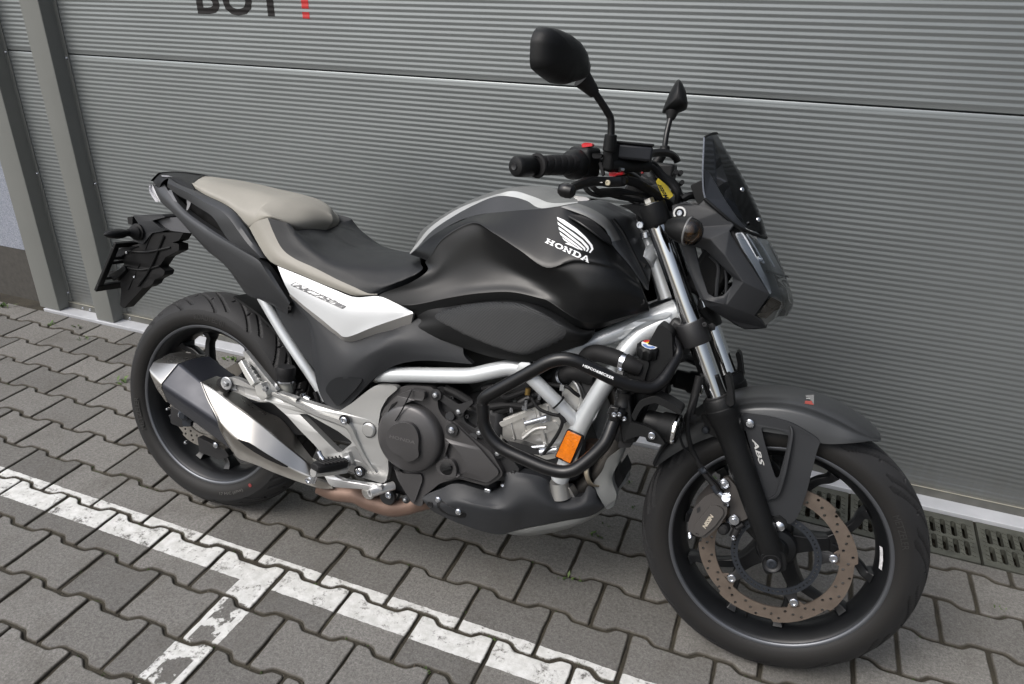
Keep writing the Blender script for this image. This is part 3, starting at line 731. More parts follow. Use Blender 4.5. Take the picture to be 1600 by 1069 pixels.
# ---- front wheel
fw=empty('front_wheel',WF,bike)
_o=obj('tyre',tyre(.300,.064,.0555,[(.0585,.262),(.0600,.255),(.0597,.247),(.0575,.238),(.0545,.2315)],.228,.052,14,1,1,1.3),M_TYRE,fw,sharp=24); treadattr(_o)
obj('rim',rimlathe(.051),M_RIM,fw,sharp=50)
obj('rim_lip',lathe([(.2315,-.0500),(.2318,-.0522),(.2290,-.0532),(.2240,-.0526),(.2205,-.0490),(.2208,-.0478),(.2290,-.0500)],(0,0,0),(0,1,0),120,closed=True),M_RIML,fw,sharp=80)
for s in spokes(13,.034,.108,.196,21,.050,.030): obj('spoke',s,M_RIM,fw,bevel=.0015)
obj('hub',lathe([(.0001,-.058),(.017,-.058),(.024,-.054),(.026,-.050),(.040,-.046),(.044,-.040),(.036,-.028),(.030,-.02),(.030,.03),(.042,.045),(.026,.055),(.0001,.056)],(0,0,0),(0,1,0),48),M_RIM,fw)
BD=-.068
disc=obj('brake_disc',shift(perforated(.126,.1605,20,[(.134,0),(.1425,.33),(.151,.66)],.0034,wavy=.006,petals=8),(0,BD,0)),M_BRONZE,fw,sharp=30)
car=MB()
for k in range(5):
    a=math.radians(10.5-72*k); mb=MB()
    mb.add(flat_arm([pol(.084,a,-.0745),pol(.100,a,-.072),pol(.120,a,-.0705)],[.036,.022,.019],[.004,.005,.005],3))
    obj('disc_carrier',mb.get(),M_ENG2,fw,bevel=.001)
    obj('disc_bolt',lathe([(.0092,-.002),(.0092,.0025),(.0078,.004),(.0045,.004),(.004,.0015),(.0001,.0015)],pol(.1135,a,-.0735),(0,-1,0),20),M_ZINC,fw)
    ring=[]
    bm_=flat_arm([pol(.1105,a-.17,BD),pol(.1185,a-.06,BD),pol(.1185,a+.06,BD),pol(.1105,a+.17,BD)],[.005,.016,.016,.005],[.0044]*4,4)
    obj('disc_tab',flat_arm([pol(.127,a-.13,BD),pol(.119,a-.05,BD),pol(.119,a+.05,BD),pol(.127,a+.13,BD)],[.004,.012,.012,.004],[.0042]*4,4),M_BRONZE,fw)
obj('abs_ring',shift(perforated(.077,.0915,56,[(.0843,0)],.0022,th=.0025,seg=160),(0,-.0775,0)),M_BLUEG,fw,sharp=30)
obj('wheel_sticker',([pol(.2070,math.radians(a),-.034-.0) for a in (0,)]+[pol(r,math.radians(a),y) for a in range(2,17,2) for r,y in ((.2035,-.0355),(.2085,-.0435))],[(1+2*i,2+2*i,4+2*i,3+2*i) for i in range(7)]),mat('worn white sticker',(.6,.6,.62),.5,var=.3,vscale=90),fw)
obj('valve',cyl(pol(.203,math.radians(-100),-.012),pol(.185,math.radians(-100),-.020),.003,.0025),M_BLK,fw)
# ---- rear wheel
rw_=empty('rear_wheel',WR,bike)
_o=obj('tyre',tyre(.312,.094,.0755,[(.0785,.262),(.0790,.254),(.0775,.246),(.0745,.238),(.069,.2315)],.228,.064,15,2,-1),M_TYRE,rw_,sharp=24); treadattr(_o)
obj('rim',rimlathe(.064),M_RIM,rw_,sharp=50)
obj('rim_lip',lathe([(.2315,-.0630),(.2318,-.0652),(.2290,-.0662),(.2240,-.0656),(.2205,-.0620),(.2208,-.0608),(.2290,-.0630)],(0,0,0),(0,1,0),120,closed=True),M_RIML,rw_,sharp=80)
for s in spokes(119,.045,.115,.196,15,.060,.034): obj('spoke',s,M_RIM,rw_,bevel=.0015)
obj('hub',lathe([(.0001,-.075),(.022,-.075),(.032,-.07),(.046,-.06),(.050,-.05),(.040,-.03),(.038,.03),(.060,.05),(.045,.07),(.0001,.07)],(0,0,0),(0,1,0),48),M_RIM,rw_)
obj('brake_disc',shift(perforated(.078,.120,24,[(.090,0),(.100,.33),(.110,.66)],.0036,wavy=.005,petals=8),(0,-.082,0)),M_DISC,rw_,sharp=30)
arc_text('ROADTEC 01',.2545,.014,math.radians(87),.0800,M_TLET,'moulded_lettering',rw_,bold=.01)
arc_text('METZELER',.2500,.017,math.radians(196),.0800,M_TLET,'moulded_lettering',rw_,bold=.01)
arc_text('17 M/C (69W)',.2525,.010,math.radians(-68),.0802,mat('faded tyre print',(.085,.082,.078),.6),'moulded_lettering',rw_,inv=True)
obj('tyre_mark',lathe([(.0055,0),(.0001,.0008)],pol(.2500,math.radians(-51),-.0800),(0,-1,0),14),M_REDF,rw_)
arc_text('METZELER',.2500,.013,math.radians(25),.0610,M_TLET,'moulded_lettering',fw)

# ---------------------------------------------------------------- bodywork
def shell(name, rows, m, parent=bike, nu=5, nv=5, skirt=.014, linu=False, linv=False, both='join', sharp=35, bevel=0, skv=(0,1,0)):
    vf=grid(rows,nu,nv,linu,linv,skirt,skv)
    if both=='join': return obj(name, MB().add(vf).add(mir(vf)).get(), m, parent, sharp, bevel), vf
    o=obj(name,vf,m,parent,sharp,bevel)
    if both=='copy': obj(name,mir(vf),m,parent,sharp,bevel)
    return o, vf
tank_rows=[
 [(0.6183,-0.1,0.8228),(0.6437,-0.115,0.8401),(0.6947,-0.12,0.8839),(0.776,-0.12,0.9296),(0.8562,-0.12,0.9489),(0.934,-0.12,0.9637),(0.9739,-0.12,0.9728),(0.9969,-0.12,0.9677),(1.0495,-0.125,0.9466),(1.0992,-0.13,0.9069),(1.1515,-0.125,0.8587)],
 [(0.6765,-0.135,0.8205),(0.6931,-0.145,0.8374),(0.7226,-0.145,0.8797),(0.7884,-0.146,0.9201),(0.8505,-0.166,0.9085),(0.9206,-0.184,0.8856),(0.985,-0.198,0.8637),(1.0369,-0.192,0.8868),(1.0902,-0.184,0.885),(1.125,-0.165,0.8716),(1.1655,-0.14,0.8413)],
 [(0.6935,-0.155,0.7994),(0.7181,-0.155,0.8097),(0.7479,-0.151,0.8496),(0.7991,-0.153,0.8897),(0.8559,-0.16,0.8755),(0.9258,-0.174,0.8569),(0.9988,-0.193,0.8434),(1.048,-0.2,0.8498),(1.099,-0.193,0.8501),(1.135,-0.175,0.8451),(1.1749,-0.145,0.8265)],
 [(0.655,-0.165,0.7672),(0.6981,-0.16,0.773),(0.753,-0.154,0.8054),(0.8093,-0.154,0.8357),(0.8676,-0.156,0.8351),(0.932,-0.163,0.8251),(1.005,-0.184,0.8209),(1.0603,-0.201,0.8206),(1.1051,-0.193,0.818),(1.1426,-0.175,0.8192),(1.1833,-0.145,0.811)],
 [(0.5821,-0.17,0.7288),(0.6723,-0.166,0.749),(0.7544,-0.162,0.7755),(0.8218,-0.163,0.7946),(0.8883,-0.165,0.805),(0.9501,-0.169,0.8045),(0.9967,-0.178,0.7988),(1.0584,-0.195,0.7859),(1.1032,-0.185,0.7831),(1.144,-0.165,0.7908),(1.1905,-0.14,0.7966)],
 [(0.6257,-0.172,0.7183),(0.6773,-0.172,0.725),(0.7566,-0.173,0.7527),(0.8289,-0.175,0.7748),(0.904,-0.177,0.789),(0.9696,-0.18,0.7863),(0.9954,-0.182,0.7819),(1.0548,-0.186,0.7576),(1.0995,-0.173,0.753),(1.1405,-0.155,0.7675),(1.1929,-0.135,0.7878)],
 [(0.6691,-0.168,0.7011),(0.6786,-0.166,0.6985),(0.761,-0.168,0.7307),(0.8287,-0.17,0.753),(0.9041,-0.172,0.7685),(0.9649,-0.174,0.7682),(1.0015,-0.172,0.7584),(1.0531,-0.172,0.7364),(1.0918,-0.16,0.7343),(1.1355,-0.145,0.7543),(1.1924,-0.13,0.7839)],
]
tank_rows.insert(2,[(0.6789,-0.139,0.8156),(0.6977,-0.148,0.8305),(0.7264,-0.1475,0.8718),(0.7933,-0.149,0.9129),(0.8538,-0.1665,0.9003),(0.9244,-0.1835,0.8775),(0.9889,-0.1955,0.8527),(1.0426,-0.1965,0.8681),(1.0949,-0.189,0.8677),(1.13,-0.17,0.8583),(1.17,-0.1425,0.8339)])
tank_rows.insert(7,[(0.6393,-0.172,0.712),(0.6781,-0.172,0.7209),(0.758,-0.173,0.7479),(0.8295,-0.1755,0.77),(0.9046,-0.1775,0.7848),(0.9696,-0.18,0.7819),(0.9967,-0.1815,0.7769),(1.0554,-0.185,0.7532),(1.0986,-0.171,0.749),(1.1395,-0.153,0.7644),(1.1929,-0.1345,0.7868)])
tank,tank_vf=shell('tank_cover',tank_rows,M_TANK,nu=6,nv=6,skirt=.02)
# storage lid on top of the tank
def midrow(r): return [(p[0],0.,p[2]) for p in r]
lid0=[(.600,0,.838)]+[(0.5866,-0,0.859),(0.6176,-0,0.891),(0.6845,-0,0.937),(0.7449,-0,0.9702),(0.7995,-0,0.9917),(0.8538,-0,1.0028),(0.9027,-0,1.0059),(0.9571,-0,0.9961),(0.9748,-0,0.9876)]
lid1=[(0.6095,-0.085,0.8238),(0.6294,-0.085,0.8526),(0.6599,-0.083,0.8916),(0.717,-0.08,0.9352),(0.7693,-0.078,0.9623),(0.816,-0.076,0.982),(0.8535,-0.075,0.9917),(0.9032,-0.078,0.9837),(0.9439,-0.085,0.976),(1.0062,-0.098,0.9852)]
lid2=[(0.6124,-0.09,0.8212),(0.636,-0.098,0.8425),(0.6692,-0.095,0.884),(0.7235,-0.092,0.9258),(0.775,-0.09,0.9577),(0.8166,-0.088,0.9769),(0.855,-0.088,0.9796),(0.8914,-0.095,0.9749),(0.9331,-0.111,0.9642),(1.0068,-0.101,0.984)]
lid3=[(0.6189,-0.1,0.821),(0.6438,-0.115,0.8387),(0.6948,-0.12,0.883),(0.7426,-0.12,0.9145),(0.776,-0.12,0.9287),(0.8281,-0.12,0.9431),(0.8656,-0.12,0.9499),(0.9023,-0.12,0.9575),(0.9364,-0.119,0.9635),(1.007,-0.103,0.9828)]
lidm=[((a[0]+b[0])/2,(a[1]+b[1])*.55,(a[2]+b[2])/2+.0025) for a,b in zip(lid0,lid1)]
shell('tank_lid',[lid0,lidm,lid1],M_GREY,nu=4,nv=5,skirt=0)
shell('lid_chamfer',[lid1,lid2],M_LIDSTRIP,nu=1,nv=5,skirt=0,linu=True,both='copy')  # chamfer facet lighter than the lid top, side facet darker
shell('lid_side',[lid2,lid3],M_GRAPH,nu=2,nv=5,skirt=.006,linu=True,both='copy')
obj('lid_lock',plate([(0.9785,-0.055,0.995),(0.9949,-0.05,0.9957),(1.0099,-0.045,0.9945),(1.0176,-0.045,0.9898),(1.009,-0.05,0.9868),(0.9944,-0.055,0.9844)],.01,r=.003),M_STEEL,bike,bevel=.002)
# silver grey flank of the tank and its vent
band_u=[(1.007,-0.103,0.9828),(1.0314,-0.105,0.9775),(1.0547,-0.106,0.9696),(1.0763,-0.108,0.9583),(1.0932,-0.11,0.9427),(1.1105,-0.112,0.9197),(1.1312,-0.112,0.8928),(1.1573,-0.112,0.8582),(1.1813,-0.112,0.8233)]
band_l=[(0.9756,-0.121,0.9721),(1.0072,-0.124,0.966),(1.0351,-0.126,0.9592),(1.0633,-0.128,0.9475),(1.0827,-0.13,0.9349),(1.0934,-0.131,0.9137),(1.1138,-0.13,0.8941),(1.1423,-0.128,0.8683),(1.174,-0.124,0.8322)]
band_m=[tuple((a[i]+b[i])/2-(.004 if i==1 else 0) for i in range(3)) for a,b in zip(band_u,band_l)]
shell('tank_flank',[band_u[:6],band_m[:6],band_l[:6]],M_GREY,nu=3,nv=5,skirt=.01,both='copy')
shell('tank_flank_lower',[band_u[5:],band_m[5:],band_l[5:]],M_DGREY,nu=3,nv=5,skirt=.01,both='copy')
v_o=[(0.9973,-0.1325,0.9593),(1.0258,-0.1325,0.9609),(1.0534,-0.134,0.9524),(1.0762,-0.136,0.9369),(1.0927,-0.138,0.9233),(1.0988,-0.14,0.9092),(1.0813,-0.15,0.9184),(1.059,-0.153,0.9316),(1.03,-0.148,0.9453),(1.0061,-0.138,0.9546)]
obj('tank_vent',plate(v_o,.02,r=.004),M_BLK,bike)  # black plate stands in for the shade inside the vent opening
obj('tank_vent',mir(plate(v_o,.02,r=.004)),M_BLK,bike)
vr=tube([(1.0019,-0.139,0.9554),(1.0304,-0.15,0.9463),(1.0595,-0.155,0.9326),(1.0817,-0.152,0.9194),(1.0985,-0.142,0.9093)],.0022,8,5)
obj('vent_rim',vr,M_TANK,bike)
# front top cover between flank and steering head
fc_m=[(0.995,-0.06,0.9854),(1.0199,-0.06,0.9873),(1.0503,-0.06,0.9794),(1.0737,-0.06,0.9716),(1.1016,-0.06,0.9619),(1.1168,-0.06,0.9474),(1.1374,-0.06,0.9241),(1.1575,-0.065,0.8968),(1.1749,-0.07,0.8563)]
fc_0=[(p[0]+.004,0,p[2]-.002) for p in fc_m]
shell('tank_front_cover',[fc_0,fc_m,band_u],M_DGREY,nu=4,nv=5,skirt=.006)
obj('front_cover_rib',tube([(1.0849,-0.098,0.9572),(1.11,-0.098,0.9315),(1.1314,-0.098,0.9002),(1.156,-0.1,0.8653),(1.1762,-0.1,0.8339)],.005,8,5),M_PLAST,bike)
# inner filler so that nothing shows hollow
obj('tank_inner',MB().add(box((.88,0,.80),(.36,.20,.16))).add(box((1.02,0,.82),(.24,.19,.20),(1,0,-.35),(0,1,0),(.35,0,1))).get(),M_BLK,bike)
obj('tank_screw',bolt((1.1778,-0.146,0.8031),.007,.002),M_BLK,bike)

# seats
seat=[[(.26,0,.846),(.325,0,.836),(.37,0,.818),(.41,0,.807),(.45,0,.803),(.49,0,.805),(.53,0,.808),(.565,0,.812),(.60,0,.815)],
 [(.26,-.05,.846),(.33,-.06,.838),(.39,-.06,.821),(.43,-.063,.809),(.475,-.065,.803),(.52,-.065,.802),(.56,-.064,.805),(.60,-.06,.808),(.622,-.055,.811)],
 [(.265,-.09,.842),(.34,-.10,.832),(.390,-.108,.809),(.440,-.115,.797)]+[(0.5119,-0.122,0.7877),(0.557,-0.12,0.7871),(0.5993,-0.115,0.7932),(0.6309,-0.11,0.7997),(0.6458,-0.095,0.8036)],
 [(0.3081,-0.135,0.858),(0.335,-0.14,0.8317),(0.3721,-0.147,0.807),(0.4188,-0.15,0.7864),(0.473,-0.153,0.772),(0.5286,-0.153,0.759),(0.5766,-0.15,0.7572),(0.6161,-0.145,0.7646),(0.6579,-0.125,0.789)],
 [(0.2507,-0.145,0.8662),(0.2727,-0.15,0.8332),(0.3032,-0.156,0.7988),(0.3426,-0.16,0.7807),(0.4025,-0.163,0.7668),(0.465,-0.165,0.7493),(0.5128,-0.166,0.7381),(0.5496,-0.164,0.7287),(0.5728,-0.158,0.7296)]]
shell('rider_seat',seat,M_SEAT,nu=5,nv=5,skirt=.02,skv=(0,.6,-.8))
bs=[seat[4],
 [(0.2259,-0.155,0.8548),(0.2543,-0.158,0.8208),(0.2848,-0.164,0.7894),(0.3146,-0.167,0.773),(0.381,-0.169,0.7555),(0.4474,-0.17,0.7418),(0.4947,-0.17,0.7314),(0.5372,-0.167,0.7235),(0.5712,-0.16,0.7281)],
 [(0.2004,-0.15,0.8372),(0.233,-0.155,0.7998),(0.26,-0.158,0.7724),(0.287,-0.16,0.7592),(0.3556,-0.164,0.7473),(0.4234,-0.166,0.7334),(0.4761,-0.167,0.7242),(0.5195,-0.165,0.7176),(0.5674,-0.159,0.7256)]]
shell('seat_side_band',bs,M_BEIGE,nu=4,nv=5,skirt=.02,both='copy')
pil=[[(-.11,0,.930),(-.06,0,.936),(0,0,.935),(.07,0,.929),(.13,0,.923),(.19,0,.918),(.24,0,.913),(.295,0,.898),(.333,0,.878)],
 [(-.075,-.05,.921),(-.01,-.062,.929),(.06,-.07,.925),(.13,-.075,.917),(.19,-.078,.912),(.23,-.074,.908),(.262,-.062,.903),(.302,-.038,.892),(.336,0,.872)],
 [(-0.0363,-0.085,0.9193),(0.0272,-0.105,0.9101),(0.0974,-0.115,0.8974),(0.1609,-0.125,0.881),(0.2043,-0.13,0.8741)]+[(.215,-.122,.886),(.258,-.105,.880),(.302,-.066,.871),(.336,0,.859)],
 [(-0.024,-0.088,0.9077),(0.0299,-0.108,0.8962),(0.0951,-0.118,0.8824),(0.1389,-0.128,0.8675),(0.1797,-0.132,0.8393),(0.2387,-0.138,0.8685),(0.2685,-0.125,0.8649),(0.2976,-0.09,0.8513)]+[(.322,0,.842)]]
pil.append([(p[0]-.006,p[1]*.9,p[2]-.014) for p in pil[3]])
shell('pillion_seat',pil,M_BEIGE,nu=6,nv=6,skirt=0)
obj('seat_piping',tube([(-0.024,-0.088,0.9065),(0.0299,-0.108,0.8946),(0.0951,-0.118,0.8807),(0.139,-0.128,0.8659),(0.1797,-0.132,0.8373)],.0022,8,5),M_BLK,bike)

# pearl side covers
sc=[[(0.2924,-0.158,0.7556),(0.3772,-0.163,0.7405),(0.4683,-0.168,0.7228),(0.5207,-0.17,0.7155),(0.5813,-0.17,0.727),(0.6269,-0.173,0.719),(0.6687,-0.175,0.7079)],
 [(0.3212,-0.172,0.7247),(0.3906,-0.18,0.7104),(0.464,-0.185,0.6926),(0.5205,-0.187,0.6871),(0.5735,-0.186,0.69),(0.6238,-0.183,0.7001),(0.6747,-0.178,0.7068)],
 [(0.3429,-0.176,0.6982),(0.3955,-0.185,0.6751),(0.4456,-0.19,0.6532),(0.4893,-0.193,0.6318),(0.5184,-0.193,0.6245),(0.5899,-0.19,0.6616),(0.6784,-0.18,0.7041)]]
scb=[sc[2],[(0.3327,-0.162,0.6887),(0.3829,-0.17,0.6636),(0.4285,-0.174,0.6409),(0.4757,-0.177,0.6195),(0.5141,-0.176,0.6086),(0.586,-0.173,0.6385),(0.6662,-0.165,0.6719)]]
sco,sc_vf=shell('side_cover',sc,M_WHITE,nu=4,nv=5,skirt=.0,both='copy')
shell('side_cover_edge',scb,M_WHITED,nu=1,nv=5,linu=True,skirt=.012,both='copy')  # lower facet greyer than the main cover face
# model lettering on the side cover
ol=plate([(0.3542,-0.1815,0.7261),(0.5059,-0.1875,0.6929),(0.4968,-0.188,0.6871),(0.3451,-0.181,0.7195)],.001,r=.001)
def outline2(p,w_):
    P=[Vector(v) for v in p]; mb=MB()
    for i in range(4): mb.add(tube([P[i],P[(i+1)%4]],w_,6,1))
    return mb.get()
t2=text2d('NC750',1,bold=.015,shear=.45,spacing=.95)
obj('model_lettering',place2d(*t2,(0.3499,-0.182,0.7184),(0.4717,-0.187,0.6945),(0.359,-0.182,0.7254),sc_vf,off=.0022),M_LETD,bike)
obj('model_letter_box',place2d([(0,0),(1,0),(1,1),(0,1)],[(0,1,2,3)],(0.4737,-0.188,0.6938),(0.5001,-0.188,0.6884),(0.481,-0.188,0.6994),sc_vf,off=.0014),M_LETD,bike)
t2=text2d('S',1,bold=.03,shear=.45)
obj('model_lettering',place2d(*t2,(0.4908,-0.188,0.6902),(0.4976,-0.188,0.6887),(0.4948,-0.188,0.6949),sc_vf,off=.0028),mat('grey lettering',(.3,.3,.3),.5),bike)
def loopline(pts, r): 
    P=[Vector(p) for p in pts]; mb=MB()
    for i in range(len(P)): mb.add(tube([P[i],P[(i+1)%len(P)]],r,6,1,cap=True))
    return mb.get()
q=[(0.3458,-0.1825,0.719),(0.3558,-0.1825,0.7269),(0.5065,-0.1885,0.6935),(0.498,-0.1885,0.6874)]
bv=BVHTree.FromPolygons([Vector(p) for p in sc_vf[0]],sc_vf[1]); Q=[]
for i in range(4):
    for k in range(6):
        p=Vector(q[i]).lerp(Vector(q[(i+1)%4]),k/6); h=bv.ray_cast(Vector((p.x,-.5,p.z)),Vector((0,1,0))); Q.append((h[0] if h[0] else p)+Vector((0,-.0004,0)))
obj('model_frame_line',loopline(Q,.0007),M_LETD,bike)

# side panels below: rear wing and knee panel
sp=[[(0.3304,-0.15,0.6844),(0.405,-0.165,0.6526),(0.4705,-0.172,0.621),(0.5112,-0.174,0.6097),(0.5786,-0.174,0.6383),(0.6268,-0.172,0.6568),(0.6754,-0.165,0.6862),(0.7397,-0.165,0.7289)],
 [(0.3344,-0.15,0.6771),(0.4026,-0.166,0.6414),(0.463,-0.18,0.5915),(0.5147,-0.19,0.5716),(0.5874,-0.194,0.6087),(0.6376,-0.189,0.6392),(0.6975,-0.18,0.648),(0.7939,-0.168,0.6625)],
 [(0.3383,-0.15,0.6713),(0.3994,-0.166,0.6283),(0.4472,-0.182,0.5337),(0.4965,-0.19,0.5133),(0.578,-0.195,0.5767),(0.6402,-0.19,0.6098),(0.6959,-0.182,0.6182),(0.8065,-0.172,0.6288)],
 [(0.3388,-0.148,0.6663),(0.3919,-0.16,0.6165),(0.4209,-0.168,0.4915),(0.4591,-0.172,0.435),(0.5028,-0.175,0.4368),(0.6045,-0.18,0.5506),(0.6954,-0.178,0.5963),(0.8282,-0.172,0.6122)]]
shell('rear_side_panel',sp,M_PLG,nu=5,nv=5,skirt=.02,both='copy')
obj('panel_grip_pad',plate([(0.4601,-0.1895,0.4822),(0.4728,-0.1905,0.5064),(0.4947,-0.192,0.5226),(0.5286,-0.192,0.5299),(0.5653,-0.19,0.5312),(0.5452,-0.189,0.5011),(0.5021,-0.185,0.4524),(0.493,-0.184,0.4463)],.004,r=.01),M_SEAT,bike)
kn=[[(0.6782,-0.165,0.696),(0.7117,-0.168,0.7159),(0.7619,-0.17,0.7311),(0.8296,-0.172,0.7525),(0.9049,-0.174,0.768),(0.9654,-0.175,0.7671),(1.0164,-0.174,0.752),(1.053,-0.171,0.7349),(1.0712,-0.163,0.7296),(1.0885,-0.155,0.7325)],
 [(0.6858,-0.165,0.6854),(0.7316,-0.175,0.7016),(0.7903,-0.187,0.7245),(0.8488,-0.192,0.7423),(0.914,-0.194,0.7556),(0.9693,-0.195,0.7537),(1.0148,-0.193,0.741),(1.05,-0.188,0.7287),(1.0711,-0.175,0.7226),(1.0883,-0.158,0.7268)],
 [(0.6827,-0.17,0.6716),(0.7456,-0.18,0.6839),(0.8096,-0.192,0.6967),(0.8681,-0.196,0.7073),(0.9233,-0.196,0.7166),(0.9732,-0.196,0.7206),(1.0132,-0.194,0.7183),(1.043,-0.188,0.7136),(1.0659,-0.175,0.7108),(1.0861,-0.158,0.7155)],
 [(0.6973,-0.172,0.6626),(0.7724,-0.18,0.6629),(0.8303,-0.188,0.6631),(0.8754,-0.192,0.6627),(0.9231,-0.194,0.6649),(0.9597,-0.194,0.6693),(0.9937,-0.192,0.6861),(1.0262,-0.186,0.6994),(1.0568,-0.17,0.7004),(1.0795,-0.158,0.7047)],
 [(0.7131,-0.172,0.6582),(0.7816,-0.176,0.6498),(0.8317,-0.176,0.6416),(0.8766,-0.178,0.6382),(0.9195,-0.178,0.6392),(0.9613,-0.178,0.6429),(1.0003,-0.176,0.6595),(1.0246,-0.172,0.6743),(1.0526,-0.166,0.6883),(1.0696,-0.158,0.695)]]
shell('knee_panel',kn,M_PLAST,nu=5,nv=5,skirt=.02,both='copy')
M_PAD=mat('ribbed knee pad',(.022,.023,.024),.6,0,.4,bump=1.,bscale=1,rvar=0)
_t=M_PAD.node_tree; _n=[n for n in _t.nodes if n.type=='TEX_NOISE'][0]; _w=_t.nodes.new('ShaderNodeTexWave'); _w.wave_type='BANDS'; _w.bands_direction='Z'; _w.inputs['Scale'].default_value=105; _w.inputs['Distortion'].default_value=.0
_tc=[n for n in _t.nodes if n.type=='TEX_COORD'][0]; _m=_t.nodes.new('ShaderNodeMapping'); _m.inputs['Rotation'].default_value=(0,math.radians(-12),0)
_t.links.new(_tc.outputs['Object'],_m.inputs[0]); _t.links.new(_m.outputs[0],_w.inputs[0]); _b=[n for n in _t.nodes if n.type=='BUMP'][0]; _t.links.new(_w.outputs['Fac'],_b.inputs['Height']); _b.inputs['Strength'].default_value=.9
pad_o=[(0.7191,-0.19,0.702),(0.7428,-0.19,0.7187),(0.7998,-0.19,0.7432),(0.8602,-0.2,0.759),(0.9196,-0.2,0.7683),(0.9518,-0.2,0.7656),(0.9982,-0.2,0.7514),(1.0499,-0.19,0.7273),(1.0274,-0.19,0.7004),(0.955,-0.19,0.6564),(0.879,-0.19,0.6653),(0.7953,-0.19,0.6826)]
kn_vf=grid(kn,5,5); kb=BVHTree.FromPolygons([Vector(p) for p in kn_vf[0]],kn_vf[1])
def conform(poly, bvh, lift, n=26):
    """fill a traced outline with a grid draped over another part's surface"""
    P=[Vector(p) for p in rounded(poly,.02,4)]; xs=[p.x for p in P]; zs=[p.z for p in P]; bm=bmesh.new()
    f=bm.faces.new([bm.verts.new((p.x,0,p.z)) for p in P])
    for k in range(1,n):
        x=min(xs)+(max(xs)-min(xs))*k/n; bmesh.ops.bisect_plane(bm,geom=bm.verts[:]+bm.edges[:]+bm.faces[:],plane_co=(x,0,0),plane_no=(1,0,0))
        z=min(zs)+(max(zs)-min(zs))*k/n; bmesh.ops.bisect_plane(bm,geom=bm.verts[:]+bm.edges[:]+bm.faces[:],plane_co=(0,0,z),plane_no=(0,0,1))
    last=-.19
    edge=set(v for e in bm.edges if len(e.link_faces)==1 for v in e.verts)
    for v in bm.verts:
        h=bvh.ray_cast(Vector((v.co.x,-.5,v.co.z)),Vector((0,1,0)))
        y=h[0].y if h[0] is not None else None
        if y is None:
            h=bvh.find_nearest(Vector((v.co.x,-.19,v.co.z))); y=h[0].y
        v.co.y=y-(lift if v not in edge else -.0008)
    return bm
obj('knee_pad',conform(pad_o,kb,.0022),M_PAD,bike,sharp=50)
obj('side_panel_screw',bolt((0.5176,-0.19,0.5488),.004,.001),M_BLK,bike)

# wing badge and lettering on the tank
wing=[[(0.9863,-0.17,0.9541),(1.0016,-0.17,0.9501),(1.0309,-0.17,0.9355),(1.0507,-0.17,0.922),(1.0671,-0.17,0.9071),(1.0705,-0.17,0.8991),(1.0649,-0.17,0.8902),(1.0617,-0.17,0.8915),(1.066,-0.17,0.8985),(1.0618,-0.17,0.9059),(1.0483,-0.17,0.9173),(1.0286,-0.17,0.9288),(1.0027,-0.17,0.9409),(0.9885,-0.17,0.9486)],
 [(0.9883,-0.17,0.9445),(1.0031,-0.17,0.9369),(1.0259,-0.17,0.9256),(1.0456,-0.17,0.9146),(1.0593,-0.17,0.9035),(1.0615,-0.17,0.898),(1.0583,-0.17,0.892),(1.0555,-0.17,0.8925),(1.0573,-0.17,0.898),(1.0437,-0.17,0.91),(1.0235,-0.17,0.9206),(1.0037,-0.17,0.9322),(0.9908,-0.17,0.9389)],
 [(0.9916,-0.17,0.9346),(1.0041,-0.17,0.9285),(1.0222,-0.17,0.9184),(1.0402,-0.17,0.9081),(1.0532,-0.17,0.8989),(1.0539,-0.17,0.8937),(1.0511,-0.17,0.8937),(1.0491,-0.17,0.8975),(1.036,-0.17,0.9055),(1.0196,-0.17,0.9146),(1.0047,-0.17,0.9236),(0.9939,-0.17,0.9287)],
 [(0.9952,-0.17,0.9248),(1.0068,-0.17,0.9185),(1.0215,-0.17,0.911),(1.0363,-0.17,0.9026),(1.0478,-0.17,0.8956),(1.0475,-0.17,0.8935),(1.0441,-0.17,0.8939),(1.0335,-0.17,0.9005),(1.0188,-0.17,0.9077),(1.0057,-0.17,0.9143),(0.9977,-0.17,0.9192)],
 [(1.0014,-0.17,0.9146),(1.0092,-0.17,0.9109),(1.0223,-0.17,0.9043),(1.0353,-0.17,0.8981),(1.0419,-0.17,0.8945),(1.0382,-0.17,0.8946),(1.0244,-0.17,0.8993),(1.0092,-0.17,0.9027),(1.016,-0.17,0.9053),(1.007,-0.17,0.9089)]]
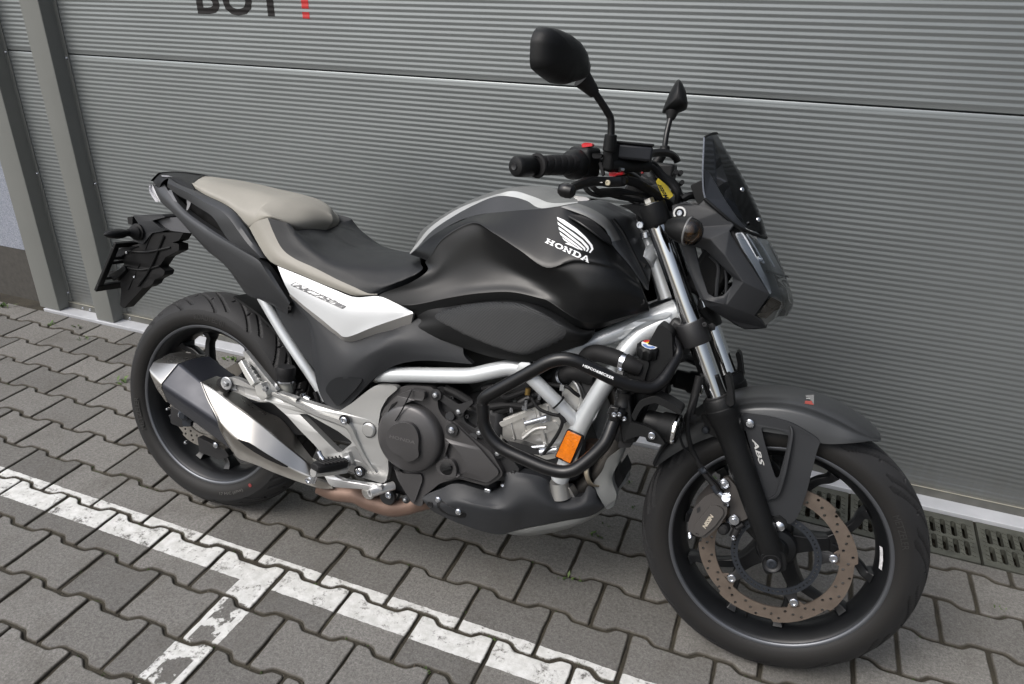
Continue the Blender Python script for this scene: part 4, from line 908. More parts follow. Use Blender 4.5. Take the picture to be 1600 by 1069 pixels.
# drape a flat mark traced in the picture onto the tank: follow the sight line of the tracing once, then it is a real sticker
tb=BVHTree.FromPolygons([Vector(p) for p in tank_vf[0]],tank_vf[1])
def drape(p, off=.0009):
    bi=bike.matrix_world.inverted(); c=bi@Vector((2.1211,-1.3596,1.4169)); d=(Vector(p)-c).normalized(); h=tb.ray_cast(c,d)
    return (h[0]-d*off*1.5) if h[0] is not None else Vector(p)
mb=MB()
for w_ in wing:
    tri=tessellate_polygon([[Vector((p[0],p[2],0)) for p in w_]]); mb.add(([drape(p) for p in w_],[tuple(t) for t in tri]))
obj('wing_badge',mb.get(),M_LETW,bike)
def glyphs(s):
    """slab serif capitals on a unit square, as simple non-overlapping quads"""
    G={'H':[(0,0,.42,.17),(.58,0,1,.17),(0,.83,.42,1),(.58,.83,1,1),(.1,.17,.32,.83),(.68,.17,.9,.83),(.32,.42,.68,.58)],
       'N':[(0,0,.38,.17),(0,.83,.34,1),(.62,.83,1,1),(.1,.17,.28,.83),(.72,.0,.9,.83)],
       'D':[(0,0,.6,.17),(0,.83,.6,1),(.1,.17,.34,.83)],'A':[(0,0,.36,.15),(.6,0,1,.15)],'O':[]}
    out=[];V=[];F=[]
    def poly(ps): n=len(V); V.extend(ps); F.append(tuple(range(n,n+len(ps))))
    x=0; adv={'H':1.12,'O':1.05,'N':1.12,'D':1.04,'A':1.05}
    for c in s:
        for a,b,c2,d in G[c]: poly([(x+a,b),(x+c2,b),(x+c2,d),(x+a,d)])
        if c=='N': poly([(x+.28,.83),(x+.28,.62),(x+.72,.0),(x+.72,.25),(x+.34,.83)])
        if c=='A': poly([(x+.08,.15),(x+.27,.15),(x+.52,.82),(x+.42,1)]); poly([(x+.42,1),(x+.52,.82),(x+.68,.15),(x+.93,.15),(x+.6,1)]); poly([(x+.36,.28),(x+.62,.28),(x+.60,.42),(x+.41,.42)])
        if c=='O' or c=='D':
            cx,r=(.5,.5) if c=='O' else (.56,.44)
            a0,a1=(0,2*math.pi) if c=='O' else (-math.pi/2,math.pi/2); n=20
            for k in range(n):
                t0=a0+(a1-a0)*k/n; t1=a0+(a1-a0)*(k+1)/n
                ps=[(x+cx+r*math.cos(t0),.5+.5*math.sin(t0)),(x+cx+r*math.cos(t1),.5+.5*math.sin(t1)),(x+cx+(r-.24)*math.cos(t1),.5+.33*math.sin(t1)),(x+cx+(r-.24)*math.cos(t0),.5+.33*math.sin(t0))]
                poly(ps)
        x+=adv[c]
    X=max(v[0] for v in V); return [(u/X,v) for u,v in V],F
uv,F=glyphs('HONDA'); p00,p10,p01=[Vector(v) for v in ((0.9695,-0.18,0.9003),(1.069,-0.19,0.8726),(0.9735,-0.18,0.9097))]
p01b=Vector((1.0718,-0.19,0.884))
V=[]
for u,v in uv:
    b=p00.lerp(p10,u); h=(p01-p00).lerp(p01b-p10,u); V.append(drape(b+h*v))
obj('tank_lettering',(V,F),M_LETW,bike)

# ---------------------------------------------------------------- frame tubes
def both(name, vf, m, **k):
    a=obj(name,vf,m,bike,**k); obj(name,mir(vf),m,bike,**k); return a
both('frame_tube',tube([(1.2382,-0.06,0.777),(1.206,-0.075,0.763),(1.1601,-0.092,0.7415),(1.1193,-0.108,0.7191),(1.0787,-0.12,0.696),(1.0231,-0.138,0.6641),(0.9687,-0.15,0.6365)],[.030,.026,.021,.0185,.018,.0175,.017],18,6),M_FRAME)
both('frame_tube',tube([(0.5758,-0.15,0.5302),(0.6177,-0.158,0.544),(0.6689,-0.16,0.5544),(0.7502,-0.16,0.5685),(0.8209,-0.16,0.5821),(0.8705,-0.16,0.6012),(0.9095,-0.158,0.6155),(0.9453,-0.154,0.6185)],[.014,.018,.018,.018,.018,.018,.018,.0175],18,6),M_FRAME)
both('frame_brace',tube([(0.9418,-0.152,0.6159),(1.003,-0.142,0.5683),(1.0677,-0.132,0.5171)],.0155,16,3),M_FRAME)
both('down_tube',tube([(1.2269,-0.068,0.7611),(1.1805,-0.088,0.7274),(1.1572,-0.103,0.6981),(1.1405,-0.113,0.6618),(1.1103,-0.122,0.595),(1.0758,-0.13,0.5049),(1.0584,-0.132,0.4202),(1.0457,-0.132,0.374)],[.030,.024,.021,.0205,.0205,.0205,.020,.020],18,6),M_FRAME)
both('gusset',plate([(1.1655,-0.118,0.7427),(1.1491,-0.118,0.7219),(1.1396,-0.12,0.7137),(1.1288,-0.122,0.715),(1.1324,-0.12,0.7264),(1.1549,-0.118,0.7506),(1.1732,-0.115,0.7613),(1.2214,-0.1,0.7818),(1.2345,-0.098,0.7809),(1.2257,-0.1,0.7702),(1.1867,-0.112,0.7576)],.006,r=.004),M_FRAME,bevel=.0015)
both('gusset',plate([(1.1646,-0.112,0.7193),(1.1613,-0.118,0.692),(1.1457,-0.124,0.6525),(1.1275,-0.128,0.6057),(1.1096,-0.133,0.5323),(1.1009,-0.134,0.5234),(1.096,-0.135,0.53),(1.1149,-0.132,0.6014),(1.1351,-0.128,0.6556),(1.1508,-0.122,0.6951),(1.156,-0.116,0.7186)],.006,r=.004),M_FRAME,bevel=.0015)
obj('weld_boss',lathe([(.0001,-.003),(.014,-.003),(.019,0),(.019,.006),(.012,.009),(.0001,.009)],(0.9529,-0.168,0.6231),(0,-1,0),24),M_FRAME,bike)
obj('cross_tube',cyl((.975,-.15,.640),(.975,.15,.640),.014),M_FRAME,bike)
obj('steering_head',MB().add(cyl(tuple(Vector((1.145,0,.97))),(1.215,0,.80),.032)).add(cyl((1.1585,-0.068,0.8761),(1.1738,-0.045,0.9066),.019,.017)).get(),M_FRAME,bike)
obj('head_gusset',tube([(1.1499,-0.04,0.9293),(1.1733,-0.05,0.8852),(1.193,-0.055,0.8448),(1.2139,-0.06,0.8046)],[.012,.015,.014,.014],14,4),M_FRAME,bike)
both('subframe_tube',tube([(0.218,-0.128,0.6724),(0.23,-0.128,0.6578),(0.2863,-0.128,0.588),(0.3421,-0.128,0.5266),(0.3902,-0.126,0.4736),(0.42,-0.12,0.431)],.0132,16,4),M_FRAME)
both('tube_end',tube([(0.5839,-0.152,0.5322),(0.569,-0.15,0.5273),(0.5595,-0.148,0.5201)],[.017,.013,.006],12,3),M_ALU)
# dark innards behind panels (air box, battery tray, inner fender)
obj('air_box',box((.70,0,.66),(.46,.20,.20),(1,0,.08),(0,1,0),(-.08,0,1)),M_BLK,bike,bevel=.01)
obj('inner_fender',tube([(.375,0,.34),(.395,0,.42),(.37,0,.52),(.325,0,.60),(.26,0,.665),(.16,0,.70)],[.088,.092,.095,.095,.09,.08],4,5,sec=[(-1,-.16),(1,-.16),(1,.16),(-1,.16)]),M_PLAST,bike,bevel=.003)
obj('seat_base',MB().add(box((.32,0,.735),(.28,.18,.10),(1,0,-.25),(0,1,0),(.25,0,1))).get(),M_BLK,bike,bevel=.01)
for p in ((0.3871,-0.118,0.5663),(0.3346,-0.162,0.6593)): obj('panel_clip',bolt(p,.006,.003),M_BLK,bike)
# inner panel behind the arrow cowl
obj('inner_side_panel',plate([(0.3211,-0.145,0.6823),(0.3922,-0.146,0.6364),(0.4244,-0.147,0.5861),(0.4243,-0.147,0.5458),(0.4158,-0.145,0.4948),(0.3503,-0.135,0.5462),(0.2872,-0.13,0.6083),(0.2568,-0.13,0.6606)],.01,r=.006),M_PLG,bike,bevel=.002)
# ---------------------------------------------------------------- swing arm and shock
both('swingarm_arm',plate([(.56,-.115,.43),(.50,-.118,.445),(.30,-.118,.395),(.02,-.115,.350),(-.06,-.115,.335),(-.07,-.115,.29),(.0,-.115,.275),(.3,-.118,.315),(.56,-.118,.34)],.04,r=.02),M_ENG2,bevel=.004)
obj('swingarm_bridge',box((.42,0,.39),(.10,.20,.08)),M_ENG2,bike,bevel=.006)
obj('shock_absorber',MB().add(cyl((.42,0,.36),(.47,0,.60),.028)).add(cyl((.425,0,.38),(.46,0,.54),.038)).get(),M_ENG2,bike)
obj('rear_axle',MB().add(cyl((0,-.16,.312),(0,.15,.312),.010)).get(),M_ZINC,bike)
obj('axle_nut',MB().add(lathe([(.0001,0),(.012,0),(.0165,.003),(.0165,.015),(.010,.020),(.0001,.020)],(0,-.145,.312),(0,-1,0),6)).add(cyl((0,-.14,.312),(0,-.147,.312),.024)).get(),M_BLUEG,bike)
obj('rear_caliper',plate([(-0.0716,-0.13,0.3164),(-0.0331,-0.13,0.3053),(-0.015,-0.125,0.2757),(-0.0383,-0.125,0.2577),(-0.0723,-0.13,0.2647)],.04,r=.006),M_ENG2,bike,bevel=.003)
obj('caliper_bracket',plate([(0.0155,-0.125,0.2438),(0.0685,-0.125,0.2333),(0.1097,-0.125,0.2267),(0.1203,-0.12,0.2083),(0.0868,-0.12,0.1907),(0.0184,-0.12,0.1974)],.02,r=.006),M_ENG2,bike,bevel=.003)
for p,r in (((-0.0314,-0.135,0.2988),.008),((-0.0202,-0.128,0.2198),.005),((0.0842,-0.13,0.2366),.008),((-0.0791,-0.132,0.3057),.004)): obj('bolt',bolt(p,r,.006,hexd=False),M_ZINC,bike)
obj('brake_pad_pin',plate([(-0.0265,-0.137,0.2864),(0.0041,-0.137,0.293),(0.004,-0.137,0.2738),(-0.0228,-0.137,0.2679)],.01,r=.002),M_BLUEG,bike,bevel=.001)
obj('rear_hugger',tube([(.30,0,.44),(.27,0,.53),(.19,0,.60),(.10,0,.64)],[.086]*4,4,5,sec=[(-1,-.035),(1,-.035),(1,.035),(-1,.035)]),M_PLAST,bike)
obj('chain_guard',plate([(.42,.10,.43),(.2,.10,.42),(.02,.10,.40),(-.08,.10,.36),(-.06,.10,.34),(.2,.10,.37),(.42,.10,.39)],.02,r=.01),M_PLAST,bike)
obj('sprocket',shift(perforated(.035,.090,8,[(.06,0)],.010,th=.006),(0,.085,.312)),M_DISC,bike)
# ---------------------------------------------------------------- exhaust
ex0=[(-0.073,-0.13,0.4652),(-0.0599,-0.2,0.4581),(-0.0424,-0.232,0.4496),(-0.0247,-0.243,0.439),(-0.0089,-0.24,0.4056),(-0.0161,-0.2,0.3555)]
ex1=[(0.0264,-0.15,0.4738),(0.0396,-0.216,0.4768),(0.0305,-0.262,0.4325),(0.0278,-0.262,0.4238),(0.0262,-0.258,0.4155),(-0.0045,-0.21,0.3606)]
ex2=[(0.1046,-0.15,0.4402),(0.1312,-0.236,0.4491),(0.1955,-0.268,0.3809),(0.2041,-0.268,0.3707),(0.212,-0.265,0.3513),(0.2208,-0.225,0.2819)]
M_DARKEX=mat('dark outlet',(.01,.01,.01),.7)
muff=empty('muffler',(0.1544,-0.2,0.3522),bike)
def relm(vf): q=Vector(muff.location); return ([Vector(p)-q for p in vf[0]],vf[1])
def seclof(secs, nv=1, n=6, inner=.09):
    """loft of sections; each section is closed through the hidden inner side"""
    S_=[]
    for s in secs:
        a=Vector(s[0]); e=Vector(s[-1]); S_.append([Vector(p) for p in s]+[Vector((e.x+.004,-inner,e.z+.01)),Vector((a.x-.004,-inner,a.z-.005))])
    m=len(S_[0]); cols=[spline([s[j] for s in S_],n) for j in range(m)]; L=len(cols[0])
    V=[cols[j][i] for i in range(L) for j in range(m)]; F=[]
    for i in range(L-1):
        for j in range(m): F.append((i*m+j,i*m+(j+1)%m,(i+1)*m+(j+1)%m,(i+1)*m+j))
    F.append(tuple(range(m-1,-1,-1))); F.append(tuple((L-1)*m+k for k in range(m))); return (V,F)
obj('end_cap',relm(seclof([ex0,ex1],n=1)),M_STEEL,muff,bevel=.006,seg=3,sharp=50)
obj('silencer_sleeve',relm(seclof([[ (p[0]+.0,p[1]+.0015,p[2]) for p in ex1],[(p[0]+.012,p[1]+.002,p[2]-.006) for p in ex2]],n=1)),M_SLEEVE,muff,bevel=.005,seg=3,sharp=50)
def rows(ss): return T(ss)
hs_rows=[[(0.1041,-0.15,0.4401),(0.1399,-0.15,0.4319),(0.2016,-0.14,0.3884),(0.2448,-0.132,0.3667),(0.2835,-0.125,0.3559),(0.3144,-0.12,0.3291),(0.3555,-0.115,0.2853),(0.3862,-0.118,0.2613),(0.4316,-0.14,0.2429)],
 [(0.1331,-0.238,0.4504),(0.1912,-0.242,0.4343),(0.237,-0.24,0.4139),(0.2869,-0.232,0.3879),(0.3282,-0.225,0.3626),(0.3625,-0.215,0.3367),(0.4016,-0.205,0.3098),(0.4346,-0.198,0.2873),(0.4672,-0.185,0.265)],
 [(0.2133,-0.272,0.3851),(0.2464,-0.272,0.357),(0.2735,-0.268,0.3378),(0.3126,-0.262,0.3286),(0.3439,-0.255,0.3114),(0.3821,-0.245,0.2956),(0.418,-0.232,0.2785),(0.4578,-0.218,0.2656),(0.4847,-0.19,0.2518)],
 [(0.2186,-0.266,0.351),(0.2451,-0.262,0.3253),(0.2707,-0.256,0.3089),(0.3033,-0.25,0.2973),(0.3357,-0.244,0.2874),(0.3758,-0.236,0.2746),(0.4141,-0.226,0.2631),(0.4587,-0.212,0.2492),(0.49,-0.188,0.242)],
 [(0.2218,-0.225,0.2821),(0.2379,-0.225,0.2666),(0.2683,-0.224,0.263),(0.2953,-0.222,0.2596),(0.3315,-0.22,0.253),(0.3705,-0.216,0.2462),(0.4123,-0.21,0.2393),(0.4645,-0.2,0.232),(0.4893,-0.178,0.228)]]
inn=[[(p[0]+.004,-.10,p[2]+.01) for p in hs_rows[-1]]]
obj('heat_shield',relm(grid(hs_rows+inn,1,4,linu=True)),M_STEEL,muff,bevel=.0035,seg=2,sharp=50)
obj('shield_vent',relm(plate([(0.2736,-0.272,0.3411),(0.3035,-0.268,0.3374),(0.3494,-0.262,0.3179),(0.4033,-0.246,0.2898),(0.3853,-0.246,0.2898),(0.3441,-0.252,0.3003),(0.3119,-0.258,0.3134),(0.2918,-0.262,0.3239)],.004,r=.003)),M_BLK,muff)
obj('shield_rim',relm(tube([(0.1345,-0.2395,0.4506),(0.1767,-0.262,0.4194),(0.2155,-0.2745,0.3859),(0.2213,-0.268,0.3518),(0.2244,-0.228,0.2833)],.0016,8,4)),M_STEEL,muff)
obj('shield_screw',relm(bolt((0.4446,-0.218,0.2574),.010,.004)),M_ZINC,muff)
obj('rubber_mount',lathe([(.0001,0),(.019,0),(.021,.003),(.021,.010),(.0175,.012),(.0175,.017),(.021,.019),(.021,.024),(.010,.026),(.0001,.026)],(0.176,-0.185,0.4421),(0,-1,0),28),M_RUB,bike)
obj('mount_bolt',MB().add(lathe([(.0001,0),(.0165,0),(.0170,.0015),(.0150,.003),(.0001,.003)],(0.1896,-0.212,0.4515),(0,-1,0),28)).add(lathe([(.0001,0),(.0075,0),(.0078,.006),(.006,.0075),(.0001,.0075)],(0.1908,-0.2155,0.4517),(0,-1,0),6)).get(),mat('dull washer',(.33,.34,.35),.45,.8),bike)
obj('header_pipe',tube([(0.4406,-0.165,0.2215),(0.4835,-0.16,0.2114),(0.5389,-0.155,0.2166),(0.572,-0.15,0.2076),(0.6282,-0.14,0.2014),(0.6656,-0.13,0.2091),(0.7104,-0.12,0.2292),(0.8458,-0.06,0.2803),(1.0028,-0.04,0.2954),(1.0896,-0.04,0.3662),(1.0951,-0.04,0.4471)],[.022,.021,.021,.022,.023,.022,.021,.022,.022,.021,.021],18,5),M_COPPER,bike)
# ---------------------------------------------------------------- foot rest hangers, pegs, pedal
hang=plate([(0.3159,-0.205,0.4505),(0.3378,-0.205,0.4565),(0.4168,-0.195,0.4434),(0.4997,-0.188,0.4351),(0.536,-0.185,0.4653),(0.5725,-0.182,0.5017),(0.5926,-0.18,0.5181),(0.6406,-0.178,0.526),(0.651,-0.177,0.5214),(0.6238,-0.178,0.493),(0.6094,-0.18,0.4618),(0.6063,-0.182,0.423),(0.6151,-0.182,0.3898),(0.6348,-0.18,0.3583),(0.6401,-0.18,0.316),(0.6356,-0.18,0.2861),(0.6261,-0.182,0.28),(0.5811,-0.186,0.2829),(0.5319,-0.192,0.2961),(0.5268,-0.195,0.3061),(0.5499,-0.195,0.3236),(0.5269,-0.197,0.3301),(0.5093,-0.198,0.3191),(0.4766,-0.203,0.3163),(0.4501,-0.205,0.3439),(0.4055,-0.207,0.3747),(0.369,-0.208,0.4031),(0.3287,-0.21,0.4273),(0.3071,-0.212,0.4306)],.018,
 holes=[[(0.3968,-0.2,0.4127),(0.4213,-0.2,0.4168),(0.5061,-0.193,0.3886),(0.539,-0.19,0.3712),(0.5436,-0.19,0.3659),(0.5289,-0.193,0.352),(0.5211,-0.195,0.3409),(0.5113,-0.197,0.3361),(0.4945,-0.199,0.3481),(0.4556,-0.202,0.3762)]],r=.008,hr=.006)
obj('footrest_hanger',hang,M_HANG,bike,bevel=.004,seg=3)
obj('footrest_hanger',mir(hang),M_HANG,bike,bevel=.004)
obj('hanger_rib',tube([(0.3289,-0.214,0.4531),(0.3905,-0.208,0.4395),(0.4523,-0.2,0.4226),(0.5062,-0.195,0.4149),(0.535,-0.192,0.4065),(0.5524,-0.19,0.3782),(0.5793,-0.188,0.3362),(0.61,-0.186,0.3029)],[.004,.006,.007,.008,.009,.007,.006,.004],10,5,sec=[(-1,-.3),(-.4,-1),(.4,-1),(1,-.3),(1,1),(-1,1)]),M_HANG,bike)
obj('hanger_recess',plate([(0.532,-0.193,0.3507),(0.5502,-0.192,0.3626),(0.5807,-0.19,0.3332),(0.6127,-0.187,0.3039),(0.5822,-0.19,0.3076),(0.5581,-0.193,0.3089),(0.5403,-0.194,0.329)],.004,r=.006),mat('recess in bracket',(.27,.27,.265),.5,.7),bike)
for p,r in (((0.5251,-0.2,0.4225),.0115),((0.5724,-0.198,0.3029),.0115)):
    obj('hanger_bolt',MB().add(lathe([(r*1.25,-.002),(r*1.25,.0005),(r*.95,.0008)],p,(0,-1,0),24)).get(),M_BLK,bike); obj('hanger_bolt',bolt(p,r*.82,.005),M_ZINC,bike)
obj('pivot_cap',MB().add(lathe([(.0001,.0055),(.014,.005),(.0175,.002),(.0178,-.002)],(0.5852,-0.187,0.4082),(0,-1,0),32)).get(),M_HANG,bike)
obj('pivot_cap',lathe([(.0195,-.002),(.0195,.0008),(.0180,.0008)],(0.5832,-0.185,0.4072),(0,-1,0),32),M_BLK,bike)
# arm carrying the silencer and the passenger peg
obj('silencer_bracket',plate([(0.1755,-0.208,0.4599),(0.2043,-0.208,0.4691),(0.2305,-0.208,0.4666),(0.266,-0.208,0.4563),(0.2941,-0.208,0.4511),(0.34,-0.208,0.4563),(0.3975,-0.206,0.4517),(0.3756,-0.206,0.4333),(0.3269,-0.208,0.4309),(0.2901,-0.208,0.4217),(0.2572,-0.208,0.4235),(0.2094,-0.208,0.4341),(0.1829,-0.208,0.4341)],.016,holes=[[(0.2081,-0.2,0.4522),(0.235,-0.2,0.4441),(0.2372,-0.2,0.429),(0.2083,-0.2,0.4359)]],r=.008,hr=.003),M_HANG,bike,bevel=.003)
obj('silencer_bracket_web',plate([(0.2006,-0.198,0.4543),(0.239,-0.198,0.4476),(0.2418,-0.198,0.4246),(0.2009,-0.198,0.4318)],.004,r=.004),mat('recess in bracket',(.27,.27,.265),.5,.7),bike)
obj('passenger_peg_bracket',plate([(0.2233,-0.195,0.5372),(0.2322,-0.196,0.5374),(0.2463,-0.197,0.5271),(0.2962,-0.2,0.4874),(0.3376,-0.205,0.4591),(0.3111,-0.206,0.448),(0.2902,-0.206,0.4518),(0.2684,-0.2,0.4781),(0.2315,-0.196,0.5182)],.014,holes=[[(0.2443,-0.2,0.5134),(0.2561,-0.2,0.5097),(0.2847,-0.2,0.4832),(0.2778,-0.2,0.4779),(0.2636,-0.2,0.4871)]],r=.005,hr=.003),M_HANG,bike,bevel=.003)
pg=MB(); pg.add(tube([(0.238,-0.215,0.5187),(0.2595,-0.218,0.4965),(0.2865,-0.222,0.471)],[.0085,.0095,.010],10,3,sec=[(-1,-.8),(0,-1.1),(1,-.8),(1,.8),(-1,.8)]))
obj('passenger_peg',pg.get(),mat('bare cast peg',(.66,.66,.64),.35,.8,bump=.1,bscale=400),bike,bevel=.0015)
obj('peg_knuckle',plate([(0.2868,-0.228,0.4686),(0.304,-0.228,0.4791),(0.3174,-0.226,0.4624),(0.3233,-0.226,0.447),(0.3089,-0.226,0.4337),(0.2941,-0.228,0.4463)],.022,r=.003),mat('bare cast peg',(.66,.66,.64),.35,.8),bike,bevel=.002)
obj('peg_teeth',MB().add(box((0.2606,-0.214,0.5116),(.004,.006,.004))).get(),M_HANG,bike)
for k in range(6):
    obj('peg_tooth',cyl(tuple(Vector((0.2441,-0.212,0.5089)).lerp(Vector((0.2871,-0.216,0.4716)),k/5)+Vector((.008,0,.004))),tuple(Vector((0.2391,-0.206,0.5066)).lerp(Vector((0.2823,-0.21,0.4692)),k/5)+Vector((.013,0,.006))),.0028,.0018,8),M_HANG,bike)
obj('peg_pin',lathe([(.0001,.004),(.006,.0035),(.0065,0),(.0065,-.004)],(0.3174,-0.226,0.4663),(0,-1,0),18),M_ZINC,bike)
def pegshape():
    a=Vector((0.5432,-0.215,0.3259)); b=Vector((0.514,-0.3,0.3369)); d=(b-a).normalized(); up=Vector((0,-.1,1)); up=(up-d*up.dot(d)).normalized(); s=d.cross(up)
    V=[];F=[]; st=[0,.08,.3,.6,.9,1.]; wd=[.012,.017,.0195,.020,.0195,.014]
    for t,w_ in zip(st,wd):
        c=a.lerp(b,t)
        for x,z in ((-1,-.35),(-.9,.3),(-.45,.55),(.45,.55),(.9,.3),(1,-.35),(.6,-.6),(-.6,-.6)): V.append(c+s*(x*w_)+up*(z*w_))
    n=8
    for i in range(len(st)-1):
        for k in range(n): F.append((i*n+k,i*n+(k+1)%n,(i+1)*n+(k+1)%n,(i+1)*n+k))
    F.append(tuple(range(n))); F.append(tuple((len(st)-1)*n+k for k in range(n))); return (V,F),a,b,s,up
pv,pa,pb,psd,pup=pegshape()
rp=empty('rider_peg',pa,bike); relp=lambda vf:([Vector(p)-pa for p in vf[0]],vf[1])
obj('peg_rubber',relp(pv),M_RUB,rp,bevel=.002)
for k in range(7):
    c=pa.lerp(pb,.12+.12*k)+pup*.011
    obj('peg_tread',relp(tube([c-psd*.016-(pb-pa)*.03,c+(pb-pa)*.03,c+psd*.016-(pb-pa)*.03],.0022,6,2)),M_RUB,rp)
obj('peg_base',relp(tube([pa-pup*.012,pa.lerp(pb,.5)-pup*.013,pb-pup*.012],[.016,.014,.012],8,3)),M_HANG,rp)
obj('peg_hinge',relp(plate([(0.5251,-0.205,0.3404),(0.542,-0.205,0.3492),(0.5573,-0.205,0.321),(0.5533,-0.205,0.3152),(0.5343,-0.207,0.313)],.03,r=.005)),M_HANG,rp,bevel=.003)
obj('hinge_pin',relp(lathe([(.0001,.006),(.0085,.005),(.009,0),(.009,-.004)],(0.5394,-0.208,0.3277),(0,-1,0),20)),M_ZINC,rp)
obj('peg_feeler',relp(tube([(0.5158,-0.29,0.3253),(0.5092,-0.288,0.3082),(0.5032,-0.286,0.2936)],[.008,.0062,.0075],12,3)),M_ZINC,rp)
obj('peg_return',relp(tube([(0.488,-0.225,0.3215),(0.4815,-0.225,0.3299),(0.4733,-0.224,0.3404)],[.008,.0055,.006],10,3)),M_ZINC,rp)
bl=plate([(0.4952,-0.235,0.2937),(0.5198,-0.232,0.3006),(0.5264,-0.228,0.2884),(0.5475,-0.225,0.2841),(0.6007,-0.218,0.2863),(0.6391,-0.212,0.2889),(0.6435,-0.21,0.2797),(0.6318,-0.21,0.264),(0.6182,-0.212,0.2725),(0.5689,-0.22,0.2672),(0.5224,-0.228,0.2618),(0.5118,-0.232,0.2671),(0.5045,-0.235,0.2812)],.012,r=.006)
bp_=empty('brake_pedal',(0.5596,-0.22,0.2792),bike); relb=lambda vf:([Vector(p)-Vector(bp_.location) for p in vf[0]],vf[1])
obj('pedal_arm',relb(bl),mat('bright aluminium lever',(.7,.7,.7),.28,.75),bp_,bevel=.003,seg=3)
obj('pedal_tube',relb(lathe([(.0068,.0),(.0068,.014),(.0102,.0142),(.0105,.0),(.0105,-.05)],(0.6262,-0.214,0.2714),(-.55,-1,-.1),24)),mat('bright aluminium lever',(.7,.7,.7),.28,.75),bp_,sharp=40)
obj('pedal_tube_bore',relb(lathe([(.0001,.008),(.0069,.0082)],(0.6262,-0.214,0.2714),(-.55,-1,-.1),20)),M_BLK,bp_)
obj('exhaust_bolt',MB().add(lathe([(.0001,0),(.018,0),(.0205,.002),(.0205,.012),(.0001,.012)],(0.6307,-0.15,0.2381),(0,-1,0),28)).get(),M_ENG2,bike)
obj('exhaust_bolt',bolt((0.6362,-0.164,0.2451),.0085,.005),M_ZINC,bike)
obj('lower_boss',lathe([(.0001,.004),(.012,.004),(.0185,0),(.0185,-.02)],(0.5823,-0.17,0.2411),(0,-1,0),28),M_ALU,bike)
obj('stand_spring',tube([(0.6537,-0.14,0.2433),(0.6463,-0.14,0.2248),(0.6359,-0.138,0.2005)],.003,8,3),M_ENG2,bike)
obj('reservoir_cap',MB().add(lathe([(.0001,.034),(.021,.033),(.0235,.028),(.0235,.012),(.022,.008),(.022,0),(.0001,0)],(0.3305,-0.165,0.4783),(0,0,1),28)).get(),M_RUB,bike)
obj('reservoir_clip',cyl((0.3307,-0.165,0.4723),(0.3306,-0.165,0.4771),.0228),M_ZINC,bike)
obj('reservoir_body',cyl((0.3329,-0.165,0.4464),(0.3307,-0.165,0.4723),.017),mat('cloudy fluid cup',(.22,.22,.2),.4),bike)
obj('hose_joint',MB().add(cyl((0.3661,-0.15,0.439),(0.3917,-0.15,0.4321),.007)).add(cyl((0.3705,-0.15,0.446),(0.3731,-0.15,0.4384),.008)).get(),M_ZINC,bike)
obj('brake_hose_rear',tube([(0.3999,-0.14,0.4534),(0.4075,-0.14,0.4358),(0.4149,-0.14,0.4219),(0.4334,-0.14,0.4176)],.006,8,5),M_RUB,bike)
# ---------------------------------------------------------------- tail
tc1=[[(-0.1762,-0.05,0.9195),(-0.1137,-0.08,0.8842),(-0.036,-0.105,0.847),(0.0603,-0.13,0.818),(0.1352,-0.146,0.797),(0.1933,-0.156,0.7799),(0.2412,-0.161,0.7641),(0.2719,-0.163,0.7436),(0.3054,-0.162,0.7046),(0.3316,-0.158,0.6714)],
 [(-0.1639,-0.066,0.8959),(-0.117,-0.088,0.8713),(-0.0318,-0.115,0.8366),(0.0633,-0.139,0.8078),(0.1373,-0.154,0.7877),(0.1952,-0.164,0.7721),(0.2422,-0.171,0.7584),(0.2642,-0.171,0.7346),(0.2952,-0.167,0.699),(0.3304,-0.16,0.6663)],
 [(-0.1882,-0.058,0.899),(-0.1415,-0.08,0.866),(-0.0546,-0.108,0.8241),(0.0293,-0.13,0.7846),(0.0968,-0.142,0.7551),(0.1494,-0.15,0.7242),(0.1936,-0.155,0.7026),(0.2339,-0.156,0.6884),(0.2771,-0.155,0.6665),(0.3252,-0.155,0.6539)],
 [(-0.206,-0.05,0.8994),(-0.1572,-0.07,0.8594),(-0.0887,-0.095,0.8361),(-0.0075,-0.113,0.7898),(0.055,-0.124,0.7543),(0.1067,-0.13,0.7328),(0.157,-0.135,0.6908),(0.1892,-0.137,0.6652),(0.2526,-0.142,0.6568),(0.319,-0.15,0.64)]]
shell('tail_cowl',tc1,M_GRAPH,nu=3,nv=5,skirt=.02,both='copy',sharp=30)
gr=[[(-0.1236,-0.075,0.924),(-0.0711,-0.09,0.9137),(-0.0139,-0.1,0.9038),(0.0517,-0.115,0.8917),(0.1063,-0.125,0.8797),(0.1424,-0.132,0.864),(0.1774,-0.138,0.8365),(0.2129,-0.145,0.8055),(0.2573,-0.15,0.7673)],
 [(-0.1133,-0.09,0.9132),(-0.0674,-0.105,0.9058),(-0.0147,-0.116,0.8957),(0.0509,-0.131,0.8798),(0.1054,-0.141,0.8672),(0.139,-0.148,0.8503),(0.1706,-0.153,0.8245),(0.2036,-0.157,0.7972),(0.246,-0.16,0.7698)],
 [(-0.1174,-0.086,0.9023),(-0.0715,-0.101,0.888),(-0.0238,-0.112,0.8766),(0.0257,-0.126,0.864),(0.0682,-0.136,0.8529),(0.093,-0.141,0.8378),(0.115,-0.143,0.8144),(0.147,-0.148,0.7926),(0.2348,-0.156,0.7648)]]
shell('grab_rail',gr,M_GRAPH,nu=2,nv=5,skirt=.022,both='copy',sharp=25)
tp0=[(-0.2546,-0,0.9044),(-0.238,-0,0.9202),(-0.2175,-0,0.9318),(-0.1575,-0,0.9393),(-0.0794,-0,0.9398)]
tp1=[(-0.2053,-0.045,0.9025),(-0.1768,-0.055,0.9194),(-0.1427,-0.06,0.9287),(-0.0867,-0.068,0.9289),(-0.0425,-0.075,0.9207)]
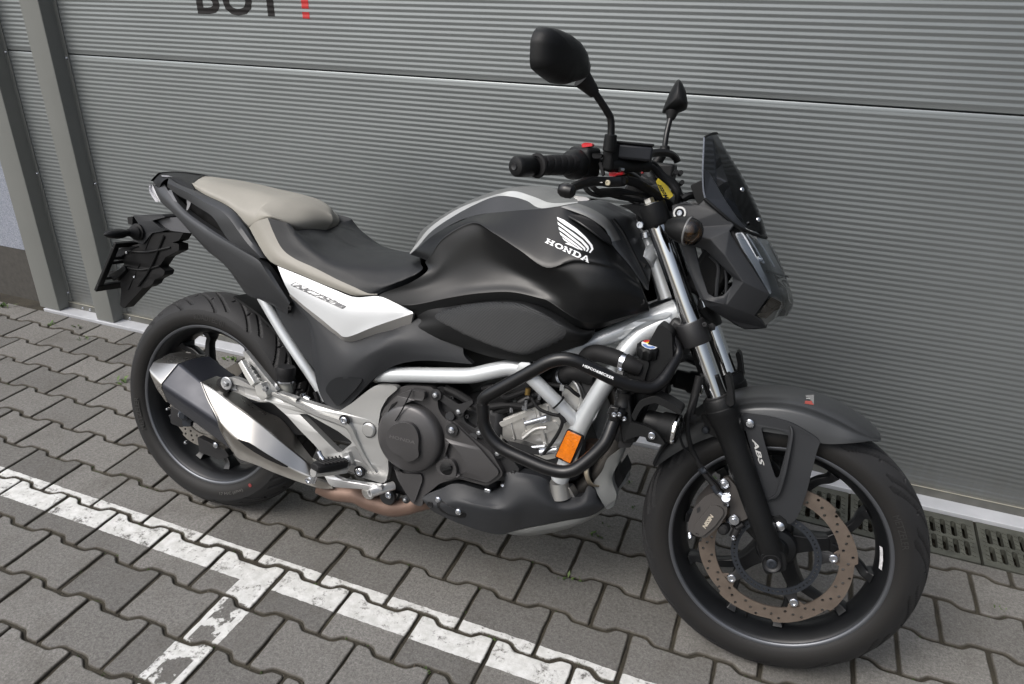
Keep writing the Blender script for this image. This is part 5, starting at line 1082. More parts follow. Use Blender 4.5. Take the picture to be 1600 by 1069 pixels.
tp2=[(-0.1651,-0.066,0.8958),(-0.1488,-0.072,0.9123),(-0.1215,-0.076,0.9234),(-0.0665,-0.092,0.9133),(-0.015,-0.1,0.9037)]
shell('tail_top',[tp0,tp1,tp2],M_PLAST,nu=3,nv=5,skirt=.01)
obj('tail_highlight',plate([(-0.164,-0.062,0.9291),(-0.1399,-0.064,0.9297),(-0.1058,-0.068,0.9279),(-0.1093,-0.07,0.9238),(-0.1312,-0.07,0.9263),(-0.1536,-0.068,0.9254)],.004,r=.002),mat('light grey highlight and hook',(.22,.22,.23),.4,.3),bike)  # pale plate: a highlight painted onto the tail top
obj('tail_box',MB().add(grid([[ (p[0]+.02,0,p[2]-.02) for p in gr[0]],[(p[0],p[1]*.62,p[2]-.015) for p in gr[0]],[(p[0],p[1]*.62,p[2]-.02) for p in tc1[3][:9]],[(p[0]+.02,0,p[2]-.02) for p in tc1[3][:9]]],1,1)).get(),M_BLK,bike)
_=obj('tail_box',mir(grid([[ (p[0]+.02,0,p[2]-.02) for p in gr[0]],[(p[0],p[1]*.62,p[2]-.015) for p in gr[0]],[(p[0],p[1]*.62,p[2]-.02) for p in tc1[3][:9]],[(p[0]+.02,0,p[2]-.02) for p in tc1[3][:9]]],1,1)),M_BLK,bike)
obj('luggage_hook',plate([(-0.0405,-0.1,0.8775),(-0.0257,-0.1,0.8729),(-0.03,-0.1,0.8621),(-0.038,-0.1,0.85),(-0.0417,-0.1,0.8504),(-0.0384,-0.1,0.8666)],.006,r=.002),mat('light grey highlight and hook',(.22,.22,.23),.4,.3),bike,bevel=.001)
obj('hinge_cover',plate([(-0.1059,-0.085,0.8968),(-0.095,-0.088,0.882),(-0.0778,-0.092,0.865),(-0.0886,-0.092,0.866),(-0.1059,-0.088,0.8809),(-0.1206,-0.084,0.8911)],.01,r=.003),mat('mid grey tail part',(.09,.092,.1),.4,.3),bike)
M_TL=mat('clear tail lamp lens',(.72,.72,.74),.12,.1,coat=.6)
tl=[[(-0.2583,-0,0.8942),(-0.2603,-0,0.8806),(-0.2496,-0,0.8625),(-0.2364,-0,0.8491)],[(-0.219,-0.035,0.8981),(-0.2185,-0.038,0.8881),(-0.1952,-0.05,0.871),(-0.1738,-0.058,0.8574)],[(-0.1964,-0.05,0.8978),(-0.1865,-0.056,0.8884),(-0.1707,-0.063,0.8737),(-0.1575,-0.068,0.8602)]]
shell('tail_lamp',tl,M_TL,nu=3,nv=4,skirt=.01)
# plate bracket arm, indicator pod, mud flap, plate holder
arm=empty('plate_bracket',(-0.2227,-0,0.7911),bike); rela=lambda vf:([Vector(p)-Vector(arm.location) for p in vf[0]],vf[1])
obj('bracket_arm',rela(plate([(-0.2149,-0.045,0.8007),(-0.1831,-0.045,0.811),(-0.1181,-0.045,0.822),(-0.0899,-0.045,0.8044),(-0.0767,-0.045,0.7833),(-0.0934,-0.045,0.7822),(-0.1665,-0.045,0.7807),(-0.1893,-0.045,0.7846)],.09,r=.004)),mat('mid grey tail part',(.09,.092,.1),.4,.3),arm,bevel=.004)
obj('bracket_shell',rela(plate([(-0.2668,-0.06,0.8098),(-0.1679,-0.06,0.8238),(-0.151,-0.06,0.8188),(-0.198,-0.062,0.8033),(-0.1665,-0.062,0.7873),(-0.1505,-0.06,0.7821),(-0.1996,-0.06,0.7691),(-0.2327,-0.06,0.7346),(-0.2665,-0.06,0.7384),(-0.2719,-0.06,0.7566),(-0.2487,-0.06,0.7906)],.12,r=.004)),M_PLG,arm,bevel=.006)
obj('plate_lamp',rela(plate([(-0.3193,-0.03,0.7982),(-0.3001,-0.03,0.8023),(-0.302,-0.03,0.7776),(-0.3187,-0.03,0.7792)],.05,r=.003)),M_BLK,arm,bevel=.002)
flap=plate([(-0.2255,-0.055,0.7687),(-0.095,-0.055,0.7825),(-0.1108,-0.055,0.7596),(-0.1333,-0.055,0.7514),(-0.1108,-0.055,0.7499),(-0.111,-0.055,0.7322),(-0.1607,-0.052,0.7076),(-0.1862,-0.05,0.6769),(-0.1656,-0.05,0.668),(-0.1704,-0.05,0.6555),(-0.2052,-0.048,0.6375),(-0.2149,-0.048,0.6223),(-0.2364,-0.048,0.6099),(-0.2495,-0.048,0.607),(-0.326,-0.045,0.5355),(-0.3393,-0.045,0.5429),(-0.328,-0.05,0.5871),(-0.328,-0.052,0.6146),(-0.3609,-0.055,0.6251),(-0.3718,-0.055,0.6282),(-0.3652,-0.055,0.6395),(-0.3235,-0.055,0.649),(-0.3111,-0.052,0.669),(-0.3351,-0.06,0.6803),(-0.3395,-0.062,0.6973),(-0.3068,-0.06,0.7169),(-0.2556,-0.055,0.7313)],.035,r=.003)
obj('mud_flap',rela(flap),M_BLK,arm,bevel=.003)
obj('flap_rib',rela(tube([(-0.2073,-0.056,0.7621),(-0.247,-0.053,0.687),(-0.3004,-0.05,0.5959)],.002,6,3)),M_PLAST,arm)
obj('flap_rib',rela(tube([(-0.1595,-0.058,0.7668),(-0.2102,-0.055,0.6741),(-0.2619,-0.052,0.6112)],.003,6,3)),M_PLAST,arm)
obj('flap_rib',rela(tube([(-0.3001,-0.061,0.7079),(-0.2237,-0.058,0.7132),(-0.1393,-0.056,0.7375)],.003,6,3)),M_PLAST,arm)
obj('flap_rib',rela(tube([(-0.3161,-0.056,0.6594),(-0.2456,-0.055,0.66),(-0.1841,-0.052,0.6796)],.003,6,3)),M_PLAST,arm)
for p in ((-0.2903,-0.063,0.7039),(-0.2751,-0.053,0.6358)): obj('bolt',rela(bolt(p,.0035,.002)),M_ZINC,arm)
# licence plate holder: hollow frame facing rearwards
h0,h1=Vector((-0.2826,-0.108,0.7351)),Vector((-0.3623,-0.108,0.5893))
def holder():
    d=h1-h0; L=d.length; dz=d.normalized(); W2=.108; nrm=Vector((0,1,0)).cross(dz).normalized(); mb=MB()
    def bar(u0,u1,v0,v1,t=.010): # u along y from -W2..W2, v down
        c=h0+dz*((v0+v1)/2); c.y=(u0+u1)/2; return box(c,(abs(u1-u0),v1-v0,t),(0,1,0),dz,nrm)
    mb.add(bar(-W2,W2,0,.016)); mb.add(bar(-W2,W2,L-.022,L)); mb.add(bar(-W2,-W2+.018,.016,L-.022)); mb.add(bar(W2-.018,W2,.016,L-.022))
    for v in (.050,.066,.120): mb.add(bar(-W2+.018,W2-.018,v,v+.009,.006))
    return mb.get()
obj('plate_holder',rela(holder()),M_PLAST,arm,bevel=.002)
obj('holder_lug',rela(plate([(-0.3493,-0.075,0.6336),(-0.3191,-0.07,0.6512),(-0.2971,-0.065,0.6652),(-0.2915,-0.065,0.6546),(-0.3324,-0.07,0.6169)],.03,r=.004)),M_PLAST,arm,bevel=.003)
obj('holder_lug',rela(plate([(-0.325,-0.075,0.7002),(-0.296,-0.07,0.7173),(-0.2504,-0.06,0.727),(-0.2742,-0.06,0.7157),(-0.318,-0.07,0.6825)],.03,r=.003)),M_PLG,arm,bevel=.003)
def indicator(parent, base, tip, ref):
    base=Vector(base); tip=Vector(tip); d=(tip-base); L=d.length; q=Vector(ref)
    g=lathe([(.0001,-.004),(.022,-.004),(.0235,.004),(.017,.007),(.017,.010),(.0205,.012),(.016,.018),(.011,.024),(.0095,.034)],base-q,d,28)
    obj('indicator_boot',g,M_RUB,parent)
    g=lathe([(.009,.03),(.012,.038),(.0165,.053),(.0175,.068),(.014,.086),(.008,.099),(.0001,.106)],base-q,d,24); g=([Vector((v.x,v.y,(v.z-(base-q).z)*.8+(base-q).z)) for v in g[0]],g[1])
    obj('indicator_pod',g,M_PLAST,parent)
indicator(arm,(-0.2473,-0.062,0.7665),tuple(Vector((-0.2473,-0.062,0.7665))+Vector((-.01,-.14,-.004))),arm.location)
indicator(arm,tuple(Vector((-0.2473,-0.062,0.7665))*1+Vector((0,.124,0))),tuple(Vector((-0.2473,-0.062,0.7665))+Vector((-.01,.264,-.004))),arm.location)

# ---------------------------------------------------------------- engine
eng=empty('engine',(.75,0,.42),bike); EQ=Vector((.75,0,.42)); rele=lambda vf:([Vector(p)-EQ for p in vf[0]],vf[1])
def epart(name,vf,m,**k): return obj(name,rele(vf),m,eng,**k)
epart('crankcase',MB().add(box((.72,.0,.37),(.36,.27,.28))).get(),M_ENG2,bevel=.02)
epart('crankcase',box((.93,0,.44),(.22,.22,.26),(1,0,.5),(0,1,0),(-.5,0,1)),M_ENG2,bevel=.015)
epart('case_flange',plate([(0.7195,-0.15,0.5289),(0.7545,-0.15,0.5415),(0.7932,-0.15,0.5044),(0.8059,-0.15,0.4939),(0.8123,-0.15,0.4651),(0.8605,-0.15,0.4493),(0.9061,-0.15,0.4144),(0.9336,-0.15,0.4057),(0.9587,-0.15,0.3816),(0.9277,-0.15,0.3511),(0.864,-0.15,0.3275),(0.7728,-0.15,0.3677),(0.733,-0.15,0.4594)],.10,r=.01),M_ENG2,bevel=.005)
epart('clutch_case',plate([(0.6542,-0.168,0.525),(0.6802,-0.168,0.5324),(0.7359,-0.168,0.5397),(0.7479,-0.168,0.513),(0.7519,-0.168,0.4876),(0.7754,-0.168,0.4662),(0.7967,-0.168,0.4701),(0.8381,-0.168,0.4424),(0.8904,-0.168,0.4168),(0.9242,-0.168,0.3741),(0.918,-0.168,0.3593),(0.8887,-0.168,0.3337),(0.8478,-0.168,0.3335),(0.8162,-0.168,0.3342),(0.77,-0.168,0.311),(0.7438,-0.168,0.2806),(0.7303,-0.168,0.2692),(0.7305,-0.168,0.2391),(0.7019,-0.168,0.2409),(0.6573,-0.168,0.2949),(0.6469,-0.168,0.3244),(0.6074,-0.168,0.3787),(0.5953,-0.168,0.4233),(0.6029,-0.168,0.464),(0.629,-0.168,0.5021)],.05,r=.012),M_ENG,bevel=.0035,seg=3)
epart('clutch_case_face',plate([(0.7768,-0.176,0.4727),(0.801,-0.176,0.4648),(0.8666,-0.176,0.4215),(0.9204,-0.176,0.3761),(0.8911,-0.176,0.3435),(0.8505,-0.176,0.3437),(0.819,-0.176,0.3456),(0.7838,-0.176,0.3871),(0.7763,-0.176,0.4311)],.012,r=.012,holes=[[(0.7908,-0.18,0.4224),(0.8159,-0.18,0.4036),(0.8386,-0.18,0.3748),(0.8381,-0.18,0.3632),(0.8155,-0.18,0.3393),(0.786,-0.18,0.3351),(0.7652,-0.18,0.3455),(0.7608,-0.18,0.3599),(0.7823,-0.18,0.3805)]],hr=.006),M_ENG,bevel=.003,seg=3)
cc=(0.6898,-0.168,0.4099)
epart('clutch_cover',lathe([(.0835,-.01),(.0835,.012),(.080,.020),(.0745,.0245),(.071,.0255),(.060,.030),(.0001,.034)],cc,(0,-1,0),72),M_ENG,sharp=30)
epart('clutch_cover_ring',plate([(0.64,-0.186,0.4919),(0.6571,-0.186,0.5106),(0.6883,-0.186,0.5281),(0.7241,-0.186,0.5297),(0.7217,-0.186,0.508),(0.7019,-0.19,0.5076),(0.6845,-0.19,0.4984),(0.6654,-0.19,0.4813),(0.6469,-0.19,0.4526),(0.6312,-0.187,0.4445),(0.6126,-0.184,0.4474),(0.6221,-0.185,0.4708)],.012,r=.006),M_ENG,bevel=.003)
epart('clutch_slot',plate([(0.6305,-0.1905,0.455),(0.643,-0.1905,0.4843),(0.6567,-0.1905,0.4947),(0.6542,-0.1905,0.4893),(0.6397,-0.1905,0.4722),(0.6319,-0.1905,0.4526)],.002,r=.002),M_BLK)
epart('clutch_line',tube([(0.6931,-0.19,0.5301),(0.69,-0.1985,0.5149),(0.6773,-0.2005,0.4829),(0.6628,-0.2035,0.4524)],.0016,6,5),M_BLK)
epart('clutch_cap',plate([(0.6751,-0.211,0.4528),(0.6948,-0.211,0.4586),(0.7131,-0.211,0.4543),(0.7252,-0.211,0.4402),(0.7293,-0.211,0.4223),(0.7289,-0.211,0.4014),(0.7329,-0.21,0.383),(0.7219,-0.209,0.3725),(0.7018,-0.209,0.3608),(0.684,-0.21,0.3734),(0.6617,-0.211,0.3782),(0.6476,-0.211,0.3942),(0.6437,-0.211,0.4163),(0.6537,-0.211,0.4394)],.012,r=.01),M_ENG,bevel=.003,seg=3)
t_=text2d('HONDA',1,bold=.02,spacing=1.05)
epart('cover_lettering',place2d(*t_,(0.6543,-0.2118,0.412),(0.7206,-0.2118,0.4111),(0.6554,-0.2118,0.4199),None,off=.0006),mat('moulded lettering',(.13,.125,.125),.4,.5))
epart('case_step',plate([(0.653,-0.176,0.3327),(0.6752,-0.176,0.3142),(0.724,-0.176,0.3262),(0.7292,-0.176,0.3117),(0.713,-0.176,0.2519),(0.7058,-0.176,0.2468),(0.6637,-0.176,0.2994)],.01,r=.008),M_ENG,bevel=.004)
epart('filler_boss',plate([(0.7605,-0.181,0.3602),(0.779,-0.181,0.3792),(0.8025,-0.181,0.3818),(0.8149,-0.181,0.3656),(0.816,-0.181,0.339),(0.791,-0.181,0.329),(0.7679,-0.181,0.3427)],.014,r=.012,holes=[[(0.7727,-0.18,0.3512),(0.7776,-0.18,0.3659),(0.7889,-0.18,0.3732),(0.8011,-0.18,0.3696),(0.8059,-0.18,0.3592),(0.801,-0.18,0.3465),(0.7896,-0.18,0.3406),(0.7782,-0.18,0.3429)]],hr=.005),M_ENG,bevel=.003)
epart('oil_filler_cap',MB().add(lathe([(.0001,.004),(.013,.004),(.0175,.001),(.0178,-.01)],(0.7889,-0.178,0.3559),(0,-1,0),28)).add(box(Vector((0.7916,-0.184,0.3588)),(.028,.006,.006),(1,0,.55),(0,1,0),(-.55,0,1))).get(),M_BLK)
epart('drain_recess',lathe([(.0001,.001),(.008,.001),(.0098,.003),(.012,.0)],(0.6618,-0.1795,0.3313),(0,-1,0),20),M_BLK)
for p,r in (((0.7451,-0.172,0.524),.0085),((0.8008,-0.16,0.493),.0085),((0.7958,-0.182,0.4531),.0095),((0.8547,-0.158,0.4535),.0085),((0.9036,-0.158,0.4146),.0085),((0.6887,-0.176,0.2525),.0065)):
    epart('case_bolt',MB().add(lathe([(r*1.6,-.003),(r*1.6,.0006),(r*1.1,.001)],p,(0,-1,0),24)).get(),M_ENG2); epart('case_bolt',bolt(p,r*.85,.008,hexd=False),M_ZINC)
epart('cable_guard',plate([(0.7352,-0.166,0.5249),(0.7454,-0.166,0.5314),(0.8002,-0.166,0.5102),(0.8151,-0.166,0.517),(0.8334,-0.166,0.5282),(0.8359,-0.166,0.5213),(0.8202,-0.166,0.5033),(0.8135,-0.166,0.4907),(0.796,-0.166,0.4907),(0.7447,-0.166,0.5148)],.006,r=.004),M_ENG2,bevel=.002)
for a,b in (((0.7751,-0.152,0.4728),(0.7809,-0.165,0.4778)),((0.8363,-0.152,0.435),(0.8416,-0.165,0.4404)),((0.8877,-0.152,0.3956),(0.8925,-0.165,0.4013))): epart('flange_lug',cyl(a,b,.011,.010,18),M_ENG2)
# cylinder block and head, bare casting leaning forward
epart('cylinder_block',plate([(0.8744,-0.125,0.4677),(0.8994,-0.125,0.4874),(0.9649,-0.125,0.5291),(0.9947,-0.125,0.5426),(1.0289,-0.125,0.5298),(1.0591,-0.125,0.5181),(1.0659,-0.125,0.4905),(1.0513,-0.125,0.4616),(1.0395,-0.12,0.4237),(1.0079,-0.12,0.4087),(0.9541,-0.12,0.4188),(0.9067,-0.12,0.4327),(0.8873,-0.122,0.4423)],.22,r=.006),M_ALU,bevel=.006,seg=3)
epart('block_fin',plate([(0.943,-0.131,0.4557),(0.9833,-0.131,0.498),(1.0188,-0.131,0.5076),(1.035,-0.131,0.4928),(0.9936,-0.131,0.4708)],.01,r=.005),M_ALU,bevel=.003)
epart('block_fin',plate([(0.8877,-0.131,0.4754),(0.9621,-0.131,0.5229),(0.9703,-0.131,0.5155),(0.8963,-0.131,0.466)],.01,r=.004),M_ALU,bevel=.003)
epart('block_fin',plate([(0.9714,-0.133,0.5291),(0.9773,-0.133,0.5321),(0.9869,-0.133,0.5049),(1.0024,-0.133,0.4641),(1.0132,-0.133,0.4332),(1.0069,-0.133,0.4299),(0.9908,-0.133,0.4689)],.012,r=.003),M_ALU,bevel=.002)
epart('block_rib',tube([(0.9499,-0.128,0.4507),(0.9778,-0.131,0.4802),(1.0026,-0.131,0.4894)],.005,8,4),M_ALU)
epart('cylinder_head',plate([(1.0226,-0.12,0.5705),(1.0473,-0.12,0.6048),(1.0678,-0.12,0.6116),(1.0883,-0.12,0.6156),(1.0943,-0.12,0.5956),(1.0718,-0.12,0.5483),(1.0561,-0.12,0.5305),(1.0369,-0.12,0.541)],.20,r=.008),M_ALU,bevel=.008,seg=3)
epart('head_rib',tube([(1.0485,-0.124,0.6046),(1.0603,-0.126,0.5939),(1.0717,-0.126,0.5642),(1.0672,-0.124,0.543)],.004,8,4),M_ALU)
epart('head_rib',tube([(1.0536,-0.124,0.607),(1.0679,-0.126,0.5954),(1.0784,-0.126,0.5727)],.004,8,4),M_ENG2)
epart('valve_cover',plate([(1.0664,-0.125,0.6055),(1.0895,-0.125,0.617),(1.1014,-0.125,0.6053),(1.0782,-0.125,0.5366),(1.066,-0.125,0.5196),(1.0757,-0.125,0.5576),(1.0741,-0.125,0.5858)],.2,r=.006),M_ENG2,bevel=.004)
epart('throttle_body',MB().add(box(Vector((0.9021,-0.04,0.5216)),(.12,.14,.07),(1,0,.2),(0,1,0),(-.2,0,1))).get(),M_ENG2,bevel=.01)
epart('sensor',MB().add(cyl((0.9557,-0.14,0.4911),(1.0044,-0.145,0.5159),.0065)).add(cyl((0.9941,-0.145,0.51),(1.0074,-0.146,0.5175),.0085)).get(),M_ZINC)
epart('sensor',MB().add(cyl((0.9762,-0.14,0.4382),(1.0066,-0.14,0.4481),.0045)).add(cyl((0.9973,-0.14,0.4319),(1.0358,-0.14,0.4482),.008)).get(),M_ZINC)
epart('lower_link',plate([(0.9175,-0.145,0.4432),(0.9457,-0.145,0.444),(0.9796,-0.145,0.4406),(1.0024,-0.145,0.4348),(0.9996,-0.145,0.4267),(0.9516,-0.145,0.423),(0.9241,-0.145,0.4335)],.03,r=.005),M_ENG2,bevel=.004)
epart('wire',tube([(0.9505,-0.14,0.5756),(0.9628,-0.142,0.5534),(0.9843,-0.145,0.5333),(1.0149,-0.148,0.528),(1.037,-0.15,0.5279),(1.0491,-0.15,0.5162)],.004,8,6),M_RUB)
epart('wire',tube([(1.031,-0.15,0.5338),(1.0421,-0.15,0.5147),(1.0318,-0.15,0.4799),(1.0073,-0.148,0.4332)],.004,8,6),M_RUB)
epart('vacuum_hose',tube([(0.865,-0.14,0.5106),(0.9092,-0.14,0.5254),(0.9481,-0.135,0.5284),(0.9813,-0.13,0.5467)],.008,10,6),M_RUB)
epart('vacuum_hose',tube([(0.8478,-0.145,0.5528),(0.8755,-0.15,0.5633),(0.9038,-0.15,0.5434),(0.9323,-0.13,0.5549),(0.9643,-0.12,0.5697)],.007,10,6),M_RUB)
epart('vacuum_hose',tube([(0.7589,-0.15,0.5367),(0.792,-0.152,0.529),(0.8242,-0.152,0.5169),(0.8475,-0.15,0.5064)],.010,10,6),M_RUB)
epart('hose_fitting',cyl((0.9557,-0.15,0.5612),(0.956,-0.15,0.5757),.006),mat('brass',(.3,.2,.07),.4,.9))
for p in ((0.9804,-0.14,0.5528),(0.9518,-0.14,0.5287),(0.9182,-0.14,0.5107)): epart('small_bolt',cyl(p,tuple(Vector(p)+Vector((0,-.002,.018))),.0045,.0045,10),M_ZINC)
obj('cable_tie',MB().add(lathe([(.0168,-.002),(.0178,-.002),(.0178,.002),(.0168,.002)],tuple(Vector((1.026,-0.142,0.5555))),tuple(Vector((1.0608,-0.135,0.5286))-Vector((1.026,-0.142,0.5555))),24,closed=True)).get(),M_BLK,bike)
# cooling: radiator, filler neck, hoses
rad=empty('radiator',(1.1722,-0,0.5914),bike); RQ=Vector(rad.location); relr=lambda vf:([Vector(p)-RQ for p in vf[0]],vf[1])
obj('radiator_core',relr(plate([(1.2348,-0.15,0.7493),(1.2622,-0.15,0.7207),(1.2184,-0.15,0.5819),(1.1947,-0.14,0.4877),(1.1676,-0.14,0.4814),(1.1781,-0.15,0.6297)],.30,r=.005)),mat('radiator fins',(.012,.012,.013),.6,.2,bump=1.,bscale=600,aniso=(1,.05,1)),rad,bevel=.003)
obj('side_tank',relr(plate([(1.2209,-0.16,0.7686),(1.2489,-0.16,0.7535),(1.2588,-0.16,0.7021),(1.2292,-0.16,0.6148),(1.2021,-0.155,0.5088),(1.1686,-0.155,0.5012),(1.1699,-0.158,0.6021),(1.1923,-0.16,0.6899)],.05,r=.008)),M_PLAST,rad,bevel=.006)
obj('filler_neck',relr(plate([(1.1756,-0.168,0.6837),(1.1824,-0.168,0.6886),(1.2103,-0.168,0.6907),(1.2144,-0.168,0.6824),(1.2101,-0.168,0.6603),(1.2082,-0.168,0.6415),(1.1935,-0.168,0.6169),(1.1743,-0.168,0.6255),(1.1721,-0.168,0.653)],.06,r=.008)),M_PLAST,rad,bevel=.006)
def radcap():
    o=Vector((1.2045,-0.15,0.6965)); ax=(Vector((.12,-.35,1))).normalized(); n=48; V=[];F=[]
    u=Vector((1,0,0)); u=(u-ax*u.dot(ax)).normalized(); v=ax.cross(u)
    for r,t,amp in ((.0001,.026,0),(.0190,.026,0),(.0212,.024,.0),(.0232,.021,.0012),(.0240,.004,.0014),(.0220,.001,0),(.0135,-.002,0),(.0135,-.014,0)):
        for k in range(n):
            a=2*math.pi*k/n; rr=r+amp*math.cos(a*10); V.append(o+ax*t+(u*math.cos(a)+v*math.sin(a))*rr)
    for i in range(7):
        for k in range(n): F.append((i*n+k,i*n+(k+1)%n,(i+1)*n+(k+1)%n,(i+1)*n+k))
    return (V,F),o,ax,u,v
rc_,ro,rax,ru,rv=radcap()
obj('radiator_cap',relr(rc_),M_PLAST,rad)
def sector(r0,r1,a0,a1,h=.0266):
    V=[];F=[];n=10
    for k in range(n+1):
        a=math.radians(a0+(a1-a0)*k/n)
        for r in (r0,r1): V.append(ro+rax*h+(ru*math.cos(a)+rv*math.sin(a))*r)
    for k in range(n): F.append((2*k,2*k+1,2*k+3,2*k+2))
    return (V,F)
obj('cap_sticker',relr(sector(0,.0170,0,360)),mat('white sticker',(.7,.7,.7),.35),rad)
obj('cap_sticker_red',relr(sector(.0100,.0162,20,165,.0269)),M_RED,rad)
obj('cap_sticker_yellow',relr(sector(.0,.0097,20,165,.0269)),M_YEL,rad)
obj('cap_sticker_blue',relr(sector(.007,.0148,200,340,.0269)),mat('blue print',(.12,.2,.42),.4),rad)
obj('coolant_hose',tube([(1.0517,-0.1,0.6337),(1.0774,-0.14,0.6701),(1.0984,-0.15,0.6816),(1.1253,-0.158,0.6826),(1.1515,-0.164,0.6805),(1.1755,-0.165,0.6742),(1.1952,-0.16,0.6686)],[.016,.0175,.0185,.0185,.018,.018,.017],18,6),M_RUB,bike)
hc=Vector((1.16,-0.164,0.6779)); hd=(Vector((1.1755,-0.165,0.6742))-Vector((1.14,-0.161,0.6804))).normalized()
obj('hose_clamp',MB().add(lathe([(.0186,-.005),(.0194,-.005),(.0194,.005),(.0186,.005)],hc,hd,28,closed=True)).add(box(hc+Vector((0,-.012,-.022)),(.012,.012,.014))).get(),M_ZINC,bike)
obj('coolant_hose',tube([(0.9968,-0.08,0.5767),(1.0238,-0.12,0.6095),(1.0484,-0.13,0.6253),(1.0881,-0.12,0.6191)],[.018,.018,.018,.018],16,5),M_RUB,bike)
hc=Vector((1.0252,-0.125,0.611)); obj('hose_clamp',MB().add(lathe([(.0186,-.004),(.0194,-.004),(.0194,.004),(.0186,.004)],hc,(1,-.6,.5),28,closed=True)).add(box(hc+Vector((.006,-.018,-.020)),(.009,.008,.014))).get(),M_ZINC,bike)
obj('coolant_hose',tube([(1.1691,-0.15,0.6105),(1.1681,-0.15,0.5945),(1.1781,-0.145,0.5569),(1.1779,-0.14,0.5263),(1.167,-0.12,0.5012)],[.018,.019,.019,.018,.016],16,5),M_RUB,bike)
obj('exhaust_down_pipe',tube([(1.1211,-0.07,0.5987),(1.148,-0.075,0.546),(1.1471,-0.08,0.4719),(1.1207,-0.085,0.3982),(1.0811,-0.08,0.3393),(1.0411,-0.06,0.2968)],.019,16,6),mat('dark burnt steel',(.07,.065,.06),.45,.8,var=.2),bike)
rg=Vector((1.1174,-0.1,0.3988)); obj('exhaust_clamp',lathe([(.030,-.006),(.033,-.005),(.033,.005),(.030,.006),(.028,0)],rg,(.85,-.35,.35),36,closed=True),mat('warm bare steel',(.62,.54,.42),.3,.95),bike)
obj('catalyser_mouth',lathe([(.0001,-.006),(.029,-.008)],rg,(.85,-.35,.35),36),M_BLK,bike)
obj('frame_foot',MB().add(cyl((1.0446,-0.132,0.3707),(1.0519,-0.128,0.3351),.021,.026)).get(),M_ALU,bike)
obj('frame_foot',plate([(1.0402,-0.135,0.3505),(1.0719,-0.135,0.3632),(1.0951,-0.12,0.3195),(1.0601,-0.12,0.2945),(1.0423,-0.13,0.3177)],.03,r=.004),M_ALU,bike,bevel=.004)
# orange side reflector
refl=plate([(1.0414,-0.17,0.4422),(1.0605,-0.168,0.5056),(1.0924,-0.168,0.4985),(1.0754,-0.17,0.4344)],.006,r=.003)
obj('side_reflector',refl,M_ORANGE,bike,bevel=.0015)
obj('reflector_backing',plate([(1.038,-0.166,0.4386),(1.058,-0.164,0.5067),(1.0955,-0.164,0.4979),(1.0957,-0.164,0.4845),(1.0774,-0.166,0.4305)],.010,r=.004),M_PLAST,bike,bevel=.002)
# belly pan
bpz=[(0.7235,-0.165,0.2649),(0.7706,-0.168,0.2956),(0.8153,-0.168,0.3214),(0.8918,-0.15,0.3139),(0.922,-0.15,0.3427),(0.9264,-0.155,0.3708),(0.9802,-0.152,0.3798),(1.0192,-0.145,0.3733),(1.0395,-0.135,0.3434),(1.0688,-0.13,0.3385),(1.0991,-0.125,0.3453),(1.11,-0.122,0.3712),(1.1261,-0.118,0.3634),(1.1327,-0.112,0.3451)]
bm1=[(0.728,-0.17,0.2625),(0.7666,-0.178,0.2676),(0.8097,-0.18,0.2931),(0.8839,-0.178,0.2981),(0.9243,-0.176,0.3078),(0.9488,-0.17,0.3508),(0.9869,-0.166,0.364),(1.0218,-0.16,0.3499),(1.0509,-0.15,0.3301),(1.0797,-0.145,0.3277),(1.1066,-0.138,0.3344),(1.1199,-0.128,0.3441),(1.1298,-0.12,0.346),(1.1387,-0.112,0.3373)]
bm2=[(0.7394,-0.172,0.2526),(0.7806,-0.182,0.2566),(0.8356,-0.186,0.2782),(0.8994,-0.186,0.2817),(0.9492,-0.182,0.2906),(0.9808,-0.176,0.3121),(1.009,-0.172,0.3204),(1.0372,-0.165,0.3171),(1.06,-0.156,0.3116),(1.0871,-0.148,0.3144),(1.1084,-0.138,0.3194),(1.1249,-0.13,0.3282),(1.1368,-0.12,0.3297),(1.1485,-0.11,0.326)]
bm3=[(0.7571,-0.165,0.2339),(0.8097,-0.168,0.2256),(0.8529,-0.165,0.2197),(0.8981,-0.155,0.2129),(0.9342,-0.145,0.2151),(0.9756,-0.142,0.2404),(1.0049,-0.14,0.2539),(1.0333,-0.136,0.2653),(1.0609,-0.13,0.2754),(1.0862,-0.125,0.2854),(1.1065,-0.12,0.2929),(1.1239,-0.114,0.3002),(1.1388,-0.11,0.312),(1.1494,-0.105,0.3236)]
bpo,bpv=shell('belly_pan',[bpz,bm1,bm2,bm3],M_PLG,nu=4,nv=5,skirt=.03,both='copy',sharp=30)
obj('belly_pan_floor',MB().add(grid([bm3,[(p[0],0,p[2]-.02) for p in bm3]],2,3)).add(mir(grid([bm3,[(p[0],0,p[2]-.02) for p in bm3]],2,3))).get(),M_PLAST,bike)
bb=BVHTree.FromPolygons([Vector(p) for p in bpv[0]],bpv[1])
obj('pan_recess',conform([(0.7671,-0.18,0.274),(0.7834,-0.18,0.2782),(0.8506,-0.18,0.2608),(0.8504,-0.18,0.25),(0.828,-0.18,0.2386),(0.7862,-0.18,0.2437),(0.7774,-0.18,0.2495)],bb,.0018,14),M_BLK,bike)
obj('pan_inset',conform([(0.7795,-0.18,0.2718),(0.7865,-0.18,0.2752),(0.834,-0.18,0.2645),(0.8276,-0.18,0.2439),(0.8027,-0.18,0.2454),(0.7854,-0.18,0.2543)],bb,.0032,14),M_PLG,bike)
def onpan(p,off=.002):
    h=bb.ray_cast(Vector((p[0],-.5,p[2])),Vector((0,1,0))); return (h[0] if h[0] else Vector(p))+Vector((0,-off,0))
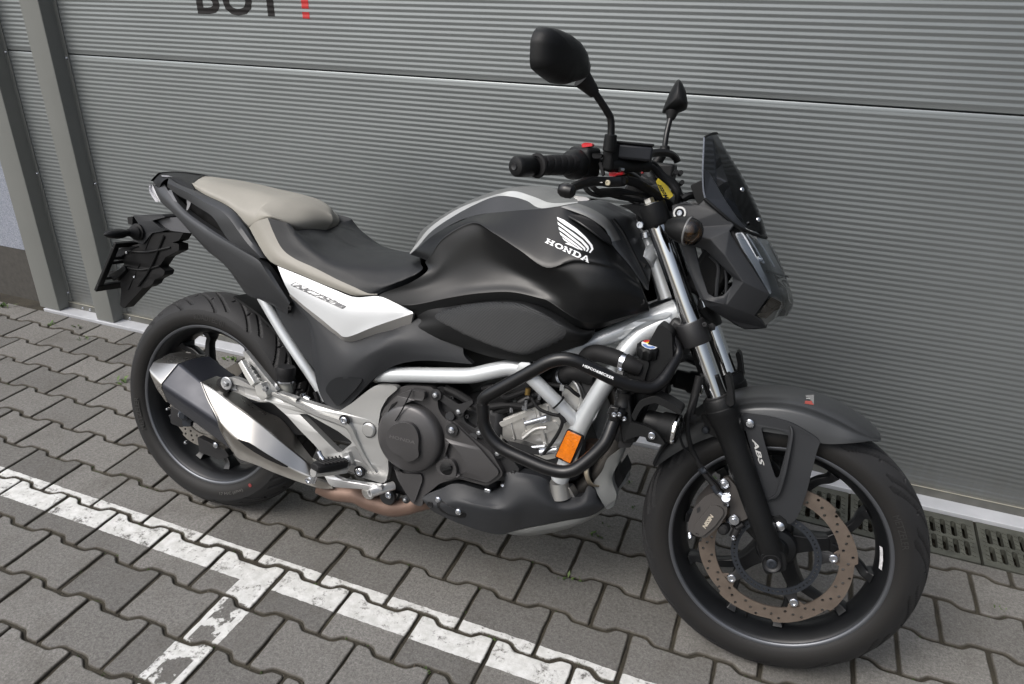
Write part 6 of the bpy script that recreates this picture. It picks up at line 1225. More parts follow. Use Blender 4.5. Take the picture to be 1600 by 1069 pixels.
for p,r in (((0.7753,-0.18,0.2756),.0075),((0.8299,-0.18,0.2607),.0075),((0.9229,-0.152,0.3411),.005)): obj('pan_screw',bolt(onpan(p),r,.006,hexd=r<.006),M_ZINC,bike)
obj('pan_screw_hole',lathe([(.0001,-.001),(.005,.0),(.007,.0012),(.0085,0)],onpan((0.755,-0.18,0.2572)),(0,-1,0),20),M_BLK,bike)
obj('exhaust_peek',cyl((0.8313,-0.12,0.2965),(0.8805,-0.12,0.3007),.010),M_COPPER,bike); obj('pan_clip',box(Vector((0.8852,-0.15,0.3154)),(.016,.012,.010)),M_ZINC,bike,bevel=.002)
bt=[[(0.9369,-0.146,0.2185),(0.9763,-0.143,0.2372),(1.0244,-0.138,0.2589),(1.075,-0.128,0.2805),(1.1066,-0.12,0.2919),(1.1287,-0.114,0.3015),(1.1498,-0.106,0.3231)],
 [(0.9475,-0.13,0.2108),(0.9835,-0.13,0.2236),(1.0271,-0.125,0.2415),(1.0741,-0.118,0.262),(1.1096,-0.108,0.2806),(1.1352,-0.1,0.2999),(1.164,-0.095,0.3369)],
 [(0.9506,-0.09,0.1911),(0.9875,-0.09,0.2019),(1.0284,-0.09,0.2194),(1.0679,-0.09,0.2413),(1.1096,-0.085,0.2689),(1.138,-0.08,0.2958),(1.1695,-0.08,0.3427)]]
shell('pan_underside',bt,mat('pale grey pan trim',(.20,.205,.20),.5,.1,.4,bump=.1,bscale=500),nu=3,nv=5,skirt=.02,both='copy')
M_PT=MATS['pale grey pan trim']
ft=[[(1.1715,-0.1,0.4784),(1.162,-0.105,0.4608),(1.142,-0.108,0.4387),(1.1344,-0.11,0.4091),(1.1178,-0.112,0.3732),(1.1296,-0.112,0.356),(1.1495,-0.108,0.3266)],
 [(1.1735,-0.09,0.4633),(1.1663,-0.095,0.446),(1.1516,-0.1,0.4319),(1.1472,-0.1,0.401),(1.1463,-0.102,0.374),(1.1514,-0.1,0.3492),(1.1554,-0.1,0.3172)],
 [(1.1716,-0.08,0.4545),(1.1678,-0.085,0.438),(1.1606,-0.09,0.4169),(1.1551,-0.09,0.3942),(1.1588,-0.09,0.375),(1.1693,-0.088,0.3515),(1.1663,-0.088,0.3226)]]
shell('pan_front_trim',ft,M_PT,nu=3,nv=5,skirt=.02,both=None)
obj('pan_front_strut',plate([(1.1531,-0.02,0.3923),(1.161,-0.02,0.3981),(1.1749,-0.02,0.3677),(1.1746,-0.02,0.3571),(1.1579,-0.02,0.3266),(1.1548,-0.02,0.3311),(1.1654,-0.02,0.3549),(1.1636,-0.02,0.3649)],.04,r=.004),M_PT,bike,bevel=.003)
obj('pan_front_dark',plate([(1.1537,-0.07,0.3864),(1.1605,-0.07,0.4083),(1.1717,-0.06,0.382),(1.1729,-0.06,0.3695),(1.164,-0.07,0.3532),(1.1565,-0.07,0.368)],.10,r=.004),M_BLK,bike)
obj('pan_lip',plate([(1.1035,-0.108,0.3617),(1.1251,-0.108,0.3634),(1.1308,-0.108,0.3471),(1.1489,-0.108,0.3277),(1.143,-0.108,0.3172),(1.0991,-0.11,0.3219),(1.0976,-0.11,0.3343),(1.1093,-0.108,0.334),(1.1099,-0.108,0.3494)],.03,r=.006),M_PLAST,bike,bevel=.003)
obj('pan_clip',tube([(1.1068,-0.11,0.3595),(1.1117,-0.112,0.354),(1.1108,-0.11,0.3428)],.004,8,3),M_ZINC,bike)
# crash bar loop
cb=[(0.8962,-0.262,0.558),(0.8988,-0.262,0.5688),(0.9141,-0.265,0.5846),(0.9602,-0.268,0.6204),(1.0076,-0.27,0.6573),(1.032,-0.27,0.6757),(1.0563,-0.268,0.6862),(1.0839,-0.264,0.6873),(1.1179,-0.255,0.6757),(1.1546,-0.243,0.6613),(1.1844,-0.23,0.6511),(1.2133,-0.215,0.6457),(1.2301,-0.205,0.6455),(1.2414,-0.195,0.6521),(1.2496,-0.185,0.6629),(1.2573,-0.17,0.6819),(1.264,-0.15,0.7028),(1.2634,-0.14,0.7157),(1.2488,-0.12,0.7335),(1.2334,-0.1,0.7441)]
bar=empty('crash_bar',cb[0],bike); CQ=Vector(cb[0]); relc=lambda vf:([Vector(p)-CQ for p in vf[0]],vf[1])
up_=tube(cb,[.0138]*15+[.0115,.010,.010,.009,.009],18,6)
obj('upper_loop',relc(up_),M_PIPE,bar)
lw=[(0.8962,-0.262,0.558),(0.9002,-0.262,0.5382),(0.9035,-0.262,0.5181),(0.914,-0.262,0.4978),(0.9335,-0.262,0.4796),(0.9593,-0.262,0.4681),(1.0057,-0.262,0.4581),(1.0476,-0.262,0.4508),(1.0809,-0.26,0.4496),(1.1028,-0.258,0.4566),(1.1199,-0.254,0.4705),(1.1437,-0.246,0.4987),(1.1588,-0.24,0.522),(1.1643,-0.233,0.5411),(1.1669,-0.226,0.5579),(1.1723,-0.215,0.5824),(1.1766,-0.205,0.5938),(1.1768,-0.2,0.6125),(1.1764,-0.2,0.6306)]
obj('lower_loop',relc(tube(lw,.0138,18,6)),M_PIPE,bar)
obj('bar_end',relc(lathe([(.0001,.012),(.010,.009),(.0138,.0),(.0138,-.004)],(0.8962,-0.262,0.558),(-1,-.1,.2),18)),M_PIPE,bar)
obj('clamp_sleeve',relc(tube([(1.1793,-0.203,0.5938),(1.1792,-0.2,0.6096),(1.1792,-0.2,0.6262)],.0185,18,2)),M_PIPE,bar)
obj('bar_clamp',relc(MB().add(tube([(1.1746,-0.212,0.592),(1.1722,-0.216,0.5827),(1.1701,-0.219,0.5748)],.0195,18,2)).add(box(Vector((1.1694,-0.232,0.5867)),(.018,.014,.03))).get()),M_PIPE,bar,bevel=.002)
for p in ((1.172,-0.246,0.5887),(1.1796,-0.235,0.5881),(1.1891,-0.225,0.5777)): obj('clamp_bolt',relc(bolt(p,.005,.004)),M_ZINC,bar)
ub=BVHTree.FromPolygons([Vector(p) for p in up_[0]],up_[1])
t_=text2d('HEPCO&BECKER',1,bold=.03); P0,P1,P2,P3=[Vector(v) for v in ((1.1002,-0.262,0.6784),(1.1619,-0.25,0.6597),(1.1014,-0.262,0.6833),(1.1638,-0.25,0.6653))]
bi=bike.matrix_world.inverted(); cc_=bi@Vector((2.1211,-1.3596,1.4169)); V=[]
for u,v in t_[0]:
    p=P0.lerp(P1,u)+((P2-P0).lerp(P3-P1,u))*v; d=(p-cc_).normalized(); h=ub.ray_cast(cc_,d); V.append(((h[0]-d*.0009) if h[0] else p)-CQ)
obj('bar_lettering',(V,t_[1]),M_LETW,bar)
obj('upper_loop',relc(mir(up_)),M_PIPE,bar); obj('lower_loop',relc(mir(tube(lw,.0138,14,5))),M_PIPE,bar)
# auxiliary lamps
def auxlamp(m=1):
    b=Vector((1.264,-0.19,0.5669)); b.y*=m; root=empty('auxiliary_lamp',b,bike); q=b
    f=(lambda vf:([Vector(p)-q for p in vf[0]],vf[1])) if m==1 else (lambda vf:([Vector(p)-q for p in mir(vf)[0]],mir(vf)[1]))
    c=Vector((1.2844,-0.19,0.5667)); ax=Vector((1,-.10,-.07)).normalized()
    obj('lamp_body',f(lathe([(.0001,-.062),(.018,-.062),(.0225,-.058),(.0235,-.03),(.028,-.024),(.030,-.004),(.0315,-.002),(.0315,.004)],c,ax,40)),M_PLAST,root)
    obj('lamp_bezel',f(lathe([(.0318,.003),(.0318,.0075),(.0288,.0095),(.0275,.0085)],c,ax,40)),M_CHROME,root)
    obj('lamp_lens',f(lathe([(.0001,.016),(.012,.0145),(.022,.0115),(.0285,.008)],c,ax,40)),M_LENS,root)
    obj('lamp_reflector',f(lathe([(.0001,-.004),(.012,-.002),(.022,.003),(.0275,.0072)],c,ax,40)),M_CHROME,root)
    obj('lamp_bracket',f(plate([(1.2001,-0.218,0.5828),(1.2073,-0.218,0.6056),(1.2128,-0.218,0.6188),(1.2315,-0.218,0.6301),(1.2452,-0.218,0.635),(1.2718,-0.218,0.628),(1.2973,-0.218,0.617),(1.2981,-0.218,0.6053),(1.274,-0.218,0.6121),(1.2443,-0.218,0.6208),(1.2229,-0.218,0.6088),(1.2138,-0.218,0.5903),(1.2103,-0.218,0.5728)],.045,r=.006)),M_PLAST,root,bevel=.003)
    obj('lamp_bracket',f(plate([(1.1969,-0.226,0.5539),(1.2031,-0.226,0.5736),(1.2296,-0.226,0.5718),(1.2474,-0.226,0.5682),(1.2598,-0.226,0.5618),(1.2765,-0.226,0.5444),(1.2714,-0.226,0.5402),(1.2396,-0.226,0.5406),(1.237,-0.226,0.5491),(1.2212,-0.226,0.5477),(1.1994,-0.226,0.5345),(1.1943,-0.226,0.5287)],.012,r=.005)),M_PLAST,root,bevel=.003)
    obj('lamp_bolt',f(bolt((1.2485,-0.229,0.5563),.0075,.005)),M_ZINC,root)
    obj('lamp_stay',f(box(Vector((1.1893,-0.19,0.5724)),(.03,.05,.10),(1,0,.3),(0,1,0),(-.3,0,1))),M_PLAST,root,bevel=.004)
auxlamp(1); auxlamp(-1)
# side stand on the far side carries the lean
st=MB(); obj('side_stand',tube([(.70,.14,.27),(.72,.20,.16),(.735,.262,.045),(.735,.275,.028)],[.014,.012,.011,.012],12,4),M_ENG2,bike)
obj('stand_foot',box((.735,.285,.024),(.06,.045,.008)),M_ENG2,bike,bevel=.002)

for k in range(5):
    p=Vector((0.7613,-0.152,0.519)).lerp(Vector((0.9262,-0.152,0.3744)),k/4+.03); epart('flange_bolt',bolt(tuple(p+Vector((.012,0,.004))),.0055,.005),M_ENG2)
for k in range(6):
    p=Vector((0.8835,-0.126,0.4579)).lerp(Vector((1.0227,-0.126,0.5397)),k/5); epart('cooling_fin',box(p+Vector((.01,.004,-.012)),(.004,.012,.055),(1,0,.35),(0,1,0),(-.35,0,1)),M_ALU,bevel=.001)
epart('spark_lead',tube([(1.0728,-0.12,0.57),(1.0581,-0.135,0.5816),(1.0405,-0.14,0.5935),(1.0094,-0.13,0.5884),(0.9807,-0.12,0.5875)],.0045,8,5),M_RUB)
epart('coolant_rail',tube([(0.8625,-0.12,0.4894),(0.901,-0.125,0.5102),(0.9398,-0.125,0.5368),(0.9763,-0.12,0.5612)],.009,12,5),M_ENG2)
epart('injector',cyl((0.919,-0.135,0.5205),(0.9228,-0.13,0.5383),.008,.0065),mat('green connector',(.02,.022,.02),.5))
epart('cable_clip',box(Vector((0.9502,-0.14,0.5266)),(.012,.008,.010)),M_ZINC)

# ---------------------------------------------------------------- fork
FT=Vector((1.163,-.105,.990)); FB=Vector((1.520,-.105,.300)); FD=(FB-FT).normalized()
def onf(z,y=None,dx=0.):
    t=(z-FT.z)/(FB.z-FT.z); p=FT.lerp(FB,t)+Vector((dx,0,0)); 
    if y is not None: p.y=y
    return p
fk=empty('front_fork',(1.3,0,.7),bike); KQ=Vector((1.3,0,.7)); relf=lambda vf:([Vector(p)-KQ for p in vf[0]],vf[1])
def fpart(name,vf,m,two=True,**k):
    o=obj(name,relf(vf),m,fk,**k)
    if two: obj(name,relf(mir(vf)),m,fk,**k)
    return o
fpart('stanchion',cyl(onf(.985),onf(.58),.0205,n=48),M_CHROME)
fpart('slider',lathe([(.0225,-.030),(.030,-.030),(.0325,-.026),(.0325,-.008),(.0345,-.006),(.0345,.006),(.0330,.009),(.0330,.020),(.0285,.030),(.0270,.07),(.0255,.14),(.0240,.24),(.0235,.325),(.021,.335),(.0001,.335)],onf(.598),FD,40),M_PLAST)
fpart('fork_seal',lathe([(.0210,-.034),(.0255,-.033),(.0265,-.029),(.0265,-.024)],onf(.598),FD,36),M_RUB)
fpart('stone_guard',plate([(1.3611,-0.135,0.6769),(1.3664,-0.135,0.6827),(1.3736,-0.135,0.6763),(1.3816,-0.135,0.6507),(1.3888,-0.135,0.623),(1.3812,-0.135,0.6172),(1.3731,-0.135,0.6216),(1.3697,-0.135,0.6544)],.035,r=.004),M_PLAST,bevel=.002)
fpart('axle_lug',plate([(1.4893,-0.125,0.313),(1.5202,-0.122,0.3323),(1.5374,-0.118,0.3235),(1.5454,-0.118,0.2897),(1.5085,-0.122,0.272),(1.5,-0.125,0.283)],.05,r=.006),M_PLAST,bevel=.004)
fpart('axle_cap',MB().add(lathe([(.0001,-.002),(.0135,-.002),(.0165,.0),(.0185,.003),(.0195,.0),(.0195,-.006)],(1.5141,-0.127,0.3021),(0,-1,0),32)).get(),M_ENG2)
fpart('axle_end',bolt((1.5141,-0.126,0.3016),.0105,.004),M_BLUEG)
fpart('upper_clamp',lathe([(.0235,-.004),(.030,-.004),(.0315,.0),(.0315,.036),(.030,.040),(.021,.042)],onf(.992),FD,36),M_PLAST)
fpart('fork_cap',MB().add(lathe([(.0001,-.018),(.0105,-.018),(.0115,-.016),(.0115,-.008),(.019,-.006),(.0205,-.002),(.0205,.004)],onf(.992),FD,6)).add(lathe([(.0195,-.006),(.0195,.004)],onf(.992),FD,24)).get(),mat('nickel cap',(.62,.6,.55),.3,.9))
obj('upper_bridge',relf(plate([(1.10,-.13,.99),(1.12,-.13,.985),(1.185,-.13,.95),(1.19,-.13,.97),(1.16,-.13,.995)],.26,r=.006)),M_PLAST,fk,bevel=.004)
fpart('clamp_bolt',bolt((1.1527,-0.14,0.9559),.0075,.006),M_ZINC)
fpart('lower_clamp',lathe([(.0215,-.026),(.029,-.026),(.0305,-.023),(.0305,.020),(.029,.023),(.0215,.023)],(1.2845,-0.105,0.7473),FD,36),M_ENG2)
obj('lower_bridge',relf(box((1.262,0,.742),(.07,.21,.04),(1,0,-.5),(0,1,0),(.5,0,1))),M_ENG2,fk,bevel=.008)
fpart('pinch_bolt',bolt((1.3065,-0.13,0.7752),.005,.004),M_ENG2)
# mudguard
AN=[157,152,145,137,125,111,99,89,79,70,64,61]
R0=[.3170,.321,.3265,.3315,.338,.3435,.3425,.3405,.336,.3305,.3265,.3235]
RC=[.3100,.3135,.3180,.3215,.326,.3290,.3290,.325,.3185,.3155,.3175,.3195]
RL=[.3060,.300,.294,.288,.282,.276,.268,.266,.268,.292,.3145,.3190]
WL=[.045,.060,.068,.072,.076,.078,.080,.080,.079,.076,.060,.040]
def pf(a,r,w): return (WF.x+r*math.cos(math.radians(a)),-w,WF.z+r*math.sin(math.radians(a)))
m0=[pf(a,r,0) for a,r in zip(AN,R0)]; m1=[pf(a,r*.985+c*.015-.0012,w*.42) for a,r,c,w in zip(AN,R0,RC,WL)]
m2=[pf(a,(r*.62+c*.38),w*.70) for a,r,c,w in zip(AN,R0,RC,WL)]; m3=[pf(a,c,w*.86) for a,c,w in zip(AN,RC,WL)]; m4=[pf(a,(c+l)/2,w*.97) for a,c,l,w in zip(AN,RC,RL,WL)]; m5=[pf(a,l,w) for a,l,w in zip(AN,RL,WL)]
vf=grid([m0,m1,m2,m3],3,6); fen=MB().add(vf).add(mir(vf)); v2=grid([m3,m4,m5],2,6,skirt=.006); fen.add(v2).add(mir(v2))
mg=empty('front_mudguard',WF,bike); relm2=lambda vf:([Vector(p)-WF for p in vf[0]],vf[1])
bmg=bmesh.new(); 
o=obj('guard_shell',relm2(fen.get()),M_FEND,mg,sharp=32)
bm=bmesh.new(); bm.from_mesh(o.data); bmesh.ops.remove_doubles(bm,verts=bm.verts,dist=.0004); bmesh.ops.recalc_face_normals(bm,faces=bm.faces); bm.to_mesh(o.data); bm.free()
sd=o.modifiers.new('thick','SOLIDIFY'); sd.thickness=.003; sd.offset=-1
brk=plate([(1.4045,-0.086,0.5908),(1.4106,-0.086,0.5959),(1.4627,-0.086,0.5989),(1.5026,-0.086,0.5951),(1.5392,-0.086,0.5815),(1.5632,-0.085,0.5693),(1.56,-0.086,0.5534),(1.5575,-0.088,0.5086),(1.5559,-0.088,0.4544),(1.5494,-0.088,0.4044),(1.5389,-0.088,0.3768),(1.5093,-0.09,0.3893),(1.4906,-0.09,0.3909),(1.4757,-0.09,0.425),(1.4409,-0.088,0.5062)],.006,holes=[[(1.4452,-0.087,0.5747),(1.4863,-0.087,0.5763),(1.502,-0.087,0.5692),(1.5021,-0.087,0.5392),(1.498,-0.089,0.4735),(1.4921,-0.089,0.4714),(1.4767,-0.088,0.5019),(1.4575,-0.088,0.545)]],r=.012,hr=.008)
obj('guard_bracket',relm2(brk),M_PLG,mg,bevel=.002); obj('guard_bracket',relm2(mir(brk)),M_PLG,mg,bevel=.002)
brs=tube([(1.5008,-0.089,0.5894),(1.5071,-0.09,0.5756),(1.5073,-0.091,0.5354),(1.5058,-0.092,0.4849),(1.5006,-0.092,0.4419),(1.4851,-0.091,0.4245)],[.004,.007,.010,.012,.010,.005],4,5,sec=[(-1,-.35),(1,-.35),(1,.35),(-1,.35)])
obj('bracket_chamfer',relm2(brs),M_GREY if False else M_PLG,mg,bevel=.001)
obj('rear_stay',relm2(plate([(1.3214,-0.08,0.5733),(1.3388,-0.08,0.577),(1.367,-0.08,0.5413),(1.3867,-0.08,0.5296),(1.3882,-0.08,0.5202),(1.341,-0.08,0.5355)],.008,r=.006)),M_PLAST,mg,bevel=.002)
for p,r in (((1.4226,-0.092,0.5782),.0095),((1.5164,-0.095,0.3725),.0105),((1.3373,-0.083,0.5421),.008)): obj('guard_bolt',relm2(bolt(p,r,.006,hexd=False)),M_ZINC if r>.009 else M_BLUEG,mg)
obj('bolt_seat',relm2(plate([(1.4974,-0.093,0.3861),(1.5131,-0.093,0.3949),(1.5269,-0.093,0.3875),(1.5323,-0.093,0.3726),(1.5147,-0.093,0.3579)],.006,r=.003)),M_PLAST,mg,bevel=.001)
t_=text2d('ABS',1,bold=.02,shear=.2)
obj('abs_lettering',relm2(place2d(*t_,(1.4323,-0.0885,0.5452),(1.4571,-0.0895,0.4926),(1.4417,-0.0885,0.5473),None,off=.0008)),mat('pale print',(.45,.45,.44),.4),mg)
gb=BVHTree.FromPolygons([Vector(p) for p in vf[0]],vf[1])
def sticker(pts,m,lift):
    V=[]
    for p in pts:
        p=Vector(p); d=(p-cc_).normalized(); h=gb.ray_cast(cc_,d); V.append(((h[0]-d*lift) if h[0] else p)-WF)
    return obj('guard_sticker',(V,[tuple(range(len(V)))]),m,mg)
sticker([(1.5198,-0.03,0.6427),(1.5365,-0.03,0.6473),(1.5396,-0.03,0.6261),(1.5212,-0.03,0.6248)],mat('clear sticker',(.12,.12,.12),.3),.0006)
sticker([(1.528,-0.03,0.6444),(1.5365,-0.03,0.6473),(1.5373,-0.03,0.6394),(1.5285,-0.03,0.6382)],MATS['clear sticker'],.001)
sticker([(1.5218,-0.03,0.6312),(1.5382,-0.03,0.634),(1.5397,-0.03,0.6255),(1.5218,-0.03,0.6249)],mat('faded red print',(.26,.05,.04),.4),.0012)
sticker([(1.5219,-0.03,0.6406),(1.535,-0.03,0.6427),(1.5352,-0.03,0.6415),(1.5221,-0.03,0.6394)],mat('pale print',(.45,.45,.44),.4),.0014)
sticker([(1.5225,-0.03,0.637),(1.5357,-0.03,0.6391),(1.5359,-0.03,0.6379),(1.5227,-0.03,0.6358)],mat('pale print',(.45,.45,.44),.4),.0014)
# brake caliper, sensor, hoses
cp=empty('brake_caliper',(1.3711,-0.1,0.3537),bike); PQ=Vector(cp.location); relq=lambda vf:([Vector(p)-PQ for p in vf[0]],vf[1])
obj('caliper_body',relq(plate([(1.3398,-0.118,0.3216),(1.3351,-0.118,0.3392),(1.3412,-0.118,0.3749),(1.3598,-0.118,0.408),(1.3762,-0.118,0.4214),(1.396,-0.118,0.4143),(1.4085,-0.118,0.4003),(1.41,-0.118,0.3797),(1.3991,-0.118,0.3497),(1.3755,-0.118,0.3158),(1.3572,-0.118,0.3153)],.075,r=.004)),M_CAL,cp,bevel=.006,seg=3)
obj('caliper_face',relq(plate([(1.3505,-0.124,0.3273),(1.3507,-0.124,0.345),(1.3749,-0.124,0.394),(1.3899,-0.124,0.3979),(1.4029,-0.124,0.3918),(1.4038,-0.124,0.3813),(1.3903,-0.124,0.3499),(1.3686,-0.124,0.3198),(1.3584,-0.124,0.3224)],.012,r=.006)),M_CAL,cp,bevel=.003)
obj('caliper_window',relq(plate([(1.3479,-0.1185,0.3781),(1.3545,-0.1185,0.3852),(1.3567,-0.1185,0.3753),(1.3509,-0.1185,0.3672)],.002,r=.002)),M_ENG2,cp)
t_=text2d('NISSIN',1,bold=.03,spacing=.92)
obj('caliper_lettering',relq(place2d(*t_,(1.3734,-0.1245,0.3401),(1.3854,-0.1245,0.3712),(1.366,-0.1245,0.345),None,off=.0008)),mat('tan print',(.42,.38,.31),.4),cp)
obj('caliper_bracket',relq(plate([(1.3853,-0.095,0.4407),(1.3969,-0.095,0.4551),(1.4186,-0.095,0.4376),(1.445,-0.095,0.3907),(1.4546,-0.095,0.374),(1.4299,-0.095,0.3557),(1.4154,-0.095,0.3595),(1.4134,-0.095,0.394),(1.3948,-0.095,0.4239)],.014,r=.008)),M_CAL,cp,bevel=.003)
for p in ((1.3932,-0.103,0.44),(1.4262,-0.103,0.3659)):
    obj('bracket_bolt',relq(MB().add(lathe([(.0001,-.002),(.0115,-.002),(.0118,.0),(.0105,.0015)],p,(0,-1,0),24)).add(lathe([(.0001,.008),(.0052,.0078),(.0058,.004),(.0085,.0038),(.0095,.001),(.0095,-.002)],p,(0,-1,0),20)).get()),M_ZINC,cp)
obj('pin_boot',relq(lathe([(.0001,.014),(.008,.013),(.0115,.009),(.0105,.004),(.012,.0),(.011,-.01)],(1.4093,-0.105,0.342),(-.2,-1,.1),20)),M_RUB,cp)
obj('bleed_nipple',relq(MB().add(cyl((1.3416,-0.12,0.321),(1.3453,-0.125,0.3105),.004)).add(cyl((1.3443,-0.123,0.3153),(1.3456,-0.126,0.3119),.0055)).get()),M_ZINC,cp)
obj('banjo_fitting',relq(MB().add(cyl((1.405,-0.118,0.4071),(1.4035,-0.134,0.4227),.0085)).add(cyl((1.3842,-0.125,0.4285),(1.4058,-0.126,0.4181),.0048)).add(cyl((1.3977,-0.126,0.4217),(1.4118,-0.126,0.4273),.0065)).get()),M_ZINC,cp)
hose=[(1.3133,-0.1,0.6858),(1.3155,-0.115,0.6588),(1.3109,-0.13,0.6308),(1.3045,-0.14,0.5949),(1.304,-0.142,0.5704),(1.3082,-0.14,0.5456),(1.3162,-0.135,0.5204),(1.3197,-0.13,0.5105),(1.3331,-0.126,0.489),(1.3481,-0.124,0.4662),(1.3671,-0.124,0.4473),(1.381,-0.126,0.4351),(1.3842,-0.125,0.4285)]
obj('brake_hose',tube(hose,.0052,12,6),M_RUB,bike)
obj('brake_hose',tube([(1.3114,-0.12,0.665),(1.3083,-0.13,0.616),(1.3057,-0.134,0.5846)],.0085,12,4),M_RUB,bike)
obj('hose_grommet',cyl((1.3018,-0.138,0.5794),(1.3129,-0.128,0.5746),.012),M_RUB,bike)
obj('sensor_wire',tube([(1.2891,-0.13,0.5568),(1.293,-0.13,0.53),(1.3047,-0.13,0.5094),(1.3212,-0.128,0.4986),(1.3383,-0.126,0.4832),(1.3577,-0.122,0.4654),(1.3745,-0.115,0.4481),(1.3911,-0.1,0.4275)],.0028,8,5),M_RUB,bike)
obj('hose_clip',tube([(1.3431,-0.126,0.4727),(1.3483,-0.126,0.4669),(1.3528,-0.124,0.4708)],.007,10,3),M_BLUEG,bike)
obj('hose_end',cyl((1.3732,-0.125,0.4397),(1.3859,-0.125,0.4266),.0066),M_BLUEG,bike)
obj('wheel_sensor',MB().add(cyl((1.4296,-0.095,0.3242),(1.435,-0.095,0.3453),.008)).add(cyl((1.4333,-0.09,0.3426),(1.4448,-0.09,0.3575),.006)).get(),M_ENG2,bike)
obj('sensor_bolt',bolt((1.4307,-0.1,0.3249),.0055,.004),M_ZINC,bike)
# ---------------------------------------------------------------- headlamp cowl, lamp, screen
hl=empty('headlight_cowl',(1.3371,-0,0.9029),bike); HQ=Vector(hl.location); relh=lambda vf:([Vector(p)-HQ for p in vf[0]],vf[1])
keys='a b c d e f g h i j k W1 W2 W3 W4 W5 W6 W7 W8 W9 C1 C2 C3 C4 C5 C6 C7 m n o p q r s t u c2 m2'.split()
pts=[(1.2054,-0.112,1.0007),(1.23,-0.115,1.0079),(1.2553,-0.112,1.0046),(1.2681,-0.112,1.0203),(1.3004,-0.117,0.9987),(1.3306,-0.112,0.9766),(1.3248,-0.122,0.9653),(1.3306,-0.122,0.9557),(1.3599,-0.124,0.9206),(1.389,-0.124,0.8879),(1.4195,-0.118,0.8515),(1.2642,-0.128,0.9252),(1.2857,-0.13,0.9217),(1.3093,-0.131,0.9048),(1.3453,-0.131,0.8752),(1.346,-0.131,0.8607),(1.3322,-0.131,0.8382),(1.3172,-0.131,0.8331),(1.3037,-0.131,0.838),(1.2852,-0.128,0.8735),(1.242,-0.128,0.9256),(1.2924,-0.14,0.9457),(1.3263,-0.144,0.9178),(1.367,-0.144,0.8718),(1.3426,-0.138,0.8216),(1.2982,-0.134,0.8244),(1.2701,-0.13,0.8683),(1.3979,-0.112,0.8047),(1.422,-0.08,0.7783),(1.382,-0.088,0.7704),(1.3453,-0.104,0.7877),(1.3037,-0.122,0.8094),(1.2138,-0.12,0.9541),(1.234,-0.122,0.9242),(1.2614,-0.122,0.8703),(1.291,-0.126,0.8221),(1.3536,-0.088,0.9714),(1.4116,-0.1,0.793)]
K={k:i for i,k in enumerate(keys)}
PZ=[Vector(p) for p in pts]
def F_(s): return tuple(K[k] for k in s.split())
def tess(s):
    """fill one facet of the cowl"""
    ids=[K[k] for k in s.split()]; tri=tessellate_polygon([[Vector((PZ[i].x,PZ[i].z,0)) for i in ids]]); return [tuple(ids[j] for j in t) for t in tri]
FC=[]
for s in ('a b c d e f g C3 C2 C1 r','g h i j k C4 C3','k m C5 C4','m m2 n o p C5','C1 C2 W2 W1','C2 C3 W3 W2','C3 C4 W4 W3','C4 C5 W6 W5 W4','C5 C6 W8 W7 W6','C6 C7 W9 W8','C7 C1 W1 W9','C5 p q u C6','C6 u t C7','C7 t s C1','C1 s r'):
    FC+=tess(s)
def cowl(side):
    vf=(PZ,FC) if side==1 else mir((PZ,FC)); o=obj('cowl_half',relh(vf),M_PLG,hl,sharp=45)
    sd=o.modifiers.new('thick','SOLIDIFY'); sd.thickness=.008; sd.offset=-1 if True else 1
    b=o.modifiers.new('bevel','BEVEL'); b.width=.005; b.segments=3; b.limit_method='ANGLE'; b.angle_limit=math.radians(16)
    return o
cowl(1); cowl(-1)
obj('cowl_belly',relh(MB().add(grid([[PZ[K[k]] for k in 'q p o n'.split()],[(PZ[K[k]].x,0,PZ[K[k]].z-.004) for k in 'q p o n'.split()]],2,2)).add(mir(grid([[PZ[K[k]] for k in 'q p o n'.split()],[(PZ[K[k]].x,0,PZ[K[k]].z-.004) for k in 'q p o n'.split()]],2,2))).get()),M_PLAST,hl)
obj('cowl_filler',relh(MB().add(box((1.30,0,.88),(.075,.15,.13),(1,0,-.45),(0,1,0),(.45,0,1))).get()),M_BLK,hl,bevel=.01)
obj('cowl_inner_rib',relh(tube([(1.2941,-0.11,0.9107),(1.3128,-0.11,0.8928),(1.3158,-0.11,0.8603),(1.3182,-0.11,0.8316)],.004,8,4)),M_PLG,hl)
obj('cowl_inner_rib',relh(tube([(1.3277,-0.11,0.8867),(1.3327,-0.11,0.8669),(1.3364,-0.11,0.8386)],.003,8,4)),M_PLG,hl)
p=(1.2235,-0.116,0.9871)
obj('bolt_ring',relh(lathe([(.0088,.001),(.0095,.0032),(.0125,.0032),(.0132,.001),(.0132,-.001)],p,(0,-1,0),32)),mat('pale ring',(.72,.72,.7),.35,.3),hl)
obj('bolt_well',relh(lathe([(.0001,-.0),(.009,.0016)],p,(0,-1,0),24)),M_BLK,hl); obj('ring_bolt',relh(bolt(tuple(Vector(p)+Vector((0,-.0005,0))),.0058,.004)),M_ZINC,hl)
